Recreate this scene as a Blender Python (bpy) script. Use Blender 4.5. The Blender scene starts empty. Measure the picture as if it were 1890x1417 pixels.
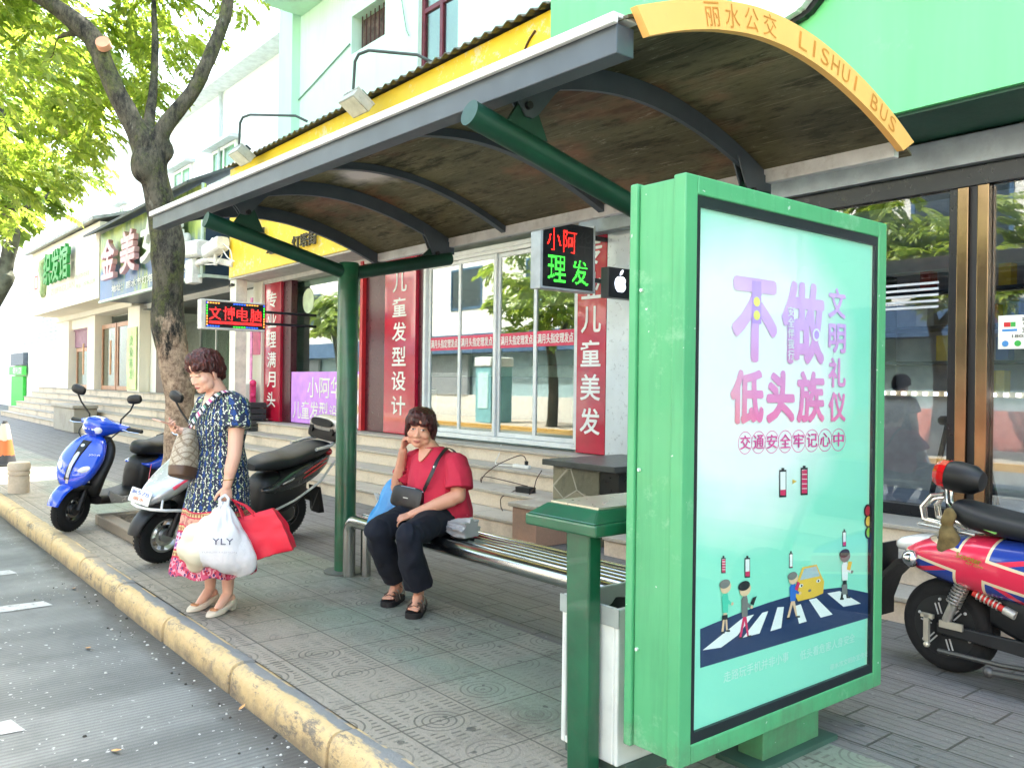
import bpy, bmesh, math, random
from mathutils import Vector, Matrix, Euler, noise as mnoise
from mathutils.bvhtree import BVHTree
V = Vector
R = math.radians
sc = bpy.context.scene
col = sc.collection
random.seed(7)

# ------------------------------------------------------------------ camera
cd = bpy.data.cameras.new('camera')
cam = bpy.data.objects.new('camera', cd)
col.objects.link(cam)
RT = Matrix(((0.630385, 0.0081579, -0.776239), (0.776167, 0.0105763, 0.630438), (0.0133528, -0.9999108, 0.00033526)))
CAM = V((0, 0, 1.38))
m3 = Matrix((RT.col[0], -RT.col[1], -RT.col[2])).transposed()
cam.matrix_world = Matrix.Translation(CAM) @ m3.to_4x4()
cd.sensor_fit = 'HORIZONTAL'; cd.sensor_width = 36.0
cd.lens = 1570 / 1890 * 36.0
cd.clip_start = 0.05; cd.clip_end = 600
sc.camera = cam

def ray(u, v):
    return RT @ V((u - 945, v - 708.5, 1570.0))
def at(u, v, ax, val):
    """the point of the world plane axis ax = val seen at that place of the photograph (used to survey real planes)"""
    d = ray(u, v); i = 'xyz'.index(ax)
    t = (val - CAM[i]) / d[i]
    return CAM + d * t

# ------------------------------------------------------------------ light
SUN_EL, SUN_AZ = 60.0, 112.0      # the sun stands behind the shops (azimuth counted from +X to +Y)
w = bpy.data.worlds.new('World'); sc.world = w; w.use_nodes = True
nt = w.node_tree; nt.nodes.clear()
sky = nt.nodes.new('ShaderNodeTexSky'); sky.sky_type = 'NISHITA'; sky.sun_disc = False
sky.sun_elevation = R(SUN_EL); sky.sun_rotation = R(90 - SUN_AZ)
sky.air_density = 1.4; sky.dust_density = 4.0; sky.ozone_density = 1.0
bg = nt.nodes.new('ShaderNodeBackground'); bg.inputs[1].default_value = 0.15
wo = nt.nodes.new('ShaderNodeOutputWorld')
wx = nt.nodes.new('ShaderNodeMix'); wx.data_type = 'RGBA'; wx.blend_type = 'MULTIPLY'; wx.inputs[0].default_value = 1.0; wx.inputs[7].default_value = (1.0, .985, .90, 1)
nt.links.new(sky.outputs[0], wx.inputs[6]); nt.links.new(wx.outputs[2], bg.inputs[0]); nt.links.new(bg.outputs[0], wo.inputs[0])
sd = bpy.data.lights.new('sun', 'SUN'); sd.energy = 3.2; sd.angle = R(0.6); sd.color = (1.0, 0.95, 0.86)
sun = bpy.data.objects.new('sun', sd); col.objects.link(sun)
sdir = V((math.cos(R(SUN_EL)) * math.cos(R(SUN_AZ)), math.cos(R(SUN_EL)) * math.sin(R(SUN_AZ)), math.sin(R(SUN_EL))))
sun.rotation_euler = sdir.to_track_quat('Z', 'Y').to_euler()
sun.location = sdir * 60
sc.view_settings.view_transform = 'Standard'
sc.view_settings.look = 'None'
sc.view_settings.gamma = 1.0
sc.view_settings.use_curve_mapping = False
sc.view_settings.exposure = 2.9
sc.render.engine = 'CYCLES'
sc.cycles.max_bounces = 7; sc.cycles.diffuse_bounces = 4; sc.cycles.glossy_bounces = 4
sc.cycles.transmission_bounces = 6; sc.cycles.transparent_max_bounces = 12
sc.cycles.caustics_reflective = False; sc.cycles.caustics_refractive = False
sc.cycles.use_denoising = True
sc.cycles.sample_clamp_indirect = 6.0

# ------------------------------------------------------------------ helpers
def lin(r, g=None, b=None):
    if g is None: r, g, b = r
    f = lambda c: (c / 255 / 12.92) if c / 255 <= 0.04045 else ((c / 255 + 0.055) / 1.055) ** 2.4
    return (f(r), f(g), f(b), 1.0)

class N:                                            # a small node-tree writer
    def __init__(s, name):
        s.m = bpy.data.materials.new(name); s.m.use_nodes = True
        s.t = s.m.node_tree; s.t.nodes.clear()
        s.out = s.t.nodes.new('ShaderNodeOutputMaterial')
    def n(s, typ, ins=None, **kw):
        nd = s.t.nodes.new('ShaderNode' + typ)
        for k, v in kw.items(): setattr(nd, k, v)
        for k, v in (ins or {}).items():
            if isinstance(v, bpy.types.NodeSocket): s.t.links.new(v, nd.inputs[k])
            else: nd.inputs[k].default_value = v
        return nd
    def math(s, op, a, b=None, c=None):
        ins = {0: a}
        if b is not None: ins[1] = b
        if c is not None: ins[2] = c
        return s.n('Math', ins, operation=op).outputs[0]
    def mix(s, f, a, b):
        nd = s.n('Mix', {0: f, 6: a, 7: b}, data_type='RGBA'); return nd.outputs[2]
    def co(s, kind='Object'):
        return s.n('TexCoord').outputs[kind]
    def noise(s, scale, detail=4, rough=.6, vec=None):
        ins = {'Scale': scale, 'Detail': detail, 'Roughness': rough}
        ins['Vector'] = vec if vec is not None else s.co()
        return s.n('TexNoise', ins).outputs[0]
    def ramp(s, f, lo, hi, c0=(0, 0, 0, 1), c1=(1, 1, 1, 1)):
        nd = s.n('ValToRGB', {0: f}); e = nd.color_ramp.elements
        e[0].position = lo; e[1].position = hi; e[0].color = c0; e[1].color = c1
        return nd.outputs[0]
    def xyz(s, vec=None):
        nd = s.n('SeparateXYZ', {0: vec if vec is not None else s.co()}); return nd.outputs
    def bump(s, h, strength=.3, dist=.01, normal=None):
        ins = {'Height': h, 'Strength': strength, 'Distance': dist}
        if normal is not None: ins['Normal'] = normal
        return s.n('Bump', ins).outputs[0]
    def done(s, colr, rough=.5, metal=0.0, normal=None, **kw):
        ins = {'Base Color': colr, 'Roughness': rough, 'Metallic': metal}
        if normal is not None: ins['Normal'] = normal
        ins.update({k.replace('_', ' '): v for k, v in kw.items()})
        p = s.n('BsdfPrincipled', ins)
        s.t.links.new(p.outputs[0], s.out.inputs[0]); return s.m
    def end(s, shader):
        s.t.links.new(shader, s.out.inputs[0]); return s.m

_mc = {}
def M(c, rough=.5, metal=0.0, var=.12, vs=6.0, bump=0.0, bs=60.0, dirt=0.0, coat=0.0, name=None, rvar=.1):
    """general worn surface: base colour with soft mottling, roughness variation, optional dirt patches and bump"""
    key = (tuple(c), rough, metal, var, vs, bump, bs, dirt, coat)
    if key in _mc: return _mc[key]
    n = N(name or 'surface'); c = lin(c)
    k = n.noise(vs)
    lo = tuple(x * (1 - var * 1.6) for x in c[:3]) + (1,); hi = tuple(min(1, x * (1 + var)) for x in c[:3]) + (1,)
    cc = n.ramp(k, .3, .7, lo, hi)
    if dirt:
        d = n.ramp(n.noise(vs * 2.3, 6, .7), .52, .75)
        cc = n.mix(n.math('MULTIPLY', d, dirt), cc, (.09, .075, .055, 1))
    rr = n.math('MULTIPLY_ADD', n.noise(vs * 4), rvar * 2, rough - rvar)
    nm = n.bump(n.noise(bs, 5), bump, .004) if bump else None
    kw = {}
    if coat: kw['Coat_Weight'] = coat
    _mc[key] = n.done(cc, rr, metal, nm, **kw); return _mc[key]

def EM(c, s=1.0):
    key = ('em', tuple(c), s)
    if key not in _mc:
        n = N('lit_diode'); _mc[key] = n.done((.01, .01, .01, 1), .4, Emission_Color=lin(c), Emission_Strength=s)
    return _mc[key]

class MB:                                           # mesh builder: collects shapes, builds ONE object
    def __init__(s): s.v = []; s.f = []; s.mi = []
    def add(s, vs, fs, mi=0):
        b = len(s.v); s.v += [tuple(x) for x in vs]
        for f in fs: s.f.append([i + b for i in f]); s.mi.append(mi)
        return s
    def box(s, lo, hi, mi=0, mat=None):
        (a, b, c), (d, e, f) = lo, hi
        vs = [V(p) for p in ((a, b, c), (d, b, c), (d, e, c), (a, e, c), (a, b, f), (d, b, f), (d, e, f), (a, e, f))]
        if mat is not None: vs = [mat @ p for p in vs]
        return s.add(vs, [(3, 2, 1, 0), (4, 5, 6, 7), (0, 1, 5, 4), (1, 2, 6, 5), (2, 3, 7, 6), (3, 0, 4, 7)], mi)
    def rings(s, rs, mi=0, caps=(True, True), closed=False):
        n = len(rs[0]); b = len(s.v)
        for r in rs: s.v += [tuple(p) for p in r]
        m = len(rs)
        for i in range(m if closed else m - 1):
            j = (i + 1) % m
            for k in range(n):
                l = (k + 1) % n
                s.f.append([b + i * n + k, b + i * n + l, b + j * n + l, b + j * n + k]); s.mi.append(mi)
        if not closed:
            if caps[0]: s.f.append([b + k for k in range(n)][::-1]); s.mi.append(mi)
            if caps[1]: s.f.append([b + (m - 1) * n + k for k in range(n)]); s.mi.append(mi)
        return s
    def tube(s, pts, r, n=10, mi=0, caps=(True, True), closed=False):
        pts = [V(p) for p in pts]; m = len(pts)
        rr = r if isinstance(r, (list, tuple)) else [r] * m
        rs = []; up = None
        for i, p in enumerate(pts):
            if closed: t = pts[(i + 1) % m] - pts[i - 1]
            else: t = pts[min(i + 1, m - 1)] - pts[max(i - 1, 0)]
            t.normalize()
            if up is None:
                up = V((0, 0, 1)) if abs(t.z) < .9 else V((1, 0, 0))
            a = t.cross(up)
            if a.length < 1e-5: a = t.orthogonal()
            a.normalize(); b = a.cross(t); up = b
            rs.append([p + (a * math.cos(2 * math.pi * k / n) + b * math.sin(2 * math.pi * k / n)) * rr[i] for k in range(n)])
        return s.rings(rs, mi, caps, closed)
    def cyl(s, p0, p1, r0, r1=None, n=16, mi=0): return s.tube([p0, p1], [r0, r0 if r1 is None else r1], n, mi)
    def lathe(s, prof, org=(0, 0, 0), axis=(0, 0, 1), n=20, mi=0, caps=(True, True)):
        ax = V(axis).normalized(); a = ax.orthogonal().normalized(); b = ax.cross(a); o = V(org)
        return s.rings([[o + ax * h + (a * math.cos(2 * math.pi * k / n) + b * math.sin(2 * math.pi * k / n)) * max(r, 1e-4) for k in range(n)] for r, h in prof], mi, caps)
    def prism(s, poly, org, ux, uy, depth, mi=0):
        """extrude a 2-D outline lying in the plane (org, ux, uy) by depth along ux x uy"""
        o = V(org); ux = V(ux); uy = V(uy); nz = ux.cross(uy).normalized() * depth; n = len(poly)
        a = [o + ux * x + uy * y for x, y in poly]
        vs = a + [p + nz for p in a]
        fs = [list(range(n))[::-1], list(range(n, 2 * n))] + [[k, (k + 1) % n, n + (k + 1) % n, n + k] for k in range(n)]
        return s.add(vs, fs, mi)
    def ball(s, c, r, n=14, m=9, mi=0, mat=None):
        r = (r, r, r) if not isinstance(r, (list, tuple)) else r
        vs = []; c = V(c)
        for i in range(m + 1):
            th = math.pi * i / m
            for k in range(n):
                ph = 2 * math.pi * k / n
                p = V((r[0] * math.sin(th) * math.cos(ph), r[1] * math.sin(th) * math.sin(ph), r[2] * math.cos(th)))
                vs.append(c + (mat @ p if mat is not None else p))
        fs = [(i * n + k, (i + 1) * n + k, (i + 1) * n + (k + 1) % n, i * n + (k + 1) % n) for i in range(m) for k in range(n)]
        return s.add(vs, fs, mi)
    def build(s, name, mats, parent=None, world=True, smooth=40, bevel=0.0, seg=2, merge=False):
        me = bpy.data.meshes.new(name); me.from_pydata(s.v, [], s.f)
        if not isinstance(mats, (list, tuple)): mats = [mats]
        for m in mats: me.materials.append(m)
        if len(mats) > 1: me.polygons.foreach_set('material_index', s.mi)
        if merge:
            bm = bmesh.new(); bm.from_mesh(me); bmesh.ops.remove_doubles(bm, verts=bm.verts, dist=1e-5)
            bmesh.ops.recalc_face_normals(bm, faces=bm.faces); bm.to_mesh(me); bm.free()
        me.validate(); me.update()
        o = bpy.data.objects.new(name, me); col.objects.link(o)
        if smooth:
            me.polygons.foreach_set('use_smooth', [True] * len(me.polygons))
            me.set_sharp_from_angle(angle=R(smooth))
        if bevel:
            b = o.modifiers.new('bevel', 'BEVEL'); b.width = bevel; b.segments = seg; b.limit_method = 'ANGLE'; b.angle_limit = R(40)
            b.harden_normals = False
        if parent is not None:
            o.parent = parent
            if world: o.matrix_parent_inverse = wm(parent).inverted()
        return o
def wm(o):
    m = o.matrix_basis.copy()
    if o.parent is not None: m = wm(o.parent) @ o.matrix_parent_inverse @ m
    return m

def tag(o, label=None, cat=None, group=None, kind=None):
    if label: o['label'] = label
    if cat: o['category'] = cat
    if group: o['group'] = group
    if kind: o['kind'] = kind
    return o
def thing(name, label, cat, loc=(0, 0, 0), rotz=0.0, group=None):
    o = bpy.data.objects.new(name, None); col.objects.link(o); o.empty_display_size = .1
    o.location = loc; o.rotation_euler = (0, 0, rotz)
    return tag(o, label, cat, group)
def copy_tree(o, parent=None):
    c = o.copy(); col.objects.link(c)
    if parent is not None: c.parent = parent
    for ch in o.children: copy_tree(ch, c)
    return c

_tx = {}
def text2d(s, bold=.0, res=3):
    key = (s, bold)
    if key not in _tx:
        cu = bpy.data.curves.new('t', 'FONT'); cu.body = s; cu.size = 1.0; cu.offset = bold; cu.resolution_u = res
        o = bpy.data.objects.new('t', cu); col.objects.link(o)
        dg = bpy.context.evaluated_depsgraph_get(); me = bpy.data.meshes.new_from_object(o.evaluated_get(dg))
        vs = [v.co.copy() for v in me.vertices]; fs = [list(p.vertices) for p in me.polygons]
        bpy.data.objects.remove(o); bpy.data.curves.remove(cu); bpy.data.meshes.remove(me)
        if vs:
            x0 = min(v.x for v in vs); x1 = max(v.x for v in vs); y0 = min(v.y for v in vs); y1 = max(v.y for v in vs)
        else: x0 = y0 = 0; x1 = y1 = 1
        _tx[key] = ([((v.x - x0) / max(1e-6, x1 - x0), (v.y - y0) / max(1e-6, y1 - y0)) for v in vs], fs, (x1 - x0), (y1 - y0))
    return _tx[key]
def put_text(mb, s, org, ux, uy, w, h, mi=0, bold=.0, depth=0.0, keep=False):
    """lettering that fills the box w x h whose lower left corner is org; depth gives the letters thickness"""
    vs, fs, tw, th = text2d(s); o = V(org); ux = V(ux); uy = V(uy)
    if keep:
        k = min(w / tw, h / th); dx = (w - tw * k) / 2; dy = (h - th * k) / 2; w, h = tw * k, th * k
        o = o + ux * dx + uy * dy
    nn = ux.cross(uy).normalized(); e = bold * .8
    offs = [(0, 0)] if bold <= .004 else [(0, 0)] + [(e * math.cos(k * math.pi / 4), e * math.sin(k * math.pi / 4)) for k in range(8)]
    cw = w / max(1, len(s)) ; lay = min(.0003, .02 * h)
    for q, (ox, oy) in enumerate(offs):
        nz = nn * (depth + lay * q)
        sx = w / (1 + 2 * e * h / w) if len(offs) > 1 else w; sy = h / (1 + 2 * e) if len(offs) > 1 else h
        oo = o + ux * ((w - sx) / 2 + ox * h) + uy * ((h - sy) / 2 + oy * h)
        pts = [oo + ux * (x * sx) + uy * (y * sy) + nz for x, y in vs]
        mb.add(pts, fs, mi)
        if depth:
            ed = {}
            for f in fs:
                for a, b in zip(f, f[1:] + f[:1]): ed[(a, b)] = 1
            base = len(mb.v); mb.v += [tuple(p - nz) for p in pts]; top = base - len(pts)
            for a, b in ed:
                if (b, a) not in ed: mb.f.append([top + b, top + a, base + a, base + b]); mb.mi.append(mi)
def put_column(mb, s, org, ux, uy, w, h, mi=0, bold=.0, fill=.86, depth=0.0):
    """characters one under another filling the box w x h (org lower left)"""
    n = len(s); ch = h / n; o = V(org)
    for i, c in enumerate(s):
        put_text(mb, c, o + V(uy) * (h - (i + 1) * ch + ch * (1 - fill) / 2), ux, uy, w, ch * fill, mi, bold, depth)
def led_dots(mb, s, org, ux, uy, w, h, px, mi=0, bold=.02, nz=.002, dot=.72):
    """the same lettering as a grid of square diodes"""
    vs, fs, tw, th = text2d(s, bold)
    bv = BVHTree.FromPolygons([V((x * w, y * h, 0)) for x, y in vs], fs)
    o = V(org); ux = V(ux); uy = V(uy); nn = ux.cross(uy) * nz
    for i in range(int(w / px) + 1):
        for j in range(int(h / px) + 1):
            x, y = (i + .5) * px, (j + .5) * px
            if bv.ray_cast(V((x, y, 1)), V((0, 0, -1)))[0] is not None:
                d = px * dot / 2; c = o + ux * x + uy * y + nn
                mb.add([c - ux * d - uy * d, c + ux * d - uy * d, c + ux * d + uy * d, c - ux * d + uy * d], [(0, 1, 2, 3)], mi)
def frame(mb, x0, x1, z0, z1, y, wd, dep, mi=0):
    """a rectangular frame of four butted bars facing -Y at depth y..y+dep"""
    mb.box((x0, y, z0), (x0 + wd, y + dep, z1), mi); mb.box((x1 - wd, y, z0), (x1, y + dep, z1), mi)
    mb.box((x0 + wd, y, z0), (x1 - wd, y + dep, z0 + wd), mi); mb.box((x0 + wd, y, z1 - wd), (x1 - wd, y + dep, z1), mi)
def remesh(o, vox, smooth=4, fac=.5):
    r = o.modifiers.new('remesh', 'REMESH'); r.mode = 'VOXEL'; r.voxel_size = vox; r.use_smooth_shade = True
    s = o.modifiers.new('smooth', 'SMOOTH'); s.factor = fac; s.iterations = smooth
    dg = bpy.context.evaluated_depsgraph_get(); me = bpy.data.meshes.new_from_object(o.evaluated_get(dg))
    old = o.data; mats = [m for m in old.materials]; o.modifiers.clear(); o.data = me; me.name = o.name
    me.materials.clear()
    for m in mats: me.materials.append(m)
    bpy.data.meshes.remove(old)
    me.polygons.foreach_set('use_smooth', [True] * len(me.polygons)); me.update()
    return o

X, Y, Z = V((1, 0, 0)), V((0, 1, 0)), V((0, 0, 1))
# ------------------------------------------------------------------ materials of the place
def mat_pavement():
    n = N('pavement_tiles'); x, y, z = n.xyz()
    T = .36
    row = n.math('FLOOR', n.math('DIVIDE', y, T))
    sh = n.math('MULTIPLY', n.math('MODULO', n.math('ABSOLUTE', row), 2.0), .5)
    fx = n.math('SUBTRACT', n.math('FRACT', n.math('ADD', n.math('DIVIDE', x, T), sh)), .5)
    fy = n.math('SUBTRACT', n.math('FRACT', n.math('DIVIDE', y, T)), .5)
    r = n.math('SQRT', n.math('ADD', n.math('MULTIPLY', fx, fx), n.math('MULTIPLY', fy, fy)))
    inr = n.math('LESS_THAN', r, .36)
    ringw = n.math('SINE', n.math('MULTIPLY', r, 2 * math.pi * 11.5))
    ring = n.math('GREATER_THAN', ringw, .66)
    dl = n.math('GREATER_THAN', n.math('SINE', n.math('MULTIPLY', x, 2 * math.pi / .034)), .35)
    ds = n.math('GREATER_THAN', n.math('SINE', n.math('MULTIPLY', y, 2 * math.pi / .075)), -.35)
    dash = n.math('MULTIPLY', dl, ds)
    g1 = n.math('ADD', n.math('MULTIPLY', ring, inr), n.math('MULTIPLY', dash, n.math('SUBTRACT', 1.0, inr)))
    jx = n.math('ABSOLUTE', n.math('SUBTRACT', n.math('FRACT', n.math('DIVIDE', x, T)), .5))
    jj = n.math('MAXIMUM', n.math('GREATER_THAN', jx, .487), n.math('GREATER_THAN', n.math('ABSOLUTE', fy), .487))
    # plain ribbed pavers behind the bench
    br = n.n('TexBrick', {'Vector': n.co(), 'Scale': 1.0, 'Mortar Size': .006, 'Mortar Smooth': .2, 'Brick Width': .42, 'Row Height': .21, 'Color1': (1, 1, 1, 1), 'Color2': (.72, .72, .72, 1), 'Mortar': (0, 0, 0, 1)})
    rib = n.math('GREATER_THAN', n.math('SINE', n.math('MULTIPLY', y, 2 * math.pi / .052)), .8)
    back = n.math('GREATER_THAN', y, 3.06)
    g2 = n.math('MAXIMUM', br.outputs[1], n.math('MULTIPLY', rib, .5))
    wear = n.ramp(n.noise(2.2, 5), .38, .58)
    tile_r = n.n('TexWhiteNoise', {'Vector': n.n('CombineXYZ', {0: n.math('FLOOR', n.math('ADD', n.math('DIVIDE', x, T), sh)), 1: row}).outputs[0]}).outputs[0]
    vis = n.math('MULTIPLY_ADD', tile_r, .45, .55)
    g1 = n.math('MULTIPLY', g1, vis)
    groove = n.n('Mix', {0: back, 2: n.math('MAXIMUM', n.math('MULTIPLY', g1, n.math('MULTIPLY_ADD', wear, .6, .4)), jj), 3: g2}).outputs[0]
    tile = n.n('TexWhiteNoise', {'Vector': n.n('CombineXYZ', {0: n.math('FLOOR', n.math('DIVIDE', x, T)), 1: row}).outputs[0]}).outputs[0]
    cA = n.mix(tile, (.225, .235, .19, 1), (.295, .285, .235, 1))
    cA = n.mix(n.ramp(n.noise(.9, 5), .4, .62), cA, (.20, .245, .19, 1))
    brown = n.ramp(n.math('MULTIPLY', n.math('SUBTRACT', n.math('MULTIPLY_ADD', n.noise(.8), .5, 2.02), y), 6.0), 0, 1)
    cA = n.mix(n.math('MULTIPLY', brown, .8), cA, (.32, .27, .215, 1))
    cA = n.mix(n.math('MULTIPLY', n.ramp(n.noise(1.7, 4), .52, .62), .6), cA, (.27, .235, .19, 1))
    cB = n.mix(br.outputs[0], (.105, .105, .10, 1), (.165, .16, .155, 1))
    c = n.mix(back, cA, cB)
    c = n.mix(n.math('MULTIPLY', n.ramp(n.noise(5, 8, .75), .5, .72), .5), c, (.11, .115, .095, 1))
    c = n.mix(n.math('MULTIPLY', n.ramp(n.noise(26, 3), .66, .74), .5), c, (.42, .42, .38, 1))
    c = n.mix(n.math('MULTIPLY', groove, .72), c, (.045, .045, .034, 1))
    tilt = n.math('MULTIPLY', n.math('ADD', n.math('MULTIPLY', fx, n.math('SUBTRACT', tile, .5)), n.math('MULTIPLY', fy, n.math('SUBTRACT', n.math('FRACT', n.math('MULTIPLY', tile, 7.31)), .5))), 2.2)
    h = n.math('ADD', tilt, n.math('SUBTRACT', n.math('MULTIPLY', n.noise(70, 4), .35), groove))
    c = n.mix(n.math('MULTIPLY', n.ramp(n.noise(1.3, 8, .8, n.n('Mapping', {0: n.co(), 1: (7, 3, 0)}).outputs[0]), .54, .66), .55), c, (.10, .095, .075, 1))
    c = n.mix(n.math('MULTIPLY', n.math('GREATER_THAN', n.noise(17, 2, .3, n.n('Mapping', {0: n.co(), 1: (2, 9, 0)}).outputs[0]), .725), .7), c, (.05, .05, .045, 1))
    return n.done(c, n.math('MULTIPLY_ADD', n.noise(7), .3, .45), 0, n.bump(h, 1.0, .016))
def mat_road():
    n = N('asphalt'); x, y, z = n.xyz()
    gr = n.math('SINE', n.math('MULTIPLY', x, 2 * math.pi / .034))
    band = n.ramp(n.noise(1.0, 2, .5, n.n('Mapping', {0: n.co(), 3: (1.9, .12, 1)}).outputs[0]), .42, .6)
    c = n.mix(band, (.115, .123, .117, 1), (.20, .21, .198, 1))
    c = n.mix(n.math('MULTIPLY', n.ramp(n.noise(3.2, 7, .7), .48, .7), .5), c, (.075, .08, .077, 1))
    c = n.mix(n.math('MULTIPLY', n.math('GREATER_THAN', gr, .2), .35), c, (.06, .064, .062, 1))
    wet = n.math('MULTIPLY', n.ramp(n.math('ADD', y, n.math('MULTIPLY', n.noise(2.4, 5), .5)), 0, 1), 1.0)
    near = n.ramp(n.math('ADD', n.math('MULTIPLY', n.math('SUBTRACT', y, 1.3), 3.2), n.math('SUBTRACT', n.noise(3.5, 6), .5)), .25, .6)
    c = n.mix(n.math('MULTIPLY', near, .8), c, (.055, .05, .042, 1))
    sp = n.math('MULTIPLY', n.math('GREATER_THAN', n.noise(34, 2, .4), .715), n.math('GREATER_THAN', n.noise(.9, 3), .50))
    c = n.mix(n.math('MULTIPLY', sp, .8), c, (.5, .5, .48, 1))
    h = n.math('ADD', n.math('MULTIPLY', gr, .22), n.noise(160, 3))
    return n.done(c, n.math('MULTIPLY_ADD', n.noise(4, 5), .35, .5), 0, n.bump(h, .6, .006))
def mat_kerb():
    n = N('painted_kerb'); x, y, z = n.xyz()
    wear = n.math('ADD', n.noise(3.0, 8, .72, n.n('Mapping', {0: n.co(), 3: (.7, 3, 3)}).outputs[0]), n.math('MULTIPLY', n.math('SUBTRACT', 1.603, y), 4.5))
    paint = n.ramp(wear, .43, .52)
    edge = n.math('MULTIPLY', n.math('GREATER_THAN', y, 1.668), n.ramp(n.noise(2.2, 4), .48, .52))
    paint = n.math('MAXIMUM', paint, edge)
    farther = n.ramp(n.math('MULTIPLY', x, -.1), .62, .85)
    paint = n.math('MAXIMUM', paint, n.math('MULTIPLY', farther, .75))
    st = n.mix(n.noise(12, 6), (.16, .165, .16, 1), (.27, .265, .25, 1))
    yl = n.mix(n.noise(9, 6, .7), (.54, .37, .15, 1), (.60, .46, .25, 1))
    yl = n.mix(n.math('MULTIPLY', n.ramp(n.noise(11, 8, .8), .52, .64), .8), yl, (.24, .20, .145, 1))
    yl = n.mix(n.math('MULTIPLY', n.ramp(n.noise(3.3, 8, .8, n.n('Mapping', {0: n.co(), 3: (1, 3, 2)}).outputs[0]), .56, .62), .85), yl, (.13, .12, .105, 1))
    c = n.mix(paint, st, yl)
    low = n.ramp(n.math('ADD', n.math('MULTIPLY', z, -4.0), n.math('MULTIPLY', n.noise(6, 7, .75), .8)), .66, .92)
    c = n.mix(n.math('MULTIPLY', low, .75), c, (.13, .105, .075, 1))
    return n.done(c, .72, 0, n.bump(n.noise(28, 8, .7), .8, .012))
def mat_stone(c1, c2, name='step_stone'):
    n = N(name); x, y, z = n.xyz()
    c = n.mix(n.noise(55, 5, .7), lin(c1), lin(c2))
    c = n.mix(n.math('MULTIPLY', n.ramp(n.noise(1.6, 7, .7), .5, .72), .55), c, (.16, .13, .10, 1))
    return n.done(c, .65, 0, n.bump(n.noise(90, 4), .25, .004))
def mat_glass(tint=(.82, .9, .87), ior=1.75, rough=.01, name='window_glass'):
    key = ('glass', tint, ior, rough)
    if key in _mc: return _mc[key]
    n = N(name)
    g_ = n.n('NewGeometry').outputs
    c_ = n.math('ABSOLUTE', n.n('VectorMath', {0: g_['Incoming'], 1: g_['Normal']}, operation='DOT_PRODUCT').outputs['Value'])
    f0 = ((ior - 1) / (ior + 1)) ** 2
    fr = n.math('MULTIPLY_ADD', n.math('POWER', n.math('SUBTRACT', 1.0, c_), 5.0), 1 - f0, f0)
    t = n.n('BsdfTransparent', {0: tint + (1,)}); g = n.n('BsdfGlossy', {'Roughness': rough})
    _mc[key] = n.end(n.n('MixShader', {0: fr, 1: t.outputs[0], 2: g.outputs[0]}).outputs[0]); return _mc[key]
def mat_wall(c, stain=.3, sc_=1.2, name='painted_wall'):
    key = ('wall', c, stain)
    if key in _mc: return _mc[key]
    n = N(name)
    m = n.n('Mapping', {0: n.co(), 3: (2.2, 2.2, .25)}).outputs[0]
    st = n.ramp(n.noise(sc_, 7, .65, m), .5, .78)
    a = lin(c); cc = n.mix(n.noise(3, 4), tuple(v * .93 for v in a[:3]) + (1,), a)
    cc = n.mix(n.math('MULTIPLY', st, stain), cc, (.33, .34, .28, 1))
    _mc[key] = n.done(cc, .8, 0, n.bump(n.noise(60, 4), .15, .004)); return _mc[key]
WHITE = M((228, 228, 222), .5, var=.05)
ALU = M((214, 218, 216), .38, .0, var=.06, dirt=.15)
GREY = M((120, 126, 134), .45, .2, var=.1)
BLACK = M((22, 24, 27), .45, var=.2)
CHROME = M((205, 205, 205), .15, 1.0, var=.05, rvar=.02)
STEEL = M((190, 190, 186), .2, 1.0, var=.08, vs=3, rvar=.02)
RED = M((176, 22, 52), .2, var=.08, coat=.5)
DRED = M((70, 14, 30), .3, var=.1)

# ------------------------------------------------------------------ ground, road, pavement, kerb
def sheet(name, x0, x1, y0, y1, z, m):
    mb = MB(); mb.add([(x0, y0, z), (x1, y0, z), (x1, y1, z), (x0, y1, z)], [(0, 1, 2, 3)])
    return tag(mb.build(name, m, smooth=0), kind='structure')
sheet('ground', -400, 400, -400, 400, -.20, M((120, 118, 108), .9))
sheet('road', -90, 30, -5.2, 1.62, -.14, mat_road())
sheet('pavement', -90, 30, 1.68, 7.5, 0, mat_pavement())
sheet('far_pavement', -90, 30, -9.2, -5.2, -.02, M((170, 160, 145), .8, var=.15))
mb = MB(); rnd = random.Random(3)
prof = [(1.685, -.2), (1.685, -.003), (1.655, .002), (1.62, .004), (1.59, 0), (1.57, -.012), (1.557, -.032), (1.551, -.06), (1.545, -.2)]
joints = [-3.02 + 1.03 * k for k in range(-1, 12)]
x = 8.0
xs = [-3.02 + 1.03 * k for k in range(10, -80, -1)]
for a, b in zip(xs, xs[1:]):
    dy, dz = rnd.uniform(-.006, .006), rnd.uniform(-.006, .004); rs = []
    segs = 6 if -14 < a < 2 else 1
    cuts = [a - .010, a - .020] + [a + (b - a) * k / segs for k in range(1, segs)] + [b + .008, b + .0]
    for i, xx in enumerate(cuts):
        e = .016 if i == 0 or i == len(cuts) - 1 else 0
        rs.append([(xx, y + dy + (e if y < 1.6 else 0) + .004 * mnoise.noise((xx * 3, y * 9, 1)), z - e * (1 if z > -.15 else 0) + dz + .004 * mnoise.noise((xx * 4, y * 9, 5))) for y, z in prof])
    mb.rings(rs, caps=(True, True))
tag(mb.build('kerb', mat_kerb(), smooth=50, merge=True), kind='structure')
mb = MB(); mb.box((-90, -5.4, -.2), (30, -5.2, .0))
tag(mb.build('far_kerb', M((190, 150, 80), .7), smooth=0), kind='structure')
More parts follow.
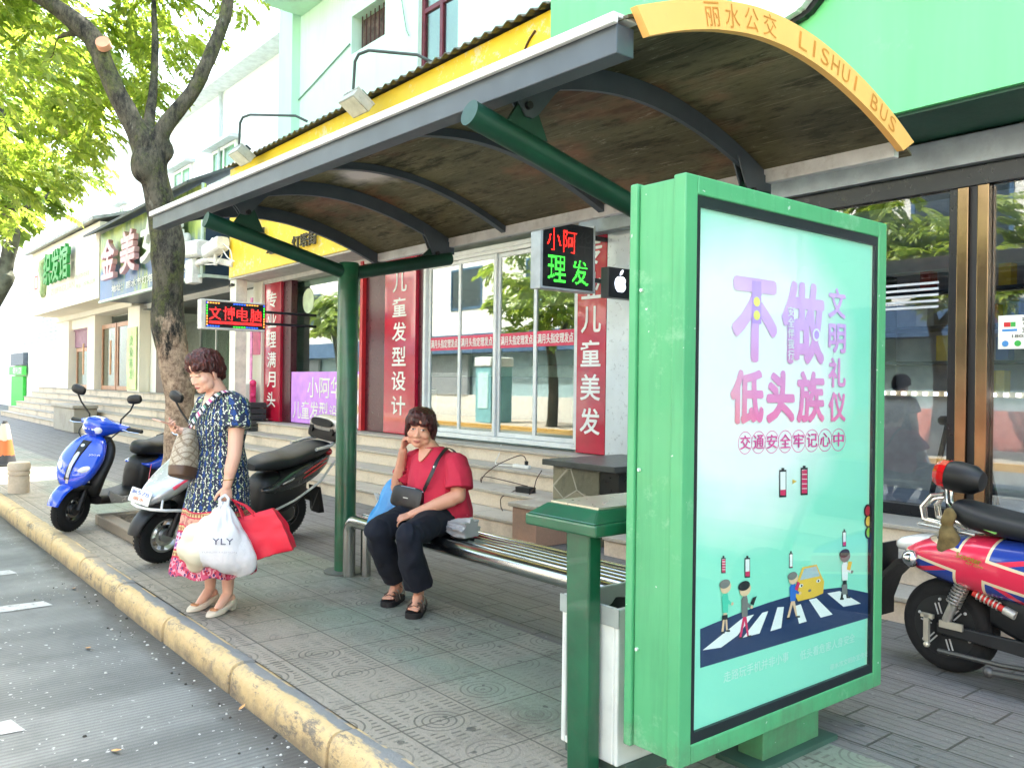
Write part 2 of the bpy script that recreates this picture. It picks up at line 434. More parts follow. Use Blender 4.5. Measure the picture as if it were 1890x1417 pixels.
def mat_mark():
    n = N('worn_road_paint'); c = n.mix(n.ramp(n.noise(14, 7, .75), .5, .68), (.42, .43, .41, 1), (.10, .105, .10, 1))
    return n.done(c, .7, 0, n.bump(n.noise(120, 4), .4, .004))
mb = MB(); rr = random.Random(5)
for k, (mx, y1) in enumerate([(-4.24, .70), (-6.42, 1.22), (-7.62, 1.2), (-8.9, 1.2), (-5.35, .50), (-10.3, 1.2), (-12.0, 1.2), (-3.1, .35)]):
    wd = .085; pts = []
    L = 14
    lf = [(mx - wd + rr.uniform(-.012, .012), y1 - 1.6 * i / L) for i in range(L + 1)]; rt = [(mx + wd + rr.uniform(-.012, .012), y1 - 1.6 * i / L) for i in range(L + 1)]
    lf[0] = (lf[0][0], y1 - .03)
    b = len(mb.v); mb.v += [(p[0], p[1], -.136) for q in zip(lf, rt) for p in q]
    for i in range(L): mb.f.append([b + 2 * i, b + 2 * i + 2, b + 2 * i + 3, b + 2 * i + 1]); mb.mi.append(0)
tag(mb.build('road_marking', mat_mark(), smooth=0), kind='structure')

# ------------------------------------------------------------------ flights of steps
STEP = mat_stone((232, 218, 198), (186, 170, 150)); TREAD = mat_stone((186, 178, 164), (146, 140, 128), 'tread_stone')
def steps(name, label, x0, x1, ys, rise, back, off=0.0):
    t = thing(name, label, 'steps', ((x0 + x1) / 2, ys[0], 0))
    a = MB(); b = MB()
    for i, y in enumerate(ys):
        z = rise * (i + 1); yn = ys[i + 1] if i + 1 < len(ys) else back
        a.box((x0, y + .02, 0 if i == 0 else rise * i - .0), (x1, back, z - .035))
        cut = x0
        rn = random.Random(i)
        while cut < x1 - .01:
            nx = min(x1, cut + rn.uniform(1.0, 1.5))
            if x1 - nx < .3: nx = x1
            b.box((cut + .002, y - rn.uniform(.0, .012), z - .033), (nx - .002, yn + .019, z - rn.uniform(0, .004)))
            cut = nx
    a.build('riser', STEP, t, smooth=0); b.build('tread', TREAD, t, smooth=0, bevel=.006)
    return t
steps('entrance_steps', 'pale stone steps climbing to the barber shop with white sliding doors', -15.4, -5.82, [4.78, 5.14, 5.52, 5.88], .168, 6.6)
steps('entrance_steps', 'stone steps of the dark glass shop behind the red and blue scooter', -4.9, 6.0, [4.95, 5.28, 5.6], .16, 6.4)
steps('entrance_steps', 'long sunlit steps on the left below the cream and flowery shop signs', -36, -15.6, [5.10, 5.35, 5.6, 5.85, 6.1, 6.32], .175, 9)
# stair cheek, stone pillar
t = thing('stair_cheek', 'low reddish stone block ending the steps beside the stone pillar', 'stone block', (-5.6, 4.85, 0))
mb = MB(); mb.box((-5.76, 4.70, 0), (-5.44, 5.12, .315)); mb.build('block', mat_stone((176, 140, 118), (140, 108, 90)), t, smooth=0, bevel=.008)
mb = MB(); mb.box((-5.79, 4.67, .318), (-5.42, 5.12, .355)); mb.build('cap', TREAD, t, smooth=0, bevel=.008)
def mat_slate():
    n = N('slate_cladding'); m = n.n('Mapping', {0: n.co(), 3: (3.2, 3.2, 4.6)}).outputs[0]
    v = n.n('TexVoronoi', {'Vector': m, 'Scale': 1.0, 'Randomness': .8}, distance='CHEBYCHEV'); ve = n.n('TexVoronoi', {'Vector': m, 'Scale': 1.0, 'Randomness': .8}, feature='DISTANCE_TO_EDGE')
    c = n.mix(n.n('SeparateColor', {0: ve.outputs[1] if False else v.outputs[1]}).outputs[0], (.10, .10, .065, 1), (.24, .22, .15, 1))
    wv = n.noise(3.5, 8, .8, n.n('Mapping', {0: n.co(), 2: (0, R(25), 0), 3: (2.5, 2.5, .7)}).outputs[0])
    c = n.mix(n.math('MULTIPLY', n.ramp(wv, .5, .62), .7), c, (.06, .06, .045, 1))
    ed = n.math('LESS_THAN', ve.outputs[0], .025); c = n.mix(n.math('MULTIPLY', ed, .7), c, (.42, .4, .34, 1))
    return n.done(c, .55, 0, n.bump(n.math('ADD', n.noise(16, 6), n.math('MULTIPLY', ed, -.5)), .7, .015))
t = thing('stone_pillar', 'squat slate clad pillar with dark slab top between the two shop entrances', 'stone pillar', (-5.4, 5.2, 0))
mb = MB(); mb.box((-5.72, 5.14, 0), (-5.14, 6.1, .655)); mb.build('body', mat_slate(), t, smooth=0)
mb = MB(); mb.box((-5.135, 5.15, .33), (-4.92, 6.1, .655)); mb.build('side_panel', M((26, 30, 30), .3, var=.3, vs=4), t, smooth=0)
mb = MB(); mb.box((-5.80, 5.07, .658), (-4.89, 6.12, .71)); mb.build('slab', M((62, 66, 64), .4, var=.2), t, smooth=0, bevel=.006)
# ------------------------------------------------------------------ barber shop house (pale mint)
def mat_corr():
    n = N('old_corrugated_sheet'); c = n.mix(n.noise(4, 6), (.16, .16, .12, 1), (.07, .07, .055, 1)); return n.done(c, .8)
MINT = mat_wall((208, 236, 216), .38); MINT2 = mat_wall((190, 228, 204), .4)
WF = ALU
house = thing('barber_house', 'pale mint green house above the barber shop with a red framed window', 'building', (-10, 6.3, 0))
WY = 6.45
mb = MB()
mb.box((-13.95, WY, 3.0), (-12.08, 15, 11.5)); mb.box((-11.05, WY, 3.0), (-10.14, 15, 11.5)); mb.box((-9.17, WY, 3.0), (-5.9, 15, 11.5))
mb.box((-12.08, WY, 3.0), (-11.05, 15, 6.55)); mb.box((-12.08, WY, 7.15), (-11.05, 15, 11.5)); mb.box((-12.08, WY + .3, 6.55), (-11.05, 15, 7.15))
mb.box((-10.14, WY, 3.0), (-9.17, 15, 5.7)); mb.box((-10.14, WY, 7.6), (-9.17, 15, 11.5)); mb.box((-10.14, WY + .5, 5.7), (-9.17, 15, 7.6))
mb.build('wall', MINT, house, smooth=0)
mb = MB(); mb.box((-14.5, WY - .15, 3.0), (-13.95, 15, 11.5)); mb.build('corner_pilaster', MINT2, house, smooth=0)
mb = MB(); mb.box((-13.9, 5.7, 7.75), (-11.3, WY - .003, 7.95)); mb.box((-13.9, 5.7, 7.95), (-11.3, 5.8, 8.9)); mb.build('balcony', MINT2, house, smooth=0)
mb = MB(); mb.tube([(-13.95, WY - .02, 6.3), (-13.4, WY - .02, 6.42), (-12.1, WY - .02, 6.72)], .012, 6); mb.build('cable', M((120, 150, 130), .7), house); mb = MB(); mb.tube([(-10.85, WY - .02, 7.9), (-10.40, WY - .03, 6.4), (-10.33, WY - .03, 6.3)], .008, 6); mb.build('cable', M((120, 150, 130), .7), house)
MAROON = M((104, 34, 44), .5, var=.2)
mb = MB(); frame(mb, -10.14, -9.17, 5.7, 7.6, WY + .06, .07, .07)
mb.box((-9.69, WY + .06, 5.77), (-9.62, WY + .13, 7.53)); mb.box((-10.07, WY + .065, 6.55), (-9.69, WY + .125, 6.62)); mb.box((-9.62, WY + .065, 6.55), (-9.24, WY + .125, 6.62))
f = mb.build('window', MAROON, house, smooth=0, bevel=.006)
mb = MB(); mb.box((-10.07, WY + .09, 5.77), (-9.24, WY + .1, 7.53)); mb.build('pane', mat_glass(ior=1.9), f, smooth=0)
mb = MB(); mb.box((-12.07, WY + .2, 6.56), (-11.06, WY + .26, 7.14)); f = mb.build('barred_window', M((96, 78, 68), .8, var=.5, vs=9), house, smooth=0)
mb = MB()
for k in range(7): mb.cyl((-11.95 + k * .13, WY + .12, 6.56), (-11.95 + k * .13, WY + .12, 7.14), .011, n=6)
mb.build('bar', M((70, 40, 34), .8), f)
# corrugated roof above the yellow sign
mb = MB(); pts = []
nx = 230; x0, x1 = -14.9, -6.2
for i in range(nx + 1):
    xx = x0 + (x1 - x0) * i / nx; zz = .022 * math.sin(i * 2 * math.pi / 5)
    pts.append([(xx, 5.48, 5.13 + zz), (xx, WY, 5.43 + zz), (xx, WY, 5.418 + zz), (xx, 5.48, 5.118 + zz)])
mb.rings(pts); mb.build('canopy_roof', mat_corr(), house, smooth=60)
mb = MB(); mb.box((-15.0, 5.86, 3.26), (-6.3, 6.12, 5.0)); mb.box((-15.0, 6.12, 3.10), (-6.02, WY - .003, 3.3)); mb.build('lintel', M((206, 204, 196), .7), house, smooth=0)
mb = MB(); mb.box((-15.0, 5.63, 3.17), (-6.3, 6.2, 3.2)); mb.build('soffit', M((196, 196, 190), .6, dirt=.3), house, smooth=0)
# shop room
mb = MB()
mb.box((-15.0, 9.6, .66), (-6.0, 9.7, 3.4)); mb.box((-6.1, 6.5, .66), (-6.0, 9.6, 3.4)); mb.box((-15.0, 6.5, .66), (-14.9, 9.6, 3.4)); mb.box((-15, 6.5, 3.25), (-6, 9.7, 3.29)); mb.box((-15, 6.3, .6), (-6, 9.7, .674))
mb.build('room', M((226, 234, 228), .7), house, smooth=0)
# white sliding doors
Z0, Z1 = .70, 3.03; XL, XR = -9.50, -6.50; DY = 6.18
mb = MB(); frame(mb, XL, XR, Z0, Z1, DY, .055, .09)
mb.box((XL + .055, DY + .01, 2.93), (XR - .055, DY + .08, 2.975)); mb.build('door_frame', ALU, house, smooth=0, bevel=.004)
cuts = [-9.44, -8.70, -7.96, -7.24, -6.555]
STRIP = M((206, 42, 82), .35)
for i in range(4):
    a, b = cuts[i], cuts[i + 1]; yy = DY + (.012 if i % 2 else .045)
    if i % 2: a -= .02; b += .02
    mb = MB(); frame(mb, a + .006, b - .006, Z0 + .06, 2.925, yy, .05, .028)
    d = mb.build('sliding_door', ALU, house, smooth=0, bevel=.003)
    mb = MB(); mb.box((a + .05, yy + .012, Z0 + .105), (b - .05, yy + .017, 2.88)); mb.build('pane', mat_glass(ior=2.5), d, smooth=0)
    mb = MB(); zt = 1.89
    mb.add([(a + .05, yy + .008, zt - .085), (b - .05, yy + .008, zt - .085), (b - .05, yy + .008, zt + .085), (a + .05, yy + .008, zt + .085)], [(0, 1, 2, 3)], 0)
    put_text(mb, '满月头指定理发点', (a + .07, yy + .005, zt - .055), X, Z, b - a - .14, .11, 1, .02)
    mb.build('sticker_band', [STRIP, WHITE], d, smooth=0)
# left shop window between the red boards
mb = MB(); frame(mb, -13.86, -11.0, 1.3, 3.2, 6.34, .05, .06); f = mb.build('shop_window', M((60, 50, 48), .5), house, smooth=0, bevel=.003)
mb = MB(); mb.box((-13.81, 6.36, 1.35), (-11.05, 6.366, 3.15)); mb.build('pane', mat_glass(ior=2.4), f, smooth=0)
mb = MB(); mb.box((-15.0, 6.30, .66), (-9.56, 6.46, 1.298)); mb.build('base_wall', M((200, 190, 176), .6), house, smooth=0)
mb = MB(); mb.box((-15.02, 6.1, .68), (-14.62, 6.44, 3.16)); mb.build('pier', mat_wall((238, 234, 218), .2), house, smooth=0)
# red boards with characters
def board(name, label, x0, x1, z0, z1, y, s, bw, dep=.12, zc=None, sidex=None):
    t = thing(name, label, 'sign', ((x0 + x1) / 2, y, z0))
    mb = MB(); mb.box((x0, y, z0), (x1, y + dep, z1)); mb.build('panel', RED, t, smooth=0, bevel=.004)
    mb = MB(); c0, c1 = zc or (z0 + .2, z1 - .2); cx = (x0 + x1) / 2
    put_column(mb, s, (cx - bw / 2, y - .004, c0), X, Z, bw, c1 - c0, 0, .022, .78, .0)
    mb.build('lettering', WHITE, t, smooth=0)
    if sidex:
        mb = MB(); mb.box((sidex[0], y + .05, z0), (sidex[1], y + .16, z1)); mb.build('dark_edge', DRED, t, smooth=0)
    return t
board('vertical_sign', 'narrow red board reading 专业理满月头 left of the mirrored shop window', -14.6, -13.92, .68, 3.14, 6.14, '专业理满月头', .36, zc=(.88, 2.98), sidex=(-13.915, -13.6))
board('vertical_sign', 'red board reading 儿童发型设计 behind the seated woman', -10.42, -9.62, .68, 3.14, 6.14, '儿童发型设计', .36, zc=(.90, 2.92), sidex=(-9.615, -9.52))
board('vertical_sign', 'red board reading 专业儿童美发 right of the white sliding doors', -6.46, -6.04, .68, 3.14, 6.11, '专业儿童美发', .29, zc=(.84, 2.92))
t = thing('dark_board', 'dark red side board standing left of the 儿童发型设计 board', 'sign', (-10.8, 6.2, .68))
mb = MB(); mb.box((-10.98, 6.16, .68), (-10.44, 6.28, 3.14)); mb.build('panel', DRED, t, smooth=0)
mb = MB(); mb.box((-11.06, 6.1, .68), (-10.985, 6.2, 3.14)); mb.build('red_edge', M((190, 40, 44), .4), t, smooth=0)
# purple board low in the window
t = thing('window_board', 'lilac board reading 小阿华 low in the barber shop window', 'sign', (-12.4, 6.25, .7))
PUR = M((206, 140, 236), .45)
mb = MB(); mb.box((-13.58, 6.20, .69), (-11.07, 6.25, 1.54)); mb.build('panel', PUR, t, smooth=0, bevel=.004)
mb = MB(); put_text(mb, '小阿华', (-12.95, 6.196, 1.12), X, Z, 1.2, .34, 0, .012); put_text(mb, '儿童发型', (-13.5, 6.196, .76), X, Z, 1.28, .3, 0, .012); put_text(mb, '设计室', (-12.16, 6.196, .78), X, Z, .75, .24, 0, .01)
mb.build('lettering', WHITE, t, smooth=0)
t = thing('portrait_poster', 'small pale poster of a smiling face beside the lilac board', 'poster', (-11.2, 6.18, .7))
mb = MB(); mb.box((-11.5, 6.17, .70), (-11.09, 6.195, 1.5)); mb.build('sheet', M((235, 222, 228), .5, var=.2, vs=4), t, smooth=0)
mb = MB(); mb.lathe([(.001, 0), (.12, 0), (.12, .004), (.001, .004)], (-11.28, 6.168, 1.36), (0, -1, 0), 18); mb.lathe([(.001, 0), (.1, 0), (.1, .004), (.001, .004)], (-11.28, 6.168, .98), (0, -1, 0), 18); mb.build('face', M((230, 196, 150), .6), t, smooth=0)
# furniture glimpsed through the window
t = thing('salon_chair', 'pale salon chair seen through the barber shop window', 'chair', (-13.0, 7.2, .67))
mb = MB(); mb.box((-13.4, 7.0, 1.1), (-12.85, 7.5, 1.22)); mb.build('seat', M((190, 190, 180), .5), t, bevel=.03)
mb = MB(); mb.box((-13.4, 7.42, 1.22), (-12.85, 7.54, 2.0)); mb.build('backrest', M((215, 215, 205), .5), t, bevel=.04)
mb = MB(); mb.cyl((-13.12, 7.25, .67), (-13.12, 7.25, 1.1), .05); mb.lathe([(.25, 0), (.25, .03), (.06, .06)], (-13.12, 7.25, .674)); mb.build('pedestal', CHROME, t)
t = thing('counter', 'dark dresser with bottles seen through the barber shop window', 'counter', (-11.9, 8.5, .67))
mb = MB(); mb.box((-12.9, 8.5, .68), (-9.6, 9.0, 1.5)); mb.build('cabinet', M((60, 66, 66), .5), t, bevel=.01)
mb = MB(); mb.box((-12.9, 9.5, 1.7), (-9.6, 9.58, 2.7)); mb.build('mirror', M((150, 170, 165), .1, .8), t)
tag(MB().lathe([(.001, 0), (.21, .0), (.21, .003), (.001, .003)], (at(569, 555, 'y', 6.358).x, 6.3595, at(569, 555, 'y', 6.358).z), (0, -1, 0), 28).build('round_sticker', M((210, 228, 190), .5), smooth=30), 'pale round sticker high on the barber shop window', 'sticker')

# ------------------------------------------------------------------ yellow fascia sign
YEL = (240, 202, 38)
def mat_yellow():
    n = N('peeling_yellow_panel'); c = n.mix(n.noise(2, 5), lin((236, 190, 24)), lin((246, 214, 60)))
    x, y, z = n.xyz()
    pe = n.ramp(n.math('ADD', n.noise(9, 8, .8), n.math('MULTIPLY', n.noise(1.1, 2), .35)), .745, .785)
    c = n.mix(n.math('MULTIPLY', pe, .8), c, (.75, .66, .4, 1)); return n.done(c, .45, 0, n.bump(n.noise(40, 4), .2, .004))
t = thing('fascia_sign', 'long yellow shop fascia with peeling paint above the barber shop', 'sign', (-10.6, 5.6, 3.2))
FY = 5.60
mb = MB(); mb.box((-14.9, FY, 3.20), (-6.3, FY + .22, 5.11)); mb.build('panel', mat_yellow(), t, smooth=0)
DK = M((84, 78, 62), .6)
mb = MB()
for s, u0, v0, u1, v1, b in [('灯塔街', 545, 425, 590, 462, .01), ('号', 617, 431, 632, 447, .0), ('地', 498, 447, 512, 472, .01), ('址', 514, 445, 527, 470, .01), ('：', 529, 447, 533, 462, 0), ('机', 478, 418, 495, 442, .01)]:
    a = at(u0, v1, 'y', FY); b_ = at(u1, v0, 'y', FY)
    put_text(mb, s, (a.x, FY - .035, a.z), X, Z, b_.x - a.x, abs(b_.z - a.z), 0, b, .03)
mb.build('lettering', DK, t, smooth=0)
mb = MB(); a = at(472, 408, 'y', FY); b_ = at(494, 385, 'y', FY); put_text(mb, 'ω', (a.x, FY - .05, a.z), X, Z, b_.x - a.x, b_.z - a.z, 0, .03, .045); mb.build('emblem', M((70, 170, 70), .4), t, smooth=0)
mb = MB(); p = [at(u, v, 'y', FY - .01) for u, v in [(988, 57), (978, 72), (972, 84), (968, 95)]]; mb.tube(p, .012, 5); mb.build('crack', M((84, 56, 20), .8), t)
def flood(u, v, u2, v2, label):
    p = at(u, v, 'y', 5.35); q = at(u2, v2, 'y', 5.60)
    t = thing('sign_floodlight', label, 'floodlight', (p.x, 5.55, p.z), group='floodlights over the yellow fascia')
    mb = MB(); top = V((p.x + .02, 5.28, q.z + .34))
    mb.tube([(q.x + .1, 5.75, q.z + .12), (q.x, 5.6, q.z + .2), (p.x + .25, 5.3, p.z + .62), (p.x + .1, 5.24, p.z + .60), (p.x + .04, 5.22, p.z + .52), (p.x, 5.22, p.z + .12)], .02, 8)
    mb.build('arm', M((70, 80, 78), .6), t)
    mt = Matrix.Translation((p.x, 5.26, p.z)) @ Matrix.Rotation(R(-35), 4, 'X')
    mb = MB(); mb.box((-.2, -.14, -.06), (.2, .14, .06), mat=mt)
    for k in range(6): mb.box((-.19 + k * .07, -.15, .061), (-.16 + k * .07, .15, .10), mat=mt)
    mb.build('lamp_body', M((176, 176, 168), .6, dirt=.5), t, bevel=.01)
    mb = MB(); mb.box((-.18, -.12, -.068), (.18, .12, -.062), mat=mt); mb.build('lens', M((230, 230, 220), .2), t)
    mb = MB(); mb.box((-.04, -.05, .06), (.04, .05, .2), mat=mt); mb.build('bracket', BLACK, t)
flood(668, 195, 770, 132, 'rusty floodlight on a bent arm over the middle of the yellow fascia')
flood(455, 290, 545, 238, 'floodlight on a bent arm at the left end of the yellow fascia')

# ------------------------------------------------------------------ LED signs and the black square sign
def led_sign_2():
    x = -5.98; y0, y1, z0, z1 = 5.20, 5.86, 2.30, 2.92
    t = thing('led_sign', 'square black diode sign glowing 小阿 in red above 理发 in green', 'led sign', (x, 5.5, z0))
    mb = MB(); mb.box((x - .12, y0, z0), (x, y1, z1)); mb.build('case', M((18, 20, 24), .35), t, smooth=0)
    mb = MB(); mb.box((x - .13, y0 - .03, z0 - .02), (x + .008, y0 - .001, z1 + .02)); mb.box((x - .13, y1 + .001, z0 - .02), (x + .008, y1 + .02, z1 + .02)); mb.box((x - .13, y0, z0 - .02), (x + .008, y1, z0 - .001)); mb.build('rim', M((170, 176, 176), .4), t, smooth=0)
    red = MB(); led_dots(red, '小', (x + .001, y0 + .06, z0 + .345), Y, Z, .17, .21, .0125, 0, .0); led_dots(red, '阿', (x + .001, y0 + .26, z0 + .34), Y, Z, .17, .21, .0125, 0, .0)
    red.build('red_diodes', EM((255, 40, 30), .75), t, smooth=0)
    gr = MB(); led_dots(gr, '理', (x + .001, y0 + .07, z0 + .05), Y, Z, .23, .255, .0125, 0, .005); led_dots(gr, '发', (x + .001, y0 + .37, z0 + .045), Y, Z, .22, .24, .0125, 0, .005)
    gr.build('green_diodes', EM((60, 255, 60), .7), t, smooth=0)
    un = MB(); put_text(un, '华', (x + .002, y0 + .47, z0 + .36), Y, Z, .15, .2, 0, 0); un.build('unlit_diodes', M((44, 46, 50), .5), t, smooth=0)
    mb = MB(); mb.box((x - .09, y1 + .02, z0 + .1), (x - .05, 6.13, z0 + .14)); mb.box((x - .09, y1 + .02, z1 - .1), (x - .05, 6.13, z1 - .06)); mb.build('bracket', BLACK, t, smooth=0)
led_sign_2()
def led_sign_1():
    x = -12.6; a = at(380, 558, 'x', x); b = at(489, 610, 'x', x); y0, y1, z0, z1 = a.y, b.y, b.z + .01, a.z + .02
    t = thing('led_sign', 'wide running diode sign glowing 文博电脑 in red with a coloured dotted border', 'led sign', (x, y0, z0))
    mb = MB(); mb.box((x - .14, y0, z0), (x, y1, z1)); mb.build('case', M((14, 16, 22), .4), t, smooth=0)
    mb = MB(); mb.box((x - .16, y0 - .07, z0 - .03), (x + .012, y0 - .001, z1 + .03)); mb.box((x - .16, y0, z1 + .001), (x + .012, y1, z1 + .03)); mb.box((x - .16, y0, z0 - .03), (x + .012, y1, z0 - .001)); mb.build('rim', M((206, 208, 206), .4), t, smooth=0, bevel=.01)
    W_, H_ = y1 - y0, z1 - z0; red = MB()
    for i, c in enumerate('文博电脑'): led_dots(red, c, (x + .001, y0 + .05 + i * (W_ - .08) / 4, z0 + H_ * .30), Y, Z, (W_ - .08) / 4 * .86, H_ * .52, .0145, 0, .0, dot=.85)
    px = .0145
    for r_ in range(2):
        for k in range(int((W_ - .1) / px)): 
            yy = y0 + .05 + k * px; zz = z0 + H_ * .15 + r_ * .022
            red.add([(x + .002, yy, zz), (x + .002, yy + .012, zz), (x + .002, yy + .012, zz + .012), (x + .002, yy, zz + .012)], [(0, 1, 2, 3)])
    red.build('red_diodes', EM((255, 36, 36), .8), t, smooth=0)
    bd = MB(); n_ = int(W_ / .04)
    for k in range(n_):
        for zz in (z0 + .012, z1 - .026):
            mi = (k // 5 + (1 if zz > z0 + .1 else 0)) % 3
            if (k // 5) % 3 == 1: continue
            yy = y0 + .02 + k * (W_ - .04) / n_
            bd.add([(x + .002, yy, zz), (x + .002, yy + .024, zz), (x + .002, yy + .024, zz + .013), (x + .002, yy, zz + .013)], [(0, 1, 2, 3)], mi)
    for k in range(int(H_ / .04)):
        for yy in (y0 + .012, y1 - .026):
            zz = z0 + .03 + k * .04; mi = (k // 4 + 1) % 3
            bd.add([(x + .002, yy, zz), (x + .002, yy + .014, zz), (x + .002, yy + .014, zz + .022), (x + .002, yy, zz + .022)], [(0, 1, 2, 3)], mi)
    bd.build('border_diodes', [EM((40, 90, 255), .8), EM((255, 150, 60), .7), EM((60, 230, 60), .7)], t, smooth=0)
    mb = MB(); mb.cyl((x - .08, y1, z0 + .1), (x - .08, 6.2, z0 + .1), .02, n=8); mb.cyl((x - .08, y1, z1 - .1), (x - .08, 6.2, z1 - .1), .02, n=8); mb.build('bracket', BLACK, t)
led_sign_1()
def fruit_sign():
    x = -5.5; y0, y1, z0, z1 = 5.59, 5.98, 2.19, 2.47
    t = thing('square_sign', 'small black box sign with a glowing white bitten apple emblem', 'sign', (x, y0, z0))
    mb = MB(); mb.box((x - .1, y0, z0), (x, y1, z1)); mb.build('case', M((16, 20, 26), .35), t, smooth=0, bevel=.004)
    mb = MB(); cx, cz, s = y0 + .155, (z0 + z1) / 2 - .012, .078; pts = []
    for k in range(48):
        a = 2 * math.pi * k / 48; r = 1.0 - .12 * abs(math.cos(a)) ** 3 * 0
        px, pz = math.cos(a) * (.92 + .06 * math.sin(a)), math.sin(a) * 1.0
        pz -= .16 * math.exp(-(px / .28) ** 2) * (1 if pz > 0 else -.7)
        d = math.hypot(px - 1.12, pz - .1)
        if d < .42 and px > 0: 
            ux_, uz_ = (px - 1.12) / d, (pz - .1) / d; px, pz = 1.12 + ux_ * .42, .1 + uz_ * .42
        pts.append((px * s, pz * s))
    mb.prism(pts, (x + .001, cx, cz), Y, Z, .006)
    mb.prism([(-.005, .083), (.012, .09), (.028, .115), (.03, .135), (.012, .128), (-.004, .105)], (x + .001, cx, cz), Y, Z, .006)
    mb.build('emblem', EM((225, 235, 255), .85), t, smooth=0)
    mb = MB(); mb.cyl((x - .05, y1, z0 + .14), (x - .05, 6.12, z0 + .14), .02, n=8); mb.build('bracket', BLACK, t)
fruit_sign()

# ------------------------------------------------------------------ phone shop (green fascia, dark glass)
shop = thing('phone_shop', 'dark glass fronted shop with bronze door posts on the right', 'building', (-1, 6.1, 0))
mb = MB(); mb.box((-5.88, WY, 3.3), (8, 15, 11.5)); mb.build('wall', mat_wall((226, 232, 226), .2), shop, smooth=0)
mb = MB(); mb.box((-6.02, 6.1, .66), (-5.25, 6.5, 3.1)); mb.box((-6.022, 6.096, 1.72), (-5.25, 6.099, 1.726)); mb.build('pier', M((196, 204, 206), .3, .2, var=.05), shop, smooth=0)
mb = MB(); mb.box((-6.3, 5.96, 2.90), (8, 6.3, 3.10)); mb.build('beam', M((150, 158, 164), .5, .3, dirt=.2), shop, smooth=0, bevel=.005)
mb = MB(); mb.box((-5.25, 6.02, 2.76), (8, 6.3, 2.897)); mb.box((-5.25, 6.03, .48), (8, 6.16, .56)); 
for xx in (-5.25, -3.98, -3.62, -2.66): mb.box((xx, 6.02, .563), (xx + .06, 6.14, 2.757))
mb.build('door_frame', M((20, 24, 30), .3, .3), shop, smooth=0, bevel=.004)
BRONZE = M((128, 108, 84), .2, 1.0, var=.2, vs=3, rvar=.02)
mb = MB(); mb.box((-2.60, 6.0, .563), (-2.525, 6.12, 2.757)); mb.box((-2.47, 6.0, .563), (-2.395, 6.12, 2.757)); mb.build('bronze_post', BRONZE, shop, smooth=0, bevel=.006)
mb = MB(); mb.box((-2.525, 6.03, .563), (-2.47, 6.1, 2.757)); mb.build('post_joint', BLACK, shop, smooth=0)
DG = mat_glass((.80, .85, .90), 2.0, .006, 'dark_glass')
for a, b in ((-5.19, -3.98), (-3.92, -3.62), (-3.56, -2.665), (-2.39, -1.2), (-1.15, .3), (.35, 2)):
    mb = MB(); mb.box((a, 6.06, .565), (b, 6.07, 2.755)); mb.build('glass_pane', DG, shop, smooth=0)
mb = MB(); mb.box((-5.2, 9.9, .4), (8, 10, 3.3)); mb.box((-5.25, 6.5, .4), (-5.2, 9.9, 3.3)); mb.box((-5.2, 6.2, 2.95), (8, 9.9, 2.99)); mb.box((-5.2, 6.2, .4), (8, 9.9, .478)); mb.build('room', M((186, 190, 196), .6), shop, smooth=0)
mb = MB()
for k in range(5): mb.box((-3.55, 6.052, 1.955 + k * .042), (-2.74, 6.056, 1.972 + k * .042))
mb.build('glass_stripes', M((190, 196, 200), .5), shop, smooth=0)
# sticker on the right pane
t = thing('payment_sticker', 'white card reading 营业 with coloured pay marks stuck on the right glass pane', 'sticker', (-2.2, 6.05, 1.7))
mb = MB(); mb.box((-2.345, 6.045, 1.655), (-1.9, 6.053, 1.875)); mb.build('card', M((240, 240, 225), .5), t, smooth=0)
mb = MB(); put_text(mb, '营业中', (-2.2, 6.043, 1.81), X, Z, .22, .05, 0, .02); put_text(mb, '欢迎光临', (-2.2, 6.043, 1.755), X, Z, .24, .04, 0, .01); put_text(mb, '180578995', (-2.26, 6.043, 1.728), X, Z, .22, .02, 0, .01)
mb.box((-2.32, 6.042, 1.77), (-2.23, 6.044, 1.785), 3)
mb.box((-2.31, 6.042, 1.80), (-2.27, 6.044, 1.83), 1); mb.box((-2.268, 6.042, 1.80), (-2.24, 6.044, 1.83), 2)
for k, mi in enumerate((3, 2, 1)): mb.lathe([(.001, 0), (.02, 0), (.02, .003), (.001, .003)], (-2.3 + k * .075, 6.044, 1.69), (0, -1, 0), 12, mi)
mb.build('printing', [M((40, 44, 46), .6), M((200, 40, 40), .6), M((60, 170, 70), .6), M((70, 140, 200), .6)], t, smooth=0)
t = thing('door_tag', 'white and green tag on the glass right behind the advertising box', 'sticker', (-3.2, 6.04, 1.7))
mb = MB(); mb.box((-3.30, 6.04, 1.69), (-3.145, 6.05, 1.84)); mb.build('card', M((236, 240, 230), .5), t, smooth=0, bevel=.003)
mb = MB(); mb.box((-3.29, 6.036, 1.70), (-3.155, 6.039, 1.755)); mb.build('printing', M((70, 190, 80), .6), t, smooth=0)
# inside the phone shop
t = thing('counter', 'pale wooden counter with white front glimpsed through the dark glass', 'counter', (-2.6, 8.2, .48))
mb = MB(); mb.box((-4.6, 7.7, .48), (-.4, 8.2, 1.32)); mb.build('front', M((214, 206, 190), .4), t, smooth=0)
mb = MB(); mb.box((-4.7, 7.6, 1.322), (-.3, 8.25, 1.37)); mb.build('top', M((190, 160, 110), .35), t, smooth=0)
mb = MB()
for k in range(44): mb.box((-4.6 + k * .095, 7.57, 1.33), (-4.57 + k * .095, 7.595, 1.36))
mb.build('light_strip', EM((235, 240, 255), 1.2), t, smooth=0)
t = thing('display_shelf', 'shelf of small boxed goods glimpsed behind the dark glass', 'shelf', (-3.2, 9.4, .5))
mb = MB(); mb.box((-5.0, 9.3, .48), (-4.94, 9.85, 2.7)); mb.box((-2.2, 9.3, .48), (-2.14, 9.85, 2.7))
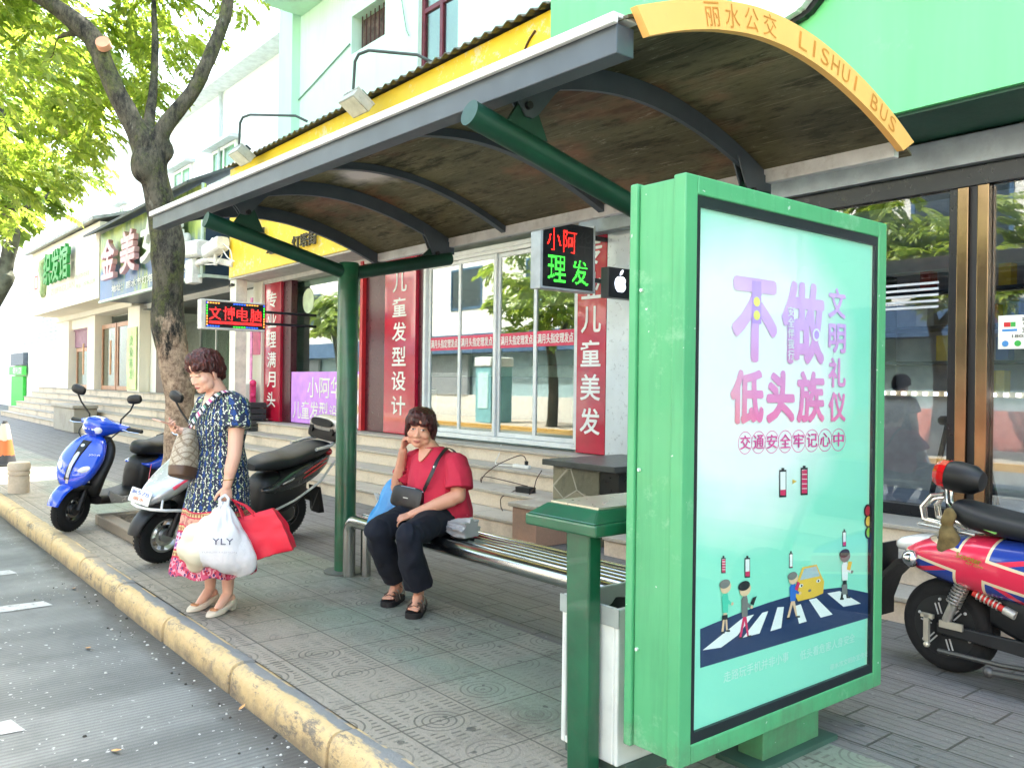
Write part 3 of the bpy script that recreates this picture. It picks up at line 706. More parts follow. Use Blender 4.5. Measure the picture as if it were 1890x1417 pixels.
for k in range(5): mb.box((-4.94, 9.3, .9 + k * .38), (-2.2, 9.85, .93 + k * .38))
mb.build('shelving', M((50, 60, 70), .5), t, smooth=0)
rr = random.Random(2)
bx = MB()
for k in range(26):
    xx = -4.85 + rr.random() * 2.4; zz = .935 + rr.randrange(5) * .38; bx.box((xx, 9.35, zz), (xx + .12, 9.5, zz + rr.uniform(.15, .28)), k % 4)
bx.build('goods', [M((220, 220, 220), .5), M((220, 190, 60), .5), M((80, 120, 190), .5), M((180, 70, 60), .5)], t, smooth=0)
def stool(x, y, label):
    t = thing('bar_stool', label, 'stool', (x, y, .48), group='dark stools inside the phone shop')
    mb = MB(); mb.lathe([(.17, 0), (.19, .02), (.19, .05), (.17, .07)], (x, y, 1.10)); mb.build('seat', BLACK, t)
    for k in range(4):
        a = k * math.pi / 2 + .6; mb = MB(); mb.cyl((x + .12 * math.cos(a), y + .12 * math.sin(a), 1.1), (x + .24 * math.cos(a), y + .24 * math.sin(a), .48), .022, n=8); mb.build('leg', BLACK, t)
    mb = MB(); mb.tube([(x + .19 * math.cos(k * .4), y + .19 * math.sin(k * .4), .72) for k in range(16)], .012, 6, closed=True); mb.build('foot_ring', BLACK, t)
stool(-3.0, 7.1, 'dark stool behind the glass left of the bronze post'); stool(-1.85, 7.0, 'dark stool behind the glass right of the bronze post')
# green fascia box
def mat_green():
    n = N('green_panel'); m = n.n('Mapping', {0: n.co(), 3: (3, 3, .3)}).outputs[0]
    c = n.mix(n.noise(1.5, 6, .6, m), lin((100, 204, 122)), lin((122, 220, 142)))
    c = n.mix(n.math('MULTIPLY', n.ramp(n.noise(2.6, 8, .8), .62, .75), .25), c, (.4, .62, .42, 1)); return n.done(c, .4)
t = thing('fascia_sign', 'bright green box fascia with large white characters over the dark glass shop', 'sign', (-2, 5.3, 3.1))
mb = MB(); mb.box((-6.02, 5.3, 3.14), (8, 5.34, 5.4)); mb.build('panel', mat_green(), t, smooth=0)
mb = MB(); mb.box((-6.02, 5.341, 3.12), (8, 6.0, 5.38)); mb.build('box', M((40, 84, 66), .5), t, smooth=0)  # shade of the sign's underside is put into this darker green
a = at(1358, 44, 'y', 5.24); a.z = at(1440, 50, 'y', 5.24).z
mb = MB(); put_text(mb, '5', (a.x, 5.24, a.z), X, Z, .78, 1.2, 0, .05, .06); put_text(mb, 'G', (a.x + .95, 5.24, a.z), X, Z, 1.0, 1.2, 0, .05, .06); mb.build('lettering', [M((236, 238, 236), .4)], t, smooth=0)
mb = MB(); put_text(mb, '5', (a.x - .01, 5.295, a.z - .03), X, Z, .83, 1.25, 0, .06, .05); put_text(mb, 'G', (a.x + .94, 5.295, a.z - .03), X, Z, 1.05, 1.25, 0, .06, .05); mb.build('lettering_edge', [BLACK], t, smooth=0)
mb = MB(); 
for k in range(70):
    xx = -6.2 + k * .09; mb.box((xx, 5.2, 5.43 + .02 * (k % 2)), (xx + .088, 6.5, 5.46 + .02 * (k % 2)))
mb.build('roof_sheet', mat_corr(), t, smooth=0)
# ------------------------------------------------------------------ shops on the left
WW = mat_wall((240, 240, 232), .18)
def mat_flower():
    n = N('flowery_print'); x, y, z = n.xyz()
    m = n.n('Mapping', {0: n.co(), 3: (1.4, 1, .5)}).outputs[0]
    c = n.mix(n.ramp(n.noise(1.3, 6, .7, m), .4, .6), (.10, .20, .06, 1), (.45, .55, .12, 1))
    low = n.ramp(n.math('ADD', n.math('MULTIPLY_ADD', z, -1.1, 4.6), n.noise(1.1, 3)), .45, .75)
    c = n.mix(n.math('MULTIPLY', low, n.ramp(n.noise(1.7, 4, .6, m), .4, .52)), c, (.06, .14, .34, 1))
    c = n.mix(n.ramp(n.noise(3.1, 6, .7, m), .60, .68), c, (.6, .68, .5, 1)); return n.done(c, .4)
hs = thing('flower_sign_shop', 'shop with a dark doorway under the flowery green sign behind the tree', 'building', (-19.6, 6, 0))
mb = MB(); mb.box((-23.6, 6.6, 3.2), (-15.1, 12, 5.0)); mb.box((-23.3, 6.7, 1.05), (-22.6, 7.1, 3.2)); mb.box((-16.6, 6.6, 1.05), (-15.9, 7.0, 3.2)); mb.build('wall', WW, hs, smooth=0)
mb = MB(); mb.box((-22.55, 6.62, 1.05), (-21.9, 7.0, 3.2)); mb.build('brown_pier', M((92, 72, 58), .5), hs, smooth=0)
mb = MB(); mb.box((-21.85, 7.4, 2.72), (-17.7, 7.5, 3.2)); mb.build('transom', M((98, 66, 84), .5), hs, smooth=0)
mb = MB(); mb.box((-17.6, 6.9, 1.05), (-16.65, 7.0, 2.3)); mb.build('side_door', M((118, 134, 116), .5), hs, smooth=0)
mb = MB(); mb.box((-17.6, 6.9, 2.302), (-15.3, 7.0, 3.0)); mb.build('maroon_panel', M((118, 50, 64), .5), hs, smooth=0)
mb = MB(); mb.box((-23.6, 10, 1.05), (-15.1, 10.1, 3.2)); mb.box((-15.2, 6.7, 1.05), (-15.1, 10, 3.2)); mb.box((-23.7, 6.5, 3.19), (-15.1, 10, 3.199)); mb.build('room', M((110, 116, 112), .7), hs, smooth=0)
for xx in (-21.7, -20.6, -19.5, -18.4): mb = MB(); mb.box((xx, 7.42, 1.06), (xx + .07, 7.48, 2.715)); mb.build('door_bar', ALU, hs, smooth=0)
mb = MB(); mb.box((-21.63, 7.44, 1.06), (-17.7, 7.446, 2.715)); mb.build('pane', mat_glass(), hs, smooth=0)
mb = MB(); mb.box((-16.0, 6.62, .7), (-15.55, 6.66, 3.16))
for k in range(32): mb.box((-15.98, 6.60, .74 + k * .075), (-15.57, 6.618, .78 + k * .075))
mb.build('shutter', M((132, 108, 88), .5), hs, smooth=0)
t = thing('fascia_sign', 'flowery green and blue fascia with pink raised characters behind the tree trunk', 'sign', (-19.6, 5.5, 3.3))
mb = MB(); mb.box((-23.5, 5.5, 3.36), (-15.95, 5.54, 5.05)); mb.build('panel', mat_flower(), t, smooth=0)
mb = MB(); mb.box((-23.5, 5.541, 3.36), (-15.95, 6.6, 5.0)); mb.build('box', M((28, 52, 74), .4), t, smooth=0)
mb = MB(); mb.box((-23.52, 5.47, 3.30), (-15.92, 5.56, 3.357)); mb.box((-15.948, 5.56, 3.30), (-15.90, 6.6, 3.357)); mb.box((-15.98, 5.46, 3.36), (-15.93, 5.498, 5.05)); mb.build('rim', M((196, 214, 206), .4), t, smooth=0)
mb = MB(); 
for i, c in enumerate('金美'): put_text(mb, c, (-22.6 + i * 1.7, 5.40, 3.78), X, Z, 1.2, .95, 0, .04, .1)
mb.build('pink_lettering', M((226, 176, 186), .5), t, smooth=0)
mb = MB(); put_text(mb, '女装', (-19.3, 5.40, 3.85), X, Z, 2.6, .95, 0, .04, .1); put_text(mb, '地址：丽水市灯塔街美容美发', (-22.3, 5.48, 3.48), X, Z, 5.4, .17, 0, .03); mb.build('white_lettering', WHITE, t, smooth=0)
mb = MB(); mb.add([(-24.0, 5.2, 5.0), (-16.0, 5.2, 5.0), (-16.0, 6.7, 5.75), (-24.0, 6.7, 5.75), (-24.0, 5.2, 5.06), (-16.0, 5.2, 5.06), (-16.0, 6.7, 5.81), (-24.0, 6.7, 5.81)], [(3, 2, 1, 0), (4, 5, 6, 7), (0, 1, 5, 4), (1, 2, 6, 5), (2, 3, 7, 6), (3, 0, 4, 7)])
mb.build('slate_roof', M((86, 88, 88), .7, var=.3), t, smooth=0)
cs = thing('cream_shop', 'cream shop with a brown framed glass door on the far left', 'building', (-28, 6, 0))
mb = MB(); mb.box((-33.2, 6.3, 3.3), (-23.62, 12, 5.6)); mb.box((-33.2, 6.4, 0), (-31.4, 6.9, 3.3)); mb.box((-31.4, 6.5, 3.0), (-29.0, 6.9, 3.3)); mb.box((-28.9, 6.42, 1.05), (-28.0, 6.9, 3.3)); mb.box((-24.4, 6.42, 1.05), (-23.32, 6.9, 3.3)); mb.build('wall', mat_wall((242, 236, 220), .15), cs, smooth=0)
mb = MB(); mb.box((-31.4, 6.55, 2.95), (-29.0, 6.7, 2.995)); mb.box((-31.4, 6.6, 2.4), (-28.9, 6.75, 2.95)); mb.build('transom', M((150, 112, 130), .6), cs, smooth=0)
mb = MB(); mb.box((-33, 9.5, 1.05), (-23.5, 9.6, 3.3)); mb.box((-33, 6.95, 3.28), (-23.5, 9.5, 3.3)); mb.build('room', M((200, 204, 196), .7), cs, smooth=0)
BRN = M((176, 128, 96), .4)
for x0, x1 in ((-31.2, -29.6), (-27.9, -26.3), (-26.2, -24.5)):
    mb = MB(); frame(mb, x0, x1, 1.06, 3.0 if x0 > -29 else 2.38, 6.6, .12, .06); d = mb.build('glass_door', BRN, cs, smooth=0)
    mb = MB(); mb.box((x0 + .12, 6.62, 1.18), (x1 - .12, 6.626, 2.88 if x0 > -29 else 2.26)); mb.build('pane', mat_glass((.85, .92, .86)), d, smooth=0)
    mb = MB(); mb.cyl((x1 - .25, 6.52, 1.5), (x1 - .25, 6.52, 2.5), .03, n=8); mb.build('handle', M((226, 180, 140), .3), d)
t = thing('banner', 'yellow green vertical banner on the pier beside the brown glass door', 'banner', (-24.1, 6.4, 1.1))
mb = MB(); mb.box((-24.3, 6.38, 1.1), (-23.45, 6.4, 2.75)); mb.build('sheet', M((206, 226, 150), .5, var=.25, vs=3), t, smooth=0)
mb = MB(); put_column(mb, '烫染养发', (-24.05, 6.376, 1.35), X, Z, .3, 1.2, 0, .01); mb.build('lettering', M((110, 170, 80), .5), t, smooth=0)
t = thing('fascia_sign', 'cream fascia with raised green characters 织发馆 on the far left', 'sign', (-28, 5.5, 3.4))
mb = MB(); mb.add([(-32.6, 5.5, 3.45), (-23.62, 5.5, 3.45), (-23.62, 5.5, 5.42), (-32.6, 5.5, 5.55), (-32.6, 6.3, 3.45), (-23.62, 6.3, 3.45), (-23.62, 6.3, 5.42), (-32.6, 6.3, 5.55)], [(0, 1, 2, 3), (7, 6, 5, 4), (1, 0, 4, 5), (3, 2, 6, 7), (0, 3, 7, 4), (2, 1, 5, 6)])
mb.build('panel', mat_wall((240, 230, 208), .15), t, smooth=0)
def sr(mb, s, u0, v0, u1, v1, y, mi=0, b=.03, d=.0):
    p = at(u0, v1, 'y', y); q = at(u1, v0, 'y', y); put_text(mb, s, (p.x, y, (p.z + at(u1, v1, 'y', y).z) / 2), X, Z, q.x - p.x, q.z - p.z, mi, b, d)
mb = MB(); q0 = at(88, 520, 'y', 5.42); q1 = at(134, 455, 'y', 5.42); q2 = at(134, 510, 'y', 5.42)
put_text(mb, '织发馆', (q0.x, 5.38, 4.2), X, Z, q1.x - q0.x, .98, 0, .03, .09); mb.build('green_lettering', M((40, 140, 60), .4), t, smooth=0)
mb = MB(); put_text(mb, 'ZHIFAGUAN', (q0.x, 5.49, 3.92), X, Z, q1.x - q0.x, .2, 0, .0); mb.build('roman_lettering', M((196, 190, 172), .5), t, smooth=0)
mb = MB(); put_text(mb, '专业织发补发接发', (-26.2, 5.49, 4.12), X, Z, 1.6, .16, 0, 0); put_text(mb, '电话：0578-2139', (-26.1, 5.49, 3.86), X, Z, 2.1, .16, 0, 0); mb.build('small_lettering', M((120, 200, 110), .5), t, smooth=0)
mb = MB(); pp = [at(u, v, 'y', 5.44) for u, v in [(84, 478), (80, 484), (79, 500), (82, 520), (80, 540), (78, 548)]]; mb.tube(pp, [.06, .12, .14, .12, .12, .05], 8); mb.build('swirl_emblem', M((150, 170, 120), .5), t)
mb = MB(); frame(mb, -32.1, -31.6, 4.3, 4.75, 5.488, .05, .01); mb.build('red_stamp', M((200, 90, 90), .5), t, smooth=0)
mb = MB(); mb.add([(-32.9, 5.3, 5.5), (-23.5, 5.3, 5.42), (-23.5, 7.2, 6.0), (-32.9, 7.2, 6.1), (-32.9, 5.3, 5.58), (-23.5, 5.3, 5.5), (-23.5, 7.2, 6.08), (-32.9, 7.2, 6.18)], [(3, 2, 1, 0), (4, 5, 6, 7), (0, 1, 5, 4), (1, 2, 6, 5), (2, 3, 7, 6), (3, 0, 4, 7)])
mb.build('roof_edge', M((160, 160, 152), .7, var=.3), t, smooth=0)
# white houses above and behind
ub = thing('white_house', 'white upper storeys with green tinted windows above the left shops', 'building', (-22, 8.4, 0))
WB = mat_wall((236, 240, 238), .1)
mb = MB(); mb.box((-34, 8.4, 5.0), (-14.4, 16, 9.2)); mb.build('wall', WB, ub, smooth=0)
mb = MB(); mb.box((-34.3, 7.9, 9.2), (-14.2, 16, 9.38)); mb.build('roof', M((210, 214, 212), .7), ub, smooth=0)
for u0, v0, u1, v1 in ((322, 302, 355, 372), (393, 258, 438, 340), (186, 392, 196, 405), (222, 378, 232, 402)):
    a = at(u0, v1, 'y', 8.38); b = at(u1, v0, 'y', 8.38)
    z0, z1 = min(a.z, b.z - .6), b.z
    mb = MB(); frame(mb, a.x, b.x, z0, z1, 8.33, .08, .08); mb.box(((a.x + b.x) / 2 - .04, 8.335, z0 + .08), ((a.x + b.x) / 2 + .04, 8.40, z1 - .08)); f = mb.build('window', WHITE, ub, smooth=0)
    mb = MB(); mb.box((a.x + .08, 8.37, z0 + .08), (b.x - .08, 8.385, z1 - .08)); mb.build('pane', M((110, 160, 120), .1, var=.5, vs=1.5), f, smooth=0)
    mb = MB(); mb.box((a.x - .2, 8.1, z1 + .02), (b.x + .2, 8.398, z1 + .1)); mb.build('hood', M((200, 205, 205), .7), f, smooth=0)
mb = MB(); 
for xx in (-23.0, -17.2): mb.cyl((xx, 8.33, 5.2), (xx, 8.33, 9.2), .05, n=8)
mb.build('downpipe', M((200, 206, 206), .5), ub)
fb = thing('white_house', 'far white tiled house with a roller shutter at the left edge', 'building', (-42, 7, 0))
mb = MB(); mb.box((-60, 7.2, 0), (-33.3, 16, 3.6)); mb.box((-60, 7.6, 3.6), (-34.1, 16, 7.5)); mb.build('wall', WW, fb, smooth=0)
mb = MB(); 
for k in range(18): mb.box((-44.5, 7.13, 2.6 + k * .16), (-36.5, 7.197, 2.73 + k * .16))
mb.build('shutter', M((222, 226, 228), .5), fb, smooth=0)
mb = MB(); mb.box((-46.6, 7.0, 1.95), (-43.3, 7.19, 2.5)); mb.build('dark_sign', M((90, 100, 112), .5), fb, smooth=0)
mb = MB(); mb.box((-46.6, 7.05, .0), (-43.6, 7.18, 1.45)); mb.build('green_door', M((60, 200, 70), .5), fb, smooth=0)
mb = MB(); mb.box((-46.6, 6.95, 1.5), (-43.2, 7.12, 1.9)); put_text(mb, '便利店', (-45.6, 6.945, 1.55), X, Z, 2.2, .3, 1, .02); mb.build('green_sign', [M((90, 210, 90), .5), WHITE], fb, smooth=0)
mb = MB(); mb.cyl((-34.6, 7.1, 0), (-34.6, 7.1, 7.4), .07, n=8); mb.build('downpipe', WHITE, fb)
eb = thing('white_house', 'pale house closing the view at the far end of the street', 'building', (-80, 0, 0))
mb = MB(); mb.box((-95, -20, 0), (-75, 14, 11)); mb.build('wall', WB, eb, smooth=0)

# ------------------------------------------------------------------ the other side of the street (mirrored in the shop windows)
op = thing('white_house', 'sunlit white house across the street seen mirrored in the shop glass', 'building', (-15, -9.3, 0))
mb = MB(); mb.box((-75, -16, 3.5), (30, -9.3, 8.6)); mb.build('wall', mat_wall((238, 236, 228), .15), op, smooth=0)
mb = MB(); mb.box((-75, -16, 2.7), (30, -9.0, 3.498)); mb.build('blue_band', M((70, 96, 130), .5), op, smooth=0)
mb = MB(); mb.box((-75, -16, -.1), (-11, -9.5, .9)); mb.build('stone_base', M((206, 204, 196), .7), op, smooth=0)
mb = MB(); mb.box((-10.99, -16, -.1), (30, -9.5, .9)); mb.build('brick_base', M((196, 120, 104), .7, var=.2), op, smooth=0)
mb = MB()
for x0, x1 in ((-60, -45), (-38, -30), (-20, -12), (-3, -.5), (4, 12)):
    for k in range(16): mb.box((x0, -9.6, .9 + k * .11), (x1, -9.45, .99 + k * .11))
mb.build('roller_shutter', M((150, 156, 160), .5), op, smooth=0)
mb = MB(); mb.box((-75, -16, .9), (30, -9.7, 2.698)); mb.build('shop_front', M((150, 175, 180), .4), op, smooth=0)
for k in range(-12, 5):
    xx = k * 5.2; mb = MB(); frame(mb, xx, xx + 2.4, 4.6, 6.4, -9.36, .1, .1); f = mb.build('window', M((70, 100, 130), .4), op, smooth=0)
    mb = MB(); mb.box((xx + .1, -9.32, 4.7), (xx + 2.3, -9.29, 6.3)); mb.build('pane', M((50, 62, 70), .1), f, smooth=0)
for x0, lab, c in ((-24.5, 'blue', (120, 172, 180)), (-19.2, 'pale blue', (150, 190, 210))):
    t = thing('phone_booth', lab + ' glazed booth on the far pavement seen mirrored in the sliding doors', 'booth', (x0, -6.6, 0))
    mb = MB(); mb.box((x0 - .5, -7.1, 2.0), (x0 + .5, -6.1, 2.35)); mb.build('roof', M((225, 228, 228), .5), t, bevel=.05)
    mb = MB(); mb.box((x0 - .45, -7.05, 0), (x0 + .45, -6.15, 1.998)); mb.build('cabin', M(c, .3), t, smooth=0)
    mb = MB(); mb.box((x0 - .3, -6.149, .5), (x0 + .3, -6.13, 1.8)); mb.build('pane', M((190, 225, 225), .2), t, smooth=0)

# ------------------------------------------------------------------ trees
def mat_bark():
    n = N('mossy_bark'); x, y, z = n.xyz()
    m = n.n('Mapping', {0: n.co(), 3: (1, 1, .45)}).outputs[0]
    c = n.mix(n.ramp(n.noise(10, 10, .85, m), .42, .58), (.006, .006, .005, 1), (.11, .10, .07, 1))
    pale = n.ramp(n.math('ADD', n.noise(5, 8, .8, m), n.math('MULTIPLY_ADD', z, -.30, .55)), .50, .60)
    c = n.mix(pale, c, n.mix(n.ramp(n.noise(13, 8, .8), .4, .62), (.15, .095, .06, 1), (.52, .39, .27, 1)))
    moss = n.ramp(n.noise(4.5, 8, .8, n.n('Mapping', {0: n.co(), 1: (3, 1, 0), 3: (1, 1, .6)}).outputs[0]), .5, .6)
    c = n.mix(n.math('MULTIPLY', n.math('MULTIPLY', moss, n.math('SUBTRACT', 1.0, pale)), .75), c, n.mix(n.ramp(n.noise(20, 6, .8), .42, .58), (.02, .026, .006, 1), (.11, .13, .03, 1)))
    li = n.ramp(n.noise(9, 6, .7, m), .64, .70); c = n.mix(n.math('MULTIPLY', li, .6), c, (.25, .25, .20, 1))
    return n.done(c, .9, 0, n.bump(n.noise(16, 10, .8, m), .9, .018))
BARK = mat_bark()
def mat_leaf(c1, c2, name='leaf'):
    n = N(name)
    r = n.n('NewGeometry').outputs['Random Per Island']
    c = n.mix(r, c1, c2); c = n.mix(n.math('MULTIPLY', n.math('GREATER_THAN', n.noise(1.6, 3), .56), .4), c, tuple(v * .35 for v in c1[:3]) + (1,))
    d = n.n('BsdfDiffuse', {0: c}); t = n.n('BsdfTranslucent', {0: n.mix(.35, c, (.45, .55, .05, 1))})
    g = n.n('BsdfGlossy', {0: (1, 1, 1, 1), 'Roughness': .4})
    a = n.n('MixShader', {0: .6, 1: d.outputs[0], 2: t.outputs[0]})
    return n.end(n.n('MixShader', {0: .05, 1: a.outputs[0], 2: g.outputs[0]}).outputs[0])
LEAF = mat_leaf((.12, .24, .02, 1), (.48, .58, .09, 1))
def spray(mb, p, d, L, pairs, ll, lw, rn):
    """one pinnate leaf: a drooping stalk with paired leaflets"""
    d = d.normalized(); side = d.cross(Z)
    if side.length < .1: side = V((1, 0, 0))
    side.normalize(); side = Matrix.Rotation(rn.uniform(-.7, .7), 3, d) @ side
    up = side.cross(d); q = p.copy()
    for i in range(pairs):
        q = q + d * (L / pairs); d = (d + V((0, 0, -.09))).normalized()
        for s in ((1, -1) if i < pairs - 1 else (1, -1, 0)):
            ax = (side * s * .9 + d * (.65 if s else 1.2) + up * rn.uniform(-.25, .15) + V((0, 0, -.25))).normalized()
            wd = ax.cross(up).normalized() * lw * rn.uniform(.8, 1.15); l = ll * rn.uniform(.75, 1.15) * (1 - .35 * abs(i / pairs - .45))
            mid = q + ax * l * .45 + up * lw * .25
            b = len(mb.v)
            mb.v += [tuple(q), tuple(mid + wd), tuple(q + ax * l), tuple(mid - wd)]
            mb.f.append([b, b + 1, b + 2, b + 3]); mb.mi.append(0)
def limb_mesh(limbs, seed=1, n=14, rough=.012):
    mb = MB(); 
    for pts in limbs:
        P = [V(p[:3]) for p in pts]; rad = [p[3] for p in pts]; oo = []; rr_ = []
        for i in range(len(P) - 1):
            p0, p1, p2, p3 = P[max(i - 1, 0)], P[i], P[i + 1], P[min(i + 2, len(P) - 1)]
            for k in range(5):
                t = k / 5
                oo.append(.5 * ((2 * p1) + (p2 - p0) * t + (2 * p0 - 5 * p1 + 4 * p2 - p3) * t * t + (3 * p1 - p0 - 3 * p2 + p3) * t ** 3)); rr_.append(rad[i] + (rad[i + 1] - rad[i]) * t)
        oo.append(P[-1]); rr_.append(rad[-1])
        b = len(mb.v); mb.tube(oo, rr_, n)
        for j in range(b, len(mb.v)):
            v = V(mb.v[j]); k = rr_[min((j - b) // n, len(rr_) - 1)]
            c = oo[min((j - b) // n, len(oo) - 1)]
            dd = (v - c); mb.v[j] = tuple(c + dd * (1 + .22 * mnoise.noise(v * 3.0 + V((seed, 0, 0))) + .10 * mnoise.noise(v * 9.0)))
    return mb
def pt(u, v, x, r): p = at(u, v, 'x', x); return (p.x, p.y, p.z, r)
tr = thing('street_tree', 'tall street tree with mossy forked trunk behind the standing woman', 'tree', (-8.0, 2.56, 0))
trunk = [(-8.0, 2.57, -.05, .24), pt(331, 840, -8.0, .175), pt(331, 760, -8.0, .165), pt(327, 690, -8.0, .175), pt(313, 610, -8.0, .185), pt(309, 540, -8.0, .175), pt(311, 470, -8.0, .178), pt(302, 400, -8.0, .17), pt(288, 335, -8.0, .165), pt(276, 285, -8.0, .165)]
l1 = [pt(278, 300, -8.0, .14), pt(250, 235, -8.0, .12), pt(222, 185, -8.05, .105), pt(196, 125, -8.1, .11), pt(170, 70, -8.2, .105), pt(120, 25, -8.3, .10), pt(70, -10, -8.4, .10), pt(0, -70, -8.6, .09), pt(-60, -180, -8.8, .06)]
l2 = [pt(280, 290, -8.0, .14), pt(296, 248, -7.95, .105), pt(325, 208, -7.9, .09), pt(355, 170, -7.85, .085), pt(378, 125, -7.8, .078), pt(400, 75, -7.8, .072), pt(418, 20, -7.8, .07), pt(420, -40, -7.8, .065), pt(405, -140, -7.9, .05)]
l3 = [pt(268, 270, -8.15, .11), pt(276, 215, -8.4, .07), pt(284, 150, -8.6, .05), pt(286, 60, -8.8, .045), pt(280, -60, -9.0, .035)]
l4 = [pt(150, 60, -8.25, .05), pt(108, 70, -8.6, .025), pt(95, 105, -8.8, .02), pt(60, 125, -9.0, .014)]
lb = limb_mesh([[(x_, y_, z_, r_ * (.80 if r_ < .2 else .95)) for x_, y_, z_, r_ in q] for q in (trunk, l1, l2, l3, l4)])
lb.ball(at(262, 305, 'x', -7.95), (.1, .1, .16)); lb.ball(at(303, 278, 'x', -7.95), (.07, .09, .11)); lb.ball(at(352, 700, 'x', -7.98), (.08, .07, .16))
remesh(lb.build('trunk', BARK, tr, smooth=180), .022, 5)
p = at(189, 77, 'x', -8.0); mb = MB(); mb.lathe([(.001, .0), (.06, 0), (.062, -.06), (.03, -.09)], p, (.75, -.45, .35), 14); mb.build('pruned_stub', M((206, 150, 120), .8), tr)
def crown_mesh(name, mat, blobs, n, L, pairs, ll, lw, seed, parent, dens=1.0):
    rn = random.Random(seed); mb = MB(); tot = sum(b[3] * b[4] * b[5] for b in blobs)
    for cx, cy, cz, rx, ry, rz in blobs:
        k = int(n * rx * ry * rz / tot); cl = [V((rn.gauss(0, .45), rn.gauss(0, .45), rn.gauss(0, .45))) for _ in range(max(3, k // 14))]
        for _ in range(k):
            c = rn.choice(cl); o = V((c.x + rn.gauss(0, .13), c.y + rn.gauss(0, .13), c.z + rn.gauss(0, .13)))
            if o.length > 1.15: o *= 1.15 / o.length
            p = V((cx + o.x * rx, cy + o.y * ry, cz + o.z * rz))
            d = V((o.x + rn.uniform(-.8, .8), o.y + rn.uniform(-.8, .8), rn.uniform(-.5, .25)))
            spray(mb, p, d, L * rn.uniform(.7, 1.2), pairs, ll, lw, rn)
    return mb.build(name, mat, parent, smooth=0)
crown_mesh('crown', LEAF, [(-10.4, .9, 5.1, 1.9, 1.5, 1.5), (-9.6, 2.3, 5.9, 1.5, 1.2, 1.3), (-10.6, 2.3, 4.7, 1.1, .9, .7), (-11.6, .9, 3.7, 1.2, 1.0, .7), (-12.4, 2.0, 3.9, 1.0, .8, .6), (-8.6, 3.3, 6.3, 1.2, .6, .9)], 2050, .32, 7, .125, .024, 4, tr)
t2 = thing('street_tree', 'slimmer street tree with a curved trunk at the left edge', 'tree', (-17, .9, 0))
lb = limb_mesh([[(-17, .85, -.14, .16), pt(-6, 545, -17, .14), pt(8, 500, -17, .125), pt(21, 440, -17, .12), pt(17, 390, -17, .115), pt(12, 335, -17, .11), pt(10, 290, -17, .10), pt(0, 180, -17, .07)], [pt(14, 345, -17, .08), pt(38, 295, -17, .06), pt(70, 200, -17, .04)], [pt(20, 400, -17, .05), pt(45, 385, -17, .04), pt(78, 368, -17.2, .03), pt(110, 340, -17.4, .02)]], 3, 10)
lb.build('trunk', M((96, 98, 84), .9, var=.5, vs=5, bump=.6, bs=25), t2, smooth=180)
crown_mesh('crown', mat_leaf((.13, .27, .03, 1), (.36, .50, .09, 1)), [(-19.0, 1.6, 6.2, 2.6, 2.3, 1.9), (-17.8, 1.9, 4.9, 1.3, 1.2, .8), (-18.4, .6, 8.2, 2.6, 2.3, 1.5), (-20.5, 2.4, 5.2, 1.6, 1.2, 1.0)], 1500, .5, 6, .26, .06, 9, t2)
def far_tree(x, y, h, label, seed):
    t = thing('street_tree', label, 'tree', (x, y, 0))
    limb_mesh([[(x, y, -.15, .2), (x + .1, y, 1.5, .16), (x - .1, y + .1, 3.0, .13), (x - .5, y + .3, h, .06)], [(x - .05, y + .05, 2.6, .1), (x + .7, y - .2, h - .4, .05)]], seed, 8).build('trunk', M((84, 80, 70), .9), t, smooth=180)
    crown_mesh('crown', LEAF, [(x - .4, y + .3, h + .5, 1.9, 1.5, 1.3), (x + .9, y, h - .2, 1.2, 1.1, .9)], 420, .5, 6, .24, .06, seed, t)
far_tree(-8.4, -6.4, 4.0, 'tree across the street mirrored in the dark shop glass', 21)
far_tree(-21.3, -6.6, 4.0, 'tree across the street mirrored in the right sliding doors', 22)
far_tree(-37, -6.6, 4.4, 'tree across the street mirrored in the barber shop window', 23)
far_tree(-38, 2.2, 5.2, 'pale far tree on the pavement beyond the left shops', 24)
# tree pit
t = thing('tree_pit', 'raised stone edged pit filled with cobbles round the tree foot', 'tree pit', (-8, 2.6, 0))
PS = mat_stone((140, 128, 110), (104, 96, 84))
for lo, hi in (((-8.62, 2.03, 0), (-7.50, 2.16, .10)), ((-7.498, 2.03, 0), (-7.36, 3.2, .11)), ((-8.62, 3.07, 0), (-7.5, 3.2, .10)), ((-8.75, 2.03, 0), (-8.622, 3.2, .10))):
    mb = MB(); mb.box(lo, hi); mb.build('edge_stone', PS, t, smooth=0, bevel=.012)
mb = MB(); rr = random.Random(8)
for k in range(230):
    xx, yy = rr.uniform(-8.6, -7.52), rr.uniform(2.18, 3.05); s = rr.uniform(.03, .055)
    mb.ball((xx, yy, .045 + rr.uniform(0, .02)), (s, s * rr.uniform(.7, 1.1), s * .7), 8, 5, mat=Matrix.Rotation(rr.uniform(0, 3), 3, 'Z'))
tag(mb.build('cobbles', M((92, 84, 70), .8, var=.4, vs=12, bump=.4), t), kind='stuff')
mb = MB(); mb.box((-8.62, 2.16, .0), (-7.5, 3.07, .035)); mb.build('soil', M((62, 54, 44), .95, var=.4), t, smooth=0)
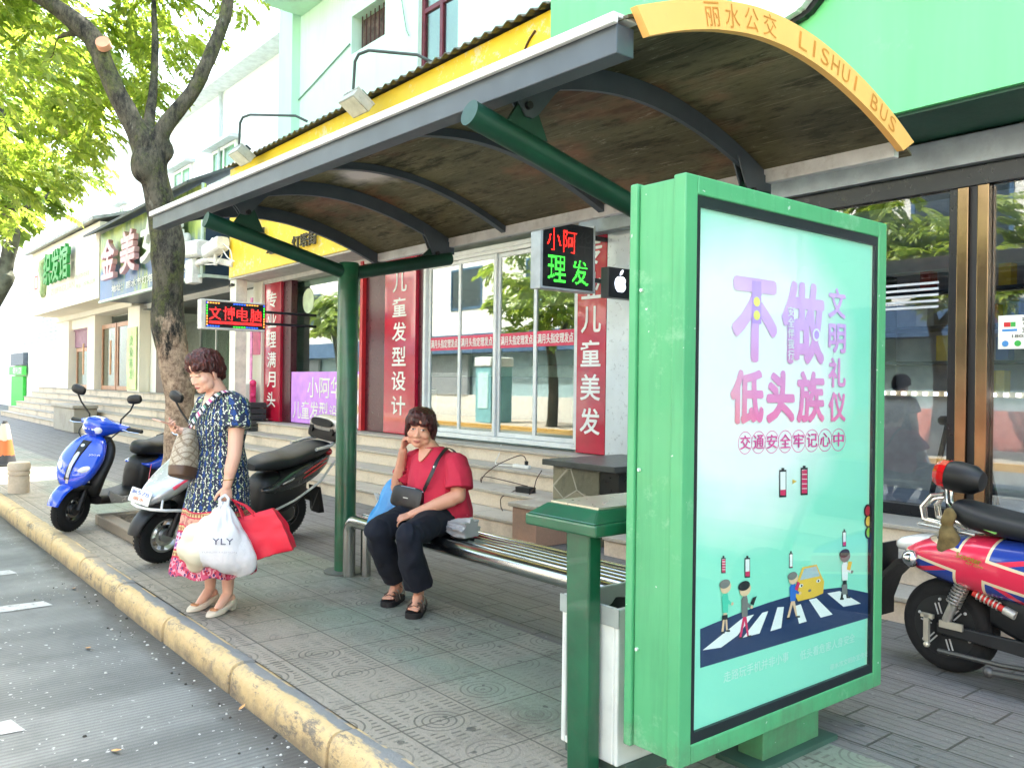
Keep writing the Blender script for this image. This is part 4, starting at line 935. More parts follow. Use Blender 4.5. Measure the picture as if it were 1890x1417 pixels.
# ------------------------------------------------------------------ bus shelter
GRN = M((18, 84, 54), .36, .0, var=.2, bump=.1, bs=40, dirt=.3, coat=.3, name='dark_green_paint')
GRN_D = M((16, 62, 46), .45, var=.15)
RIB = M((74, 84, 92), .45, .2, var=.12)
sh = thing('bus_shelter', 'bus shelter with arched stained roof green posts and an orange end arch', 'bus shelter', (-4.2, 2.97, 0))
PY, PX = 2.97, (-5.56, -2.66)
def arc(n=25, dz=0.0, y0=1.985, y1=3.95):
    prof = [(1.985, 2.612), (2.22, 2.70), (2.42, 2.755), (2.65, 2.793), (2.85, 2.800), (3.05, 2.785), (3.25, 2.748), (3.45, 2.695), (3.65, 2.625), (3.82, 2.552), (3.95, 2.485)]
    out = []
    for i in range(n):
        y = y0 + (y1 - y0) * i / (n - 1)
        for (a, za), (b, zb) in zip(prof, prof[1:]):
            if a - 1e-6 <= y <= b + 1e-6: out.append((y, za + (zb - za) * (y - a) / (b - a) + dz)); break
    # smooth the polyline a little
    for _ in range(3): out = [out[0]] + [(b[0], (a[1] + 2 * b[1] + c[1]) / 4) for a, b, c in zip(out, out[1:], out[2:])] + [out[-1]]
    return out
XL_, XR_ = -6.70, -1.92
def warp(mb):
    """the roof hangs a little out of true: its front edge swings and sags towards the near end"""
    mb.v = [(x, y + .016 * (x + 4.4) * min(1, max(0, (3.95 - y) / 2)), z - .010 * (x + 4.4) * min(1, max(0, (3.95 - y) / 2))) for x, y, z in mb.v]; return mb
def mat_roof():
    n = N('stained_roof_sheet'); x, y, z = n.xyz()
    m = n.n('Mapping', {0: n.co(), 3: (.35, 1.4, 1)}).outputs[0]
    a = n.noise(1.5, 7, .7, m); b = n.noise(6, 8, .75, m); lines = n.noise(30, 3, .5, n.n('Mapping', {0: n.co(), 3: (.15, 5, 1)}).outputs[0])
    c = n.mix(n.ramp(n.math('ADD', n.math('MULTIPLY', a, .8), n.math('MULTIPLY', b, .3)), .40, .70), (.035, .034, .018, 1), (.33, .29, .17, 1))
    c = n.mix(n.math('MULTIPLY', n.ramp(b, .46, .60), .85), c, (.020, .022, .010, 1))
    c = n.mix(n.math('MULTIPLY', n.ramp(lines, .6, .75), .5), c, (.5, .43, .3, 1))
    red = n.math('MULTIPLY', n.ramp(n.noise(1.1, 4, .6, n.n('Mapping', {0: n.co(), 1: (4, 2, 0), 3: (.9, 1.5, 1)}).outputs[0]), .55, .68), .55)
    c = n.mix(red, c, (.36, .16, .10, 1))
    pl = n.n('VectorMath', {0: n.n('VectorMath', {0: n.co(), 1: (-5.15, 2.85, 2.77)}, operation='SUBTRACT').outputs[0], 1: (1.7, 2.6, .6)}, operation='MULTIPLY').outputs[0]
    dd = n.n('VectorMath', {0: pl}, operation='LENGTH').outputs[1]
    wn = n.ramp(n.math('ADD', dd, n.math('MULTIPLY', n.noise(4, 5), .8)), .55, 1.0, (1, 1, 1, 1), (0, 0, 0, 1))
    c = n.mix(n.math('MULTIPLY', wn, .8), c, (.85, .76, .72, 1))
    sc2 = n.ramp(n.noise(8, 8, .8, n.n('Mapping', {0: n.co(), 1: (3, 5, 1), 3: (.5, 2.2, 1)}).outputs[0]), .60, .68)
    c = n.mix(n.math('MULTIPLY', sc2, .75), c, (.48, .44, .33, 1))
    d = n.n('BsdfDiffuse', {0: c}); g = n.n('BsdfGlossy', {0: (1, 1, 1, 1), 'Roughness': .35}); t = n.n('BsdfTranslucent', {0: c})
    s = n.n('MixShader', {0: .28, 1: d.outputs[0], 2: t.outputs[0]})
    return n.end(n.n('MixShader', {0: .05, 1: s.outputs[0], 2: g.outputs[0]}).outputs[0])
mb = MB(); top = arc(33); bot = arc(33, -.012)
mb.rings([[(x, y, z) for y, z in top] + [(x, y, z) for y, z in bot[::-1]] for x in [XL_ + (XR_ - XL_) * k / 24 for k in range(25)]])
warp(mb).build('roof_panel', mat_roof(), sh, smooth=30)

WTRIM = M((214, 216, 214), .45, var=.06, dirt=.2)
mb = MB(); mb.box((XL_, 1.965, 2.49), (XR_ - .03, 2.05, 2.588)); warp(mb).build('front_beam', RIB, sh, smooth=0, bevel=.004)
mb = MB(); mb.box((XL_ - .01, 1.94, 2.583), (XR_ - .02, 1.962, 2.618)); mb.box((XL_ - .01, 1.962, 2.603), (XR_ - .02, 2.06, 2.618)); warp(mb).build('front_trim', WTRIM, sh, smooth=0, bevel=.003)
mb = MB(); mb.box((XL_ + .02, 3.84, 2.455), (XR_ - .03, 3.89, 2.528)); mb.build('rear_beam', M((206, 210, 210), .45, .1, dirt=.3), sh, smooth=0, bevel=.005)
def ribpoly(depth, tip=0.0):
    a = arc(25, -.014, 2.045, 3.895)
    b = [(y, z - depth - tip * 0) for y, z in a]
    return a, b
def rib(x, depth, wd, brackets=False):
    a, b = ribpoly(depth); mb = MB()
    rs = [[(x - wd / 2, y, z), (x + wd / 2, y, z), (x + wd / 2, y2, z2), (x - wd / 2, y2, z2)] for (y, z), (y2, z2) in zip(a, b)]
    mb.rings(rs)
    r = warp(mb).build('rib', RIB, sh, smooth=30)
    if brackets:
        for s_, poly in ((1, [(2.05, 2.62), (2.40, 2.66), (2.33, 2.60), (2.245, 2.50), (2.21, 2.475), (2.17, 2.48), (2.15, 2.51)]), (2, [(3.60, 2.56), (3.89, 2.48), (3.89, 2.40), (3.77, 2.40), (3.755, 2.375), (3.72, 2.365), (3.69, 2.38)])):
            for dx in (-.022, .014): mb = MB(); mb.prism(poly[::-1], (x + dx, 0, 0), Y, Z, .008); warp(mb).build('bracket_plate', RIB, r, smooth=0)
        mb = MB(); mb.cyl((x - .04, 2.205, 2.505), (x + .04, 2.205, 2.505), .016, n=10); mb.cyl((x - .04, 3.725, 2.395), (x + .04, 3.725, 2.395), .016, n=10); mb.build('bolt', BLACK, r)
rib(XL_ + .03, .10, .04); rib(PX[0], .095, .024, True); rib(-4.85, .045, .05); rib(-3.85, .045, .05); rib(PX[1], .095, .024, True)
for px in PX:
    mb = MB(); mb.lathe([(.075, 0), (.075, 2.235), (.07, 2.245), (.001, 2.25)], (px, PY, 0), n=28); ps = mb.build('post', GRN, sh)
    mb = MB(); mb.lathe([(.15, 0), (.15, .012), (.08, .016)], (px, PY, .002), n=24); mb.build('base_plate', M((96, 100, 92), .7), ps)
    for y1, z1 in ((1.93, 2.425), (3.86, 2.37)):
        mb = MB(); d = V((0, y1 - PY, z1 - 2.165)).normalized(); mb.cyl(V((px, PY, 2.165)) + d * .06, (px, y1, z1), .048, .052, 20)
        ar = mb.build('arm', GRN_D, ps)
        yb = 2.205 if y1 < 3 else 3.725; zb = 2.165 + d.z / d.y * (yb - PY)
        mb = MB(); s_ = 1 if y1 < 3 else -1
        mb.prism([(yb - .12 * 1, zb + .03), (yb + .12, zb + .0 + .03), (yb + .045, zb + .18 * (1 if s_ > 0 else .7)), (yb - .02, zb + .18 * (1 if s_ > 0 else .7))], (px - .01, 0, 0), Y, Z, .02)
        mb.build('gusset', GRN_D, ar, smooth=0)
# orange end arch with engraved lettering
def mat_orange():
    n = N('orange_panel'); c = n.mix(n.noise(3, 6), lin((236, 172, 92)), lin((244, 190, 112))); c = n.mix(n.math('MULTIPLY', n.ramp(n.noise(24, 6, .7), .6, .75), .35), c, (.5, .3, .12, 1)); return n.done(c, .5)
a = arc(41, .018, 1.945, 3.96); b = arc(41, -.088, 2.06, 3.90)
mb = MB(); mb.rings([[(XR_, y, z), (XR_ + .03, y, z), (XR_ + .03, y2, z2), (XR_, y2, z2)] for (y, z), (y2, z2) in zip(a, b)])
ep = warp(mb).build('end_arch', mat_orange(), sh, smooth=30)
mb = MB()
def arch_text(s, y0, y1, h, bold, off=.022):
    mid = [((p[0] + q[0]) / 2, (p[1] + q[1]) / 2) for p, q in zip(a, b)]
    n = len(s)
    for i, c in enumerate(s):
        if c == ' ': continue
        yy = y0 + (y1 - y0) * (i + .5) / n
        j = min(range(len(mid) - 1), key=lambda k: abs(mid[k][0] - yy)); t = V((0, mid[j + 1][0] - mid[j][0], mid[j + 1][1] - mid[j][1])).normalized(); u = V((1, 0, 0)).cross(t)
        zz = mid[j][1] + (yy - mid[j][0]) * t.z / t.y; w_ = (y1 - y0) / n * .74
        if c == 'I': w_ *= .25
        put_text(mb, c, V((XR_ + .0315, yy, zz)) - t * w_ / 2 - u * h / 2, t, u, w_, h, 0, bold)
arch_text('丽水公交', 2.33, 2.80, .085, -.0); arch_text('LISHUI BUS', 2.93, 3.74, .068, -.004)
warp(mb).build('lettering', M((206, 130, 48), .5), ep, smooth=0)

# ------------------------------------------------------------------ advertising light box
BX0, BX1 = -1.99, -1.75; BY0, BY1 = 2.12, 3.40; BZ0, BZ1 = .165, 2.06
def mat_boxpaint():
    n = N('green_box_paint'); x, y, z = n.xyz()
    c = n.mix(n.noise(2.2, 5), lin((66, 148, 98)), lin((88, 172, 118)))
    st = n.noise(5, 8, .7, n.n('Mapping', {0: n.co(), 3: (4, 4, .22)}).outputs[0])
    c = n.mix(n.math('MULTIPLY', n.ramp(st, .5, .72), .3), c, lin((44, 104, 70)))
    c = n.mix(n.math('MULTIPLY', n.ramp(n.noise(3.1, 9, .8, n.n('Mapping', {0: n.co(), 1: (4, 1, 2)}).outputs[0]), .58, .66), .35), c, lin((150, 196, 160)))
    low = n.ramp(n.math('ADD', n.math('MULTIPLY', z, -1.4), n.math('MULTIPLY', n.noise(7, 8, .75), 1.0)), .16, .5)
    c = n.mix(n.math('MULTIPLY', low, .55), c, (.10, .11, .07, 1))
    chip = n.math('GREATER_THAN', n.noise(31, 3, .5), .735); c = n.mix(n.math('MULTIPLY', chip, .8), c, (.55, .62, .55, 1))
    return n.done(c, n.math('MULTIPLY_ADD', n.noise(9, 5), .3, .28), 0, n.bump(n.noise(9, 6), .16, .01), Coat_Weight=.15)
LBG = mat_boxpaint()
lbx = thing('light_box', 'free standing green advertising box with a pale turquoise road safety poster', 'advertising box', (-1.87, 2.76, 0))
mb = MB(); mb.box((BX0 + .035, BY0 + .012, BZ0 + .01), (BX1 - .052, BY1 - .012, BZ1 - .008)); mb.build('housing', LBG, lbx, smooth=0, bevel=.004)
mb = MB(); mb.box((BX0, BY0, BZ0 + .004), (BX0 + .033, BY1, BZ1)); mb.build('back_cover', LBG, lbx, smooth=0, bevel=.006)
mb = MB(); fw = .062
x0, x1 = BX1 - .05, BX1
mb.box((x0, BY0, BZ0), (x1, BY0 + fw, BZ1)); mb.box((x0, BY1 - fw, BZ0), (x1, BY1, BZ1)); mb.box((x0, BY0 + fw, BZ1 - fw), (x1, BY1 - fw, BZ1)); mb.box((x0, BY0 + fw, BZ0), (x1, BY1 - fw, BZ0 + fw)); mb.build('front_frame', LBG, lbx, smooth=0, bevel=.005)
mb = MB(); iw = .035; y0, y1, z0, z1 = BY0 + fw, BY1 - fw, BZ0 + fw, BZ1 - fw; x0, x1 = BX1 - .035, BX1 - .006
mb.box((x0, y0, z0), (x1, y0 + iw * .6, z1)); mb.box((x0, y1 - iw * .6, z0), (x1, y1, z1)); mb.box((x0, y0 + iw * .6, z1 - iw), (x1, y1 - iw * .6, z1)); mb.box((x0, y0 + iw * .6, z0), (x1, y1 - iw * .6, z0 + iw)); mb.build('gasket', M((18, 26, 34), .4), lbx, smooth=0)
PXX = BX1 - .018
mb = MB(); mb.box((BX1 - .0105, y0 + .01, z0 + .01), (BX1 - .0065, y1 - .01, z1 - .01)); mb.build('glass', mat_glass((.97, 1, .99), 1.45, .02, 'poster_glass'), lbx, smooth=0)
mb = MB(); mb.box((BX0 + .06, 2.68, 0), (BX1 - .07, 3.05, BZ0 + .008)); mb.build('pedestal', LBG, lbx, smooth=0, bevel=.004)
mb = MB(); mb.box((BX0 + .02, 2.60, .001), (BX1 - .03, 3.12, .02)); mb.build('foot_plate', M((60, 90, 76), .6), lbx, smooth=0)
mb = MB()
for zz in (.5, 1.1, 1.7): mb.cyl((BX0 + .05, BY0 + .014, zz), (BX0 + .05, BY0 + .004, zz), .006, n=8)
mb.build('rivet', M((200, 220, 205), .5), lbx)
def mat_poster():
    n = N('printed_poster'); x, y, z = n.xyz()
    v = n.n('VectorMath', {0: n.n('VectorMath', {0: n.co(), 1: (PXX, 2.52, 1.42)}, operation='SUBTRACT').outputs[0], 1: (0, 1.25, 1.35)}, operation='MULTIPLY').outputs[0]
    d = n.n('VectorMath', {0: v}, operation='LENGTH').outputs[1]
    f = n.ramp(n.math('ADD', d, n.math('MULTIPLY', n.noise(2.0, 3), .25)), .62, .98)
    c = n.mix(f, lin((240, 240, 242)), lin((142, 226, 200)))  # whitish middle: print gradient with the sky's reflection put into the colour
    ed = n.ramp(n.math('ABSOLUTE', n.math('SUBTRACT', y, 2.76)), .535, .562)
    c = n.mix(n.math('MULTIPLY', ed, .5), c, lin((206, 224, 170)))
    return n.done(c, .6)
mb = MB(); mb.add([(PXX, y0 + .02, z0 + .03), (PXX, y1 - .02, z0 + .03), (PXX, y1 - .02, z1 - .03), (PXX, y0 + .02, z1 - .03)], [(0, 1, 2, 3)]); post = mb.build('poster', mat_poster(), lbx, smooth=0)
def A(u, v): p = at(u, v, 'x', PXX); return p
def ptext(mb, s, u0, v0, u1, v1, mi, b=.03, lay=.0012, keep=False):
    p, q = A(u0, (v0 + v1) / 2), A(u1, (v0 + v1) / 2); um = (u0 + u1) / 2
    zt, zb = A(um, v0).z, A(um, v1).z
    put_text(mb, s, (PXX + lay, p.y, zb), Y, Z, q.y - p.y, zt - zb, mi, b, 0, keep)
def ppoly(mb, pts, mi, lay=.0016):
    vs = [A(u, v) for u, v in pts]; mb.add([(PXX + lay, p.y, p.z) for p in vs], [list(range(len(vs)))[::-1]], mi)
def pell(mb, u, v, ru, rv, mi, lay=.002, n=18, ring=0):
    c = A(u, v); ry = A(u + ru, v).y - c.y; rz = A(u, v - rv).z - c.z
    o = [(PXX + lay, c.y + ry * math.cos(2 * math.pi * k / n), c.z + rz * math.sin(2 * math.pi * k / n)) for k in range(n)]
    if ring:
        i = [(PXX + lay, c.y + ry * (1 - ring) * math.cos(2 * math.pi * k / n), c.z + rz * (1 - ring) * math.sin(2 * math.pi * k / n)) for k in range(n)]
        mb.add(o + i, [(k, (k + 1) % n, n + (k + 1) % n, n + k) for k in range(n)], mi)
    else: mb.add(o, [list(range(n))], mi)
def pm(c): return M(c, .6, var=.03)
def mat_title():
    n = N('title_ink'); x, y, z = n.xyz()
    f = n.ramp(n.math('MULTIPLY', n.math('SUBTRACT', 1.62, z), 2.2), 0, 1)
    c = n.mix(f, lin((222, 176, 242)), lin((240, 96, 150)))
    g = n.ramp(n.math('MULTIPLY', n.math('SUBTRACT', y, 2.26), 3.6), 0, 1, (1, 1, 1, 1), (0, 0, 0, 1))
    c = n.mix(n.math('MULTIPLY', g, .85), c, n.mix(f, lin((240, 204, 232)), lin((248, 164, 92)))); return n.done(c, .6)
mb = MB()
ptext(mb, '不', 1350, 514, 1434, 668, 0, .055); ptext(mb, '做', 1442, 520, 1521, 672, 0, .045); ptext(mb, '低', 1347, 682, 1409, 782, 0, .05); ptext(mb, '头', 1414, 684, 1466, 780, 0, .06); ptext(mb, '族', 1470, 685, 1521, 780, 0, .04)
for i, (c, v0, v1) in enumerate([('文', 532, 588), ('明', 597, 652), ('礼', 660, 715), ('仪', 723, 778)]): ptext(mb, c, 1528, v0, 1560, v1, 0, .04)
mb.build('title_lettering', mat_title(), post, smooth=0)
mb = MB()
for i, c in enumerate('安全伴我行'): ptext(mb, c, 1452, 566 + i * 20, 1463, 584 + i * 20, 0, .02, .0045)
ppoly(mb, [(1440, 583), (1440, 583), (1440, 583)], 0) if False else None
for i, c in enumerate('交通安全牢记心中'):
    u = 1375 + i * 24.6; v = 817 - i * .8
    ptext(mb, c, u - 10, v - 14, u + 9, v + 12, 1, .015); pell(mb, u, v, 13, 21, 1, .001, 24, .06)
ppoly(mb, [(1395, 530), (1403, 530), (1403, 595), (1395, 595)], 2, .0025) if False else None
ppoly(mb, [(1386, 518), (1403, 520), (1403, 598), (1386, 596)], 2, .0048); pell(mb, 1394.5, 557, 6, 9, 3, .0055); pell(mb, 1394.5, 582, 6, 9, 3, .0055)
pell(mb, 1505, 618, 7, 12, 0, .0048); pell(mb, 1505, 618, 4.5, 8, 2, .0055)
mb.build('small_lettering', [pm((240, 238, 248)), pm((226, 70, 160)), pm((196, 156, 236)), pm((246, 232, 120))], post, smooth=0)
mb = MB()                               # drawing: road, crossing, walkers, car, signal
NAVY, WH, SK, BLK, YL2, PK, TEAL, GY2, BL2, GN2, RD2, GLS = range(12)
road = [(1292, 1160)] + [(1292 + 322 * t, 1160 - 78 * math.sin(min(1, t * 1.15) * 1.5) + (14 * max(0, t - .8) * 5)) for t in (.1, .2, .3, .4, .5, .6, .7, .8, .9, 1.0)] + [(1614, 1136), (1292, 1232)]
ppoly(mb, [(u, v) for u, v in road], NAVY, .0012)
for q in ([(1296, 1199), (1372, 1138), (1391, 1133), (1360, 1172), (1330, 1194)], [(1370, 1176), (1406, 1130), (1417, 1127), (1401, 1168)], [(1421, 1164), (1434, 1120), (1446, 1119), (1441, 1158)], [(1466, 1118), (1474, 1150), (1488, 1146), (1477, 1114)], [(1492, 1106), (1514, 1139), (1536, 1133), (1506, 1103)], [(1526, 1094), (1556, 1119), (1588, 1113), (1549, 1090)]): ppoly(mb, q, WH, .002)
def batt(u, v, w_, h, lvl):
    ppoly(mb, [(u - w_, v - h), (u + w_, v - h * 1.02), (u + w_, v + h), (u - w_, v + h * 1.02)], BLK, .002); ppoly(mb, [(u - w_ * .4, v - h - 4), (u + w_ * .4, v - h - 4), (u + w_ * .4, v - h), (u - w_ * .4, v - h)], BLK, .002)
    ppoly(mb, [(u - w_ * .75, v - h * .86), (u + w_ * .75, v - h * .88), (u + w_ * .75, v + h * .86), (u - w_ * .75, v + h * .88)], WH, .0026); t_ = v + h * .87 - 2 * h * .87 * lvl
    ppoly(mb, [(u - w_ * .75, t_ + 1), (u + w_ * .75, t_), (u + w_ * .75, v + h * .86), (u - w_ * .75, v + h * .88)], PK, .0030)
    if lvl > .6:
        for k in range(1, 5): vv = t_ + (v + h * .87 - t_) * k / 5; ppoly(mb, [(u - w_ * .75, vv - .6), (u + w_ * .75, vv - .6), (u + w_ * .75, vv + .6), (u - w_ * .75, vv + .6)], WH, .0034)
batt(1444, 892, 6.5, 25, .25); batt(1483.5, 888, 6.5, 25, 1); ppoly(mb, [(1462, 884), (1470, 888), (1462, 893)], YL2)
batt(1334.5, 1043, 4, 14, 1); batt(1378.5, 1047, 5, 18, .3); batt(1459, 1034, 3.3, 13.5, .05); batt(1557.5, 994, 3.4, 14, .3)
def walker(u, v, h, top, legs, hair, skin=SK, stride=5, arm=1):
    hd = h * .24
    ppoly(mb, [(u - 2, v - h * .42), (u + 3, v - h * .42), (u + stride, v - 2), (u + stride - 3, v - 2), (u, v - h * .3), (u - stride + 2, v), (u - stride - 2, v)], legs, .0030)
    ppoly(mb, [(u - stride - 3, v - 1), (u - stride + 4, v - 2), (u - stride + 4, v + 2), (u - stride - 3, v + 2)], BLK, .0032); ppoly(mb, [(u + stride - 3, v - 4), (u + stride + 4, v - 5), (u + stride + 4, v - 1), (u + stride - 3, v - 1)], BLK, .0032)
    ppoly(mb, [(u - 6, v - h * .68), (u - 2, v - h * .76), (u + 4, v - h * .76), (u + 6, v - h * .66), (u + 5, v - h * .38), (u - 5, v - h * .37)], top, .0034)
    ppoly(mb, [(u + 3, v - h * .66), (u + 13, v - h * .56), (u + 12, v - h * .52), (u + 2, v - h * .56)], top, .0037); pell(mb, u + 13, v - h * .55, 2.5, 3, skin, .0038)
    pell(mb, u + 1, v - h * .87, hd * .42, hd * .52, skin, .0036); pell(mb, u - 1, v - h * .93, hd * .43, hd * .36, hair, .004)
walker(1337, 1166, 96, TEAL, SK, GY2, stride=5); walker(1373, 1176, 103, GY2, PK, BLK, stride=8); walker(1462, 1140, 84, BL2, SK, GY2, stride=9); walker(1558, 1104, 90, WH, BLK, BLK, GY2, 6)
ppoly(mb, [(1331, 1135), (1341, 1133), (1341, 1142), (1331, 1143)], BLK, .0045); ppoly(mb, [(1388, 1102), (1395, 1099), (1389, 1116), (1383, 1113)], BLK, .0045); ppoly(mb, [(1552, 1078), (1562, 1077), (1562, 1096), (1552, 1096)], GY2, .0045); ppoly(mb, [(1564, 1035), (1571, 1036), (1567, 1052), (1561, 1050)], YL2, .0045); ppoly(mb, [(1470, 1072), (1475, 1075), (1470, 1090), (1465, 1086)], PK, .0045)
ppoly(mb, [(1467, 1100), (1470, 1072), (1480, 1046), (1506, 1041), (1514, 1060), (1520, 1072), (1518, 1094), (1500, 1102), (1472, 1109)], YL2, .0028); ppoly(mb, [(1475, 1070), (1483, 1049), (1505, 1044), (1512, 1062)], GLS, .0032)
pell(mb, 1477, 1080, 4, 3, WH, .0034); pell(mb, 1509, 1071, 4, 3, WH, .0034); pell(mb, 1478, 1080, 1.6, 2, BLK, .0038); pell(mb, 1509, 1071, 1.6, 2, BLK, .0038); pell(mb, 1493, 1089, 3, 2.5, GY2, .0034)
ppoly(mb, [(1601, 985), (1604, 985), (1606, 1085), (1601, 1086)], BLK, .002)
for u, v, c in ((1600, 942, RD2), (1601, 961, YL2), (1602, 982, GN2)): pell(mb, u, v, 6.5, 12, BLK, .0024); pell(mb, u + .5, v, 4.5, 9, c, .0030)
mb.build('picture', [pm(c) for c in ((22, 50, 92), (238, 240, 240), (232, 196, 160), (26, 30, 36), (236, 190, 70), (214, 44, 96), (70, 200, 170), (120, 120, 118), (40, 110, 200), (150, 200, 60), (190, 30, 50), (170, 190, 196))], post, smooth=0)
mb = MB(); ptext(mb, '走路玩手机并非小事', 1335, 1206, 1460, 1247, 0, 0, keep=False); 
mb = MB(); q = A(1335, 1258); r_ = A(1455, 1222)
def ptilt(mb, s, u0, v0, u1, v1, h, b=0.0):
    p, q = A(u0, v0), A(u1, v1); d = (q - p); n = len(s); hh = A(u0, v0 - h).z - p.z
    put_text(mb, s, (PXX + .001, p.y, (p.z + q.z) / 2), Y, Z, q.y - p.y, hh, 0, b)
ptilt(mb, '走路玩手机并非小事', 1335, 1257, 1455, 1222, 20); ptilt(mb, '低头看危害人身安全', 1476, 1215, 1577, 1187, 18); ptilt(mb, '丽水市文明办宣传处', 1532, 1235, 1602, 1212, 11)
mb.build('foot_lettering', pm((206, 236, 226)), post, smooth=0)

# ------------------------------------------------------------------ bench
bn = thing('bench', 'stainless steel tube bench under the shelter', 'bench', (-3.9, 3.05, 0))
def btube(y, r, name, zt=.445, legs=True, x0=-5.42, x1=-2.42):
    pts = [(x0, y, .0)] if legs else []
    if legs:
        pts += [(x0, y, zt - .13)]
        for k in range(1, 6): a = k * math.pi / 10; pts.append((x0 + .09 * (1 - math.cos(a)), y, zt - r - .09 + .09 * math.sin(a)))
    else: pts.append((x0 + .06, y, zt - r))
    pts.append((x1 - .1, y, zt - r))
    if legs:
        for k in range(1, 6): a = k * math.pi / 10; pts.append((x1 - .09 + .09 * math.sin(a), y, zt - r - .09 * (1 - math.cos(a))))
        pts.append((x1, y, 0))
    else: pts[-1] = (x1 - .06, y, zt - r)
    mb = MB(); mb.tube(pts, r, 16); return mb.build(name, STEEL, bn)
btube(2.93, .045, 'end_tube'); btube(3.27, .04, 'end_tube')
for y in (3.015, 3.075, 3.135, 3.195): btube(y, .022, 'seat_tube', legs=False)
mb = MB(); mb.tube([(-5.36, 3.03, 0), (-5.36, 3.03, .40)], .036, 14); mb.build('leg', STEEL, bn)
mb = MB(); mb.box((-5.34, 2.96, .37), (-5.30, 3.25, .40)); mb.box((-2.55, 2.96, .37), (-2.51, 3.25, .40)); mb.build('cross_bar', STEEL, bn, smooth=0)

# ------------------------------------------------------------------ litter bin
bi = thing('litter_bin', 'white litter bin with a green roof on green posts beside the advertising box', 'litter bin', (-2.2, 2.35, 0))
WB2 = M((214, 222, 218), .42, var=.05, dirt=.12, coat=.2)
bx0, bx1, by0, by1, bz = -2.35, -2.06, 2.165, 2.56, .60
mb = MB(); th = .02
mb.box((bx0, by0, .05), (bx0 + th, by1, bz)); mb.box((bx1 - th, by0, .05), (bx1, by1, bz)); mb.box((bx0 + th, by0, .05), (bx1 - th, by0 + th, bz)); mb.box((bx0 + th, by1 - th, .05), (bx1 - th, by1, bz)); mb.box((bx0 + th, by0 + th, .05), (bx1 - th, by1 - th, .08))
mb.build('body', WB2, bi, smooth=0, bevel=.006)
mb = MB(); mb.box((bx0 - .006, by0 - .006, .535), (bx1 + .006, by0 - .001, .6)); mb.box((bx0 + .03, by0 - .005, .08), (bx0 + .035, by0 - .001, .53)); mb.build('body_seam', M((150, 160, 156), .5), bi, smooth=0)
mb = MB(); mb.lathe([(.001, 0), (.14, 0), (.155, .05), (.15, .05), (.13, .012), (.001, .012)], (-2.2, 2.36, .50), n=22); mb.build('liner', BLACK, bi)
pf = [(by0 - .075, by0 - .012), (by1 + .012, by1 + .075)]
for y0_, y1_ in pf:
    mb = MB(); mb.add([(-2.235, y0_, 0), (-2.13, y0_, 0), (-2.13, y1_, 0), (-2.235, y1_, 0), (-2.255, y0_, .86), (-2.135, y0_, .86), (-2.135, y1_, .86), (-2.255, y1_, .86)], [(3, 2, 1, 0), (4, 5, 6, 7), (0, 1, 5, 4), (1, 2, 6, 5), (2, 3, 7, 6), (3, 0, 4, 7)]); mb.build('post', GRN, bi, smooth=0, bevel=.008)
mb = MB(); mb.add([(-2.42, 2.035, .862), (-1.99 - .06, 2.035, .862), (-2.05, 2.70, .862), (-2.42, 2.70, .862), (-2.42, 2.035, .905), (-2.05, 2.035, .905), (-2.05, 2.70, .905), (-2.42, 2.70, .905)], [(3, 2, 1, 0), (4, 5, 6, 7), (0, 1, 5, 4), (1, 2, 6, 5), (2, 3, 7, 6), (3, 0, 4, 7)])
mb.rings([[(-2.415, 2.04, .905), (-2.055, 2.04, .905), (-2.055, 2.695, .905), (-2.415, 2.695, .905)], [(-2.37, 2.10, .945), (-2.10, 2.10, .945), (-2.10, 2.635, .945), (-2.37, 2.635, .945)]])
rf = mb.build('roof', GRN, bi, smooth=0, bevel=.008)
mb = MB(); mb.box((-2.36, 2.11, .9455), (-2.11, 2.625, .952)); mb.build('ashtray_plate', M((200, 196, 176), .3, .6, dirt=.3), rf, smooth=0)
mb = MB(); mb.box((-2.36, 2.2, .001), (-2.05, 2.54, .05)); mb.build('base', M((70, 90, 82), .6), bi, smooth=0)
# ------------------------------------------------------------------ scooters
RUB = M((12, 13, 15), .85, var=.25, vs=12, bump=.3, bs=90); PLA = M((12, 14, 17), .5, var=.2, vs=9)
SEATM = M((14, 18, 22), .55, var=.15, vs=3, bump=.15, bs=200); LENS = M((236, 240, 240), .08, .0, coat=1.0, var=.05); REDL = M((190, 16, 22), .12, coat=1.0)
BLU = M((14, 70, 200), .18, var=.12, coat=1.0, vs=3); SIL = M((196, 198, 200), .25, .4, var=.08, coat=.6); DGR = M((58, 58, 58), .25, .4, var=.15, coat=.6); RIM = M((170, 172, 174), .3, .8, rvar=.03)
def se(c, u, v, a, b, n=20, p=2.6):
    c = V(c); out = []
    for k in range(n):
        t = 2 * math.pi * k / n; ct, st = math.cos(t), math.sin(t)
        out.append(c + V(u) * (a * math.copysign(abs(ct) ** (2 / p), ct)) + V(v) * (b * math.copysign(abs(st) ** (2 / p), st)))
    return out
def dens(secs, k=4):
    out = []
    for i in range(len(secs) - 1):
        p0, p1, p2, p3 = secs[max(i - 1, 0)], secs[i], secs[i + 1], secs[min(i + 2, len(secs) - 1)]
        for j in range(k):
            t = j / k; out.append([.5 * (2 * b + (c - a) * t + (2 * a - 5 * b + 4 * c - d) * t * t + (3 * b - a - 3 * c + d) * t ** 3) for a, b, c, d in zip(p0, p1, p2, p3)])
    return out + [list(secs[-1])]
def loftx(mb, secs, p=2.6, n=22, mi=0):
    """sections (x, z centre, half width, half height)"""
    return mb.rings([se((x, 0, z), (0, 1, 0), (0, 0, 1), max(a, .003), max(b, .003), n, p) for x, z, a, b in dens(secs)], mi)
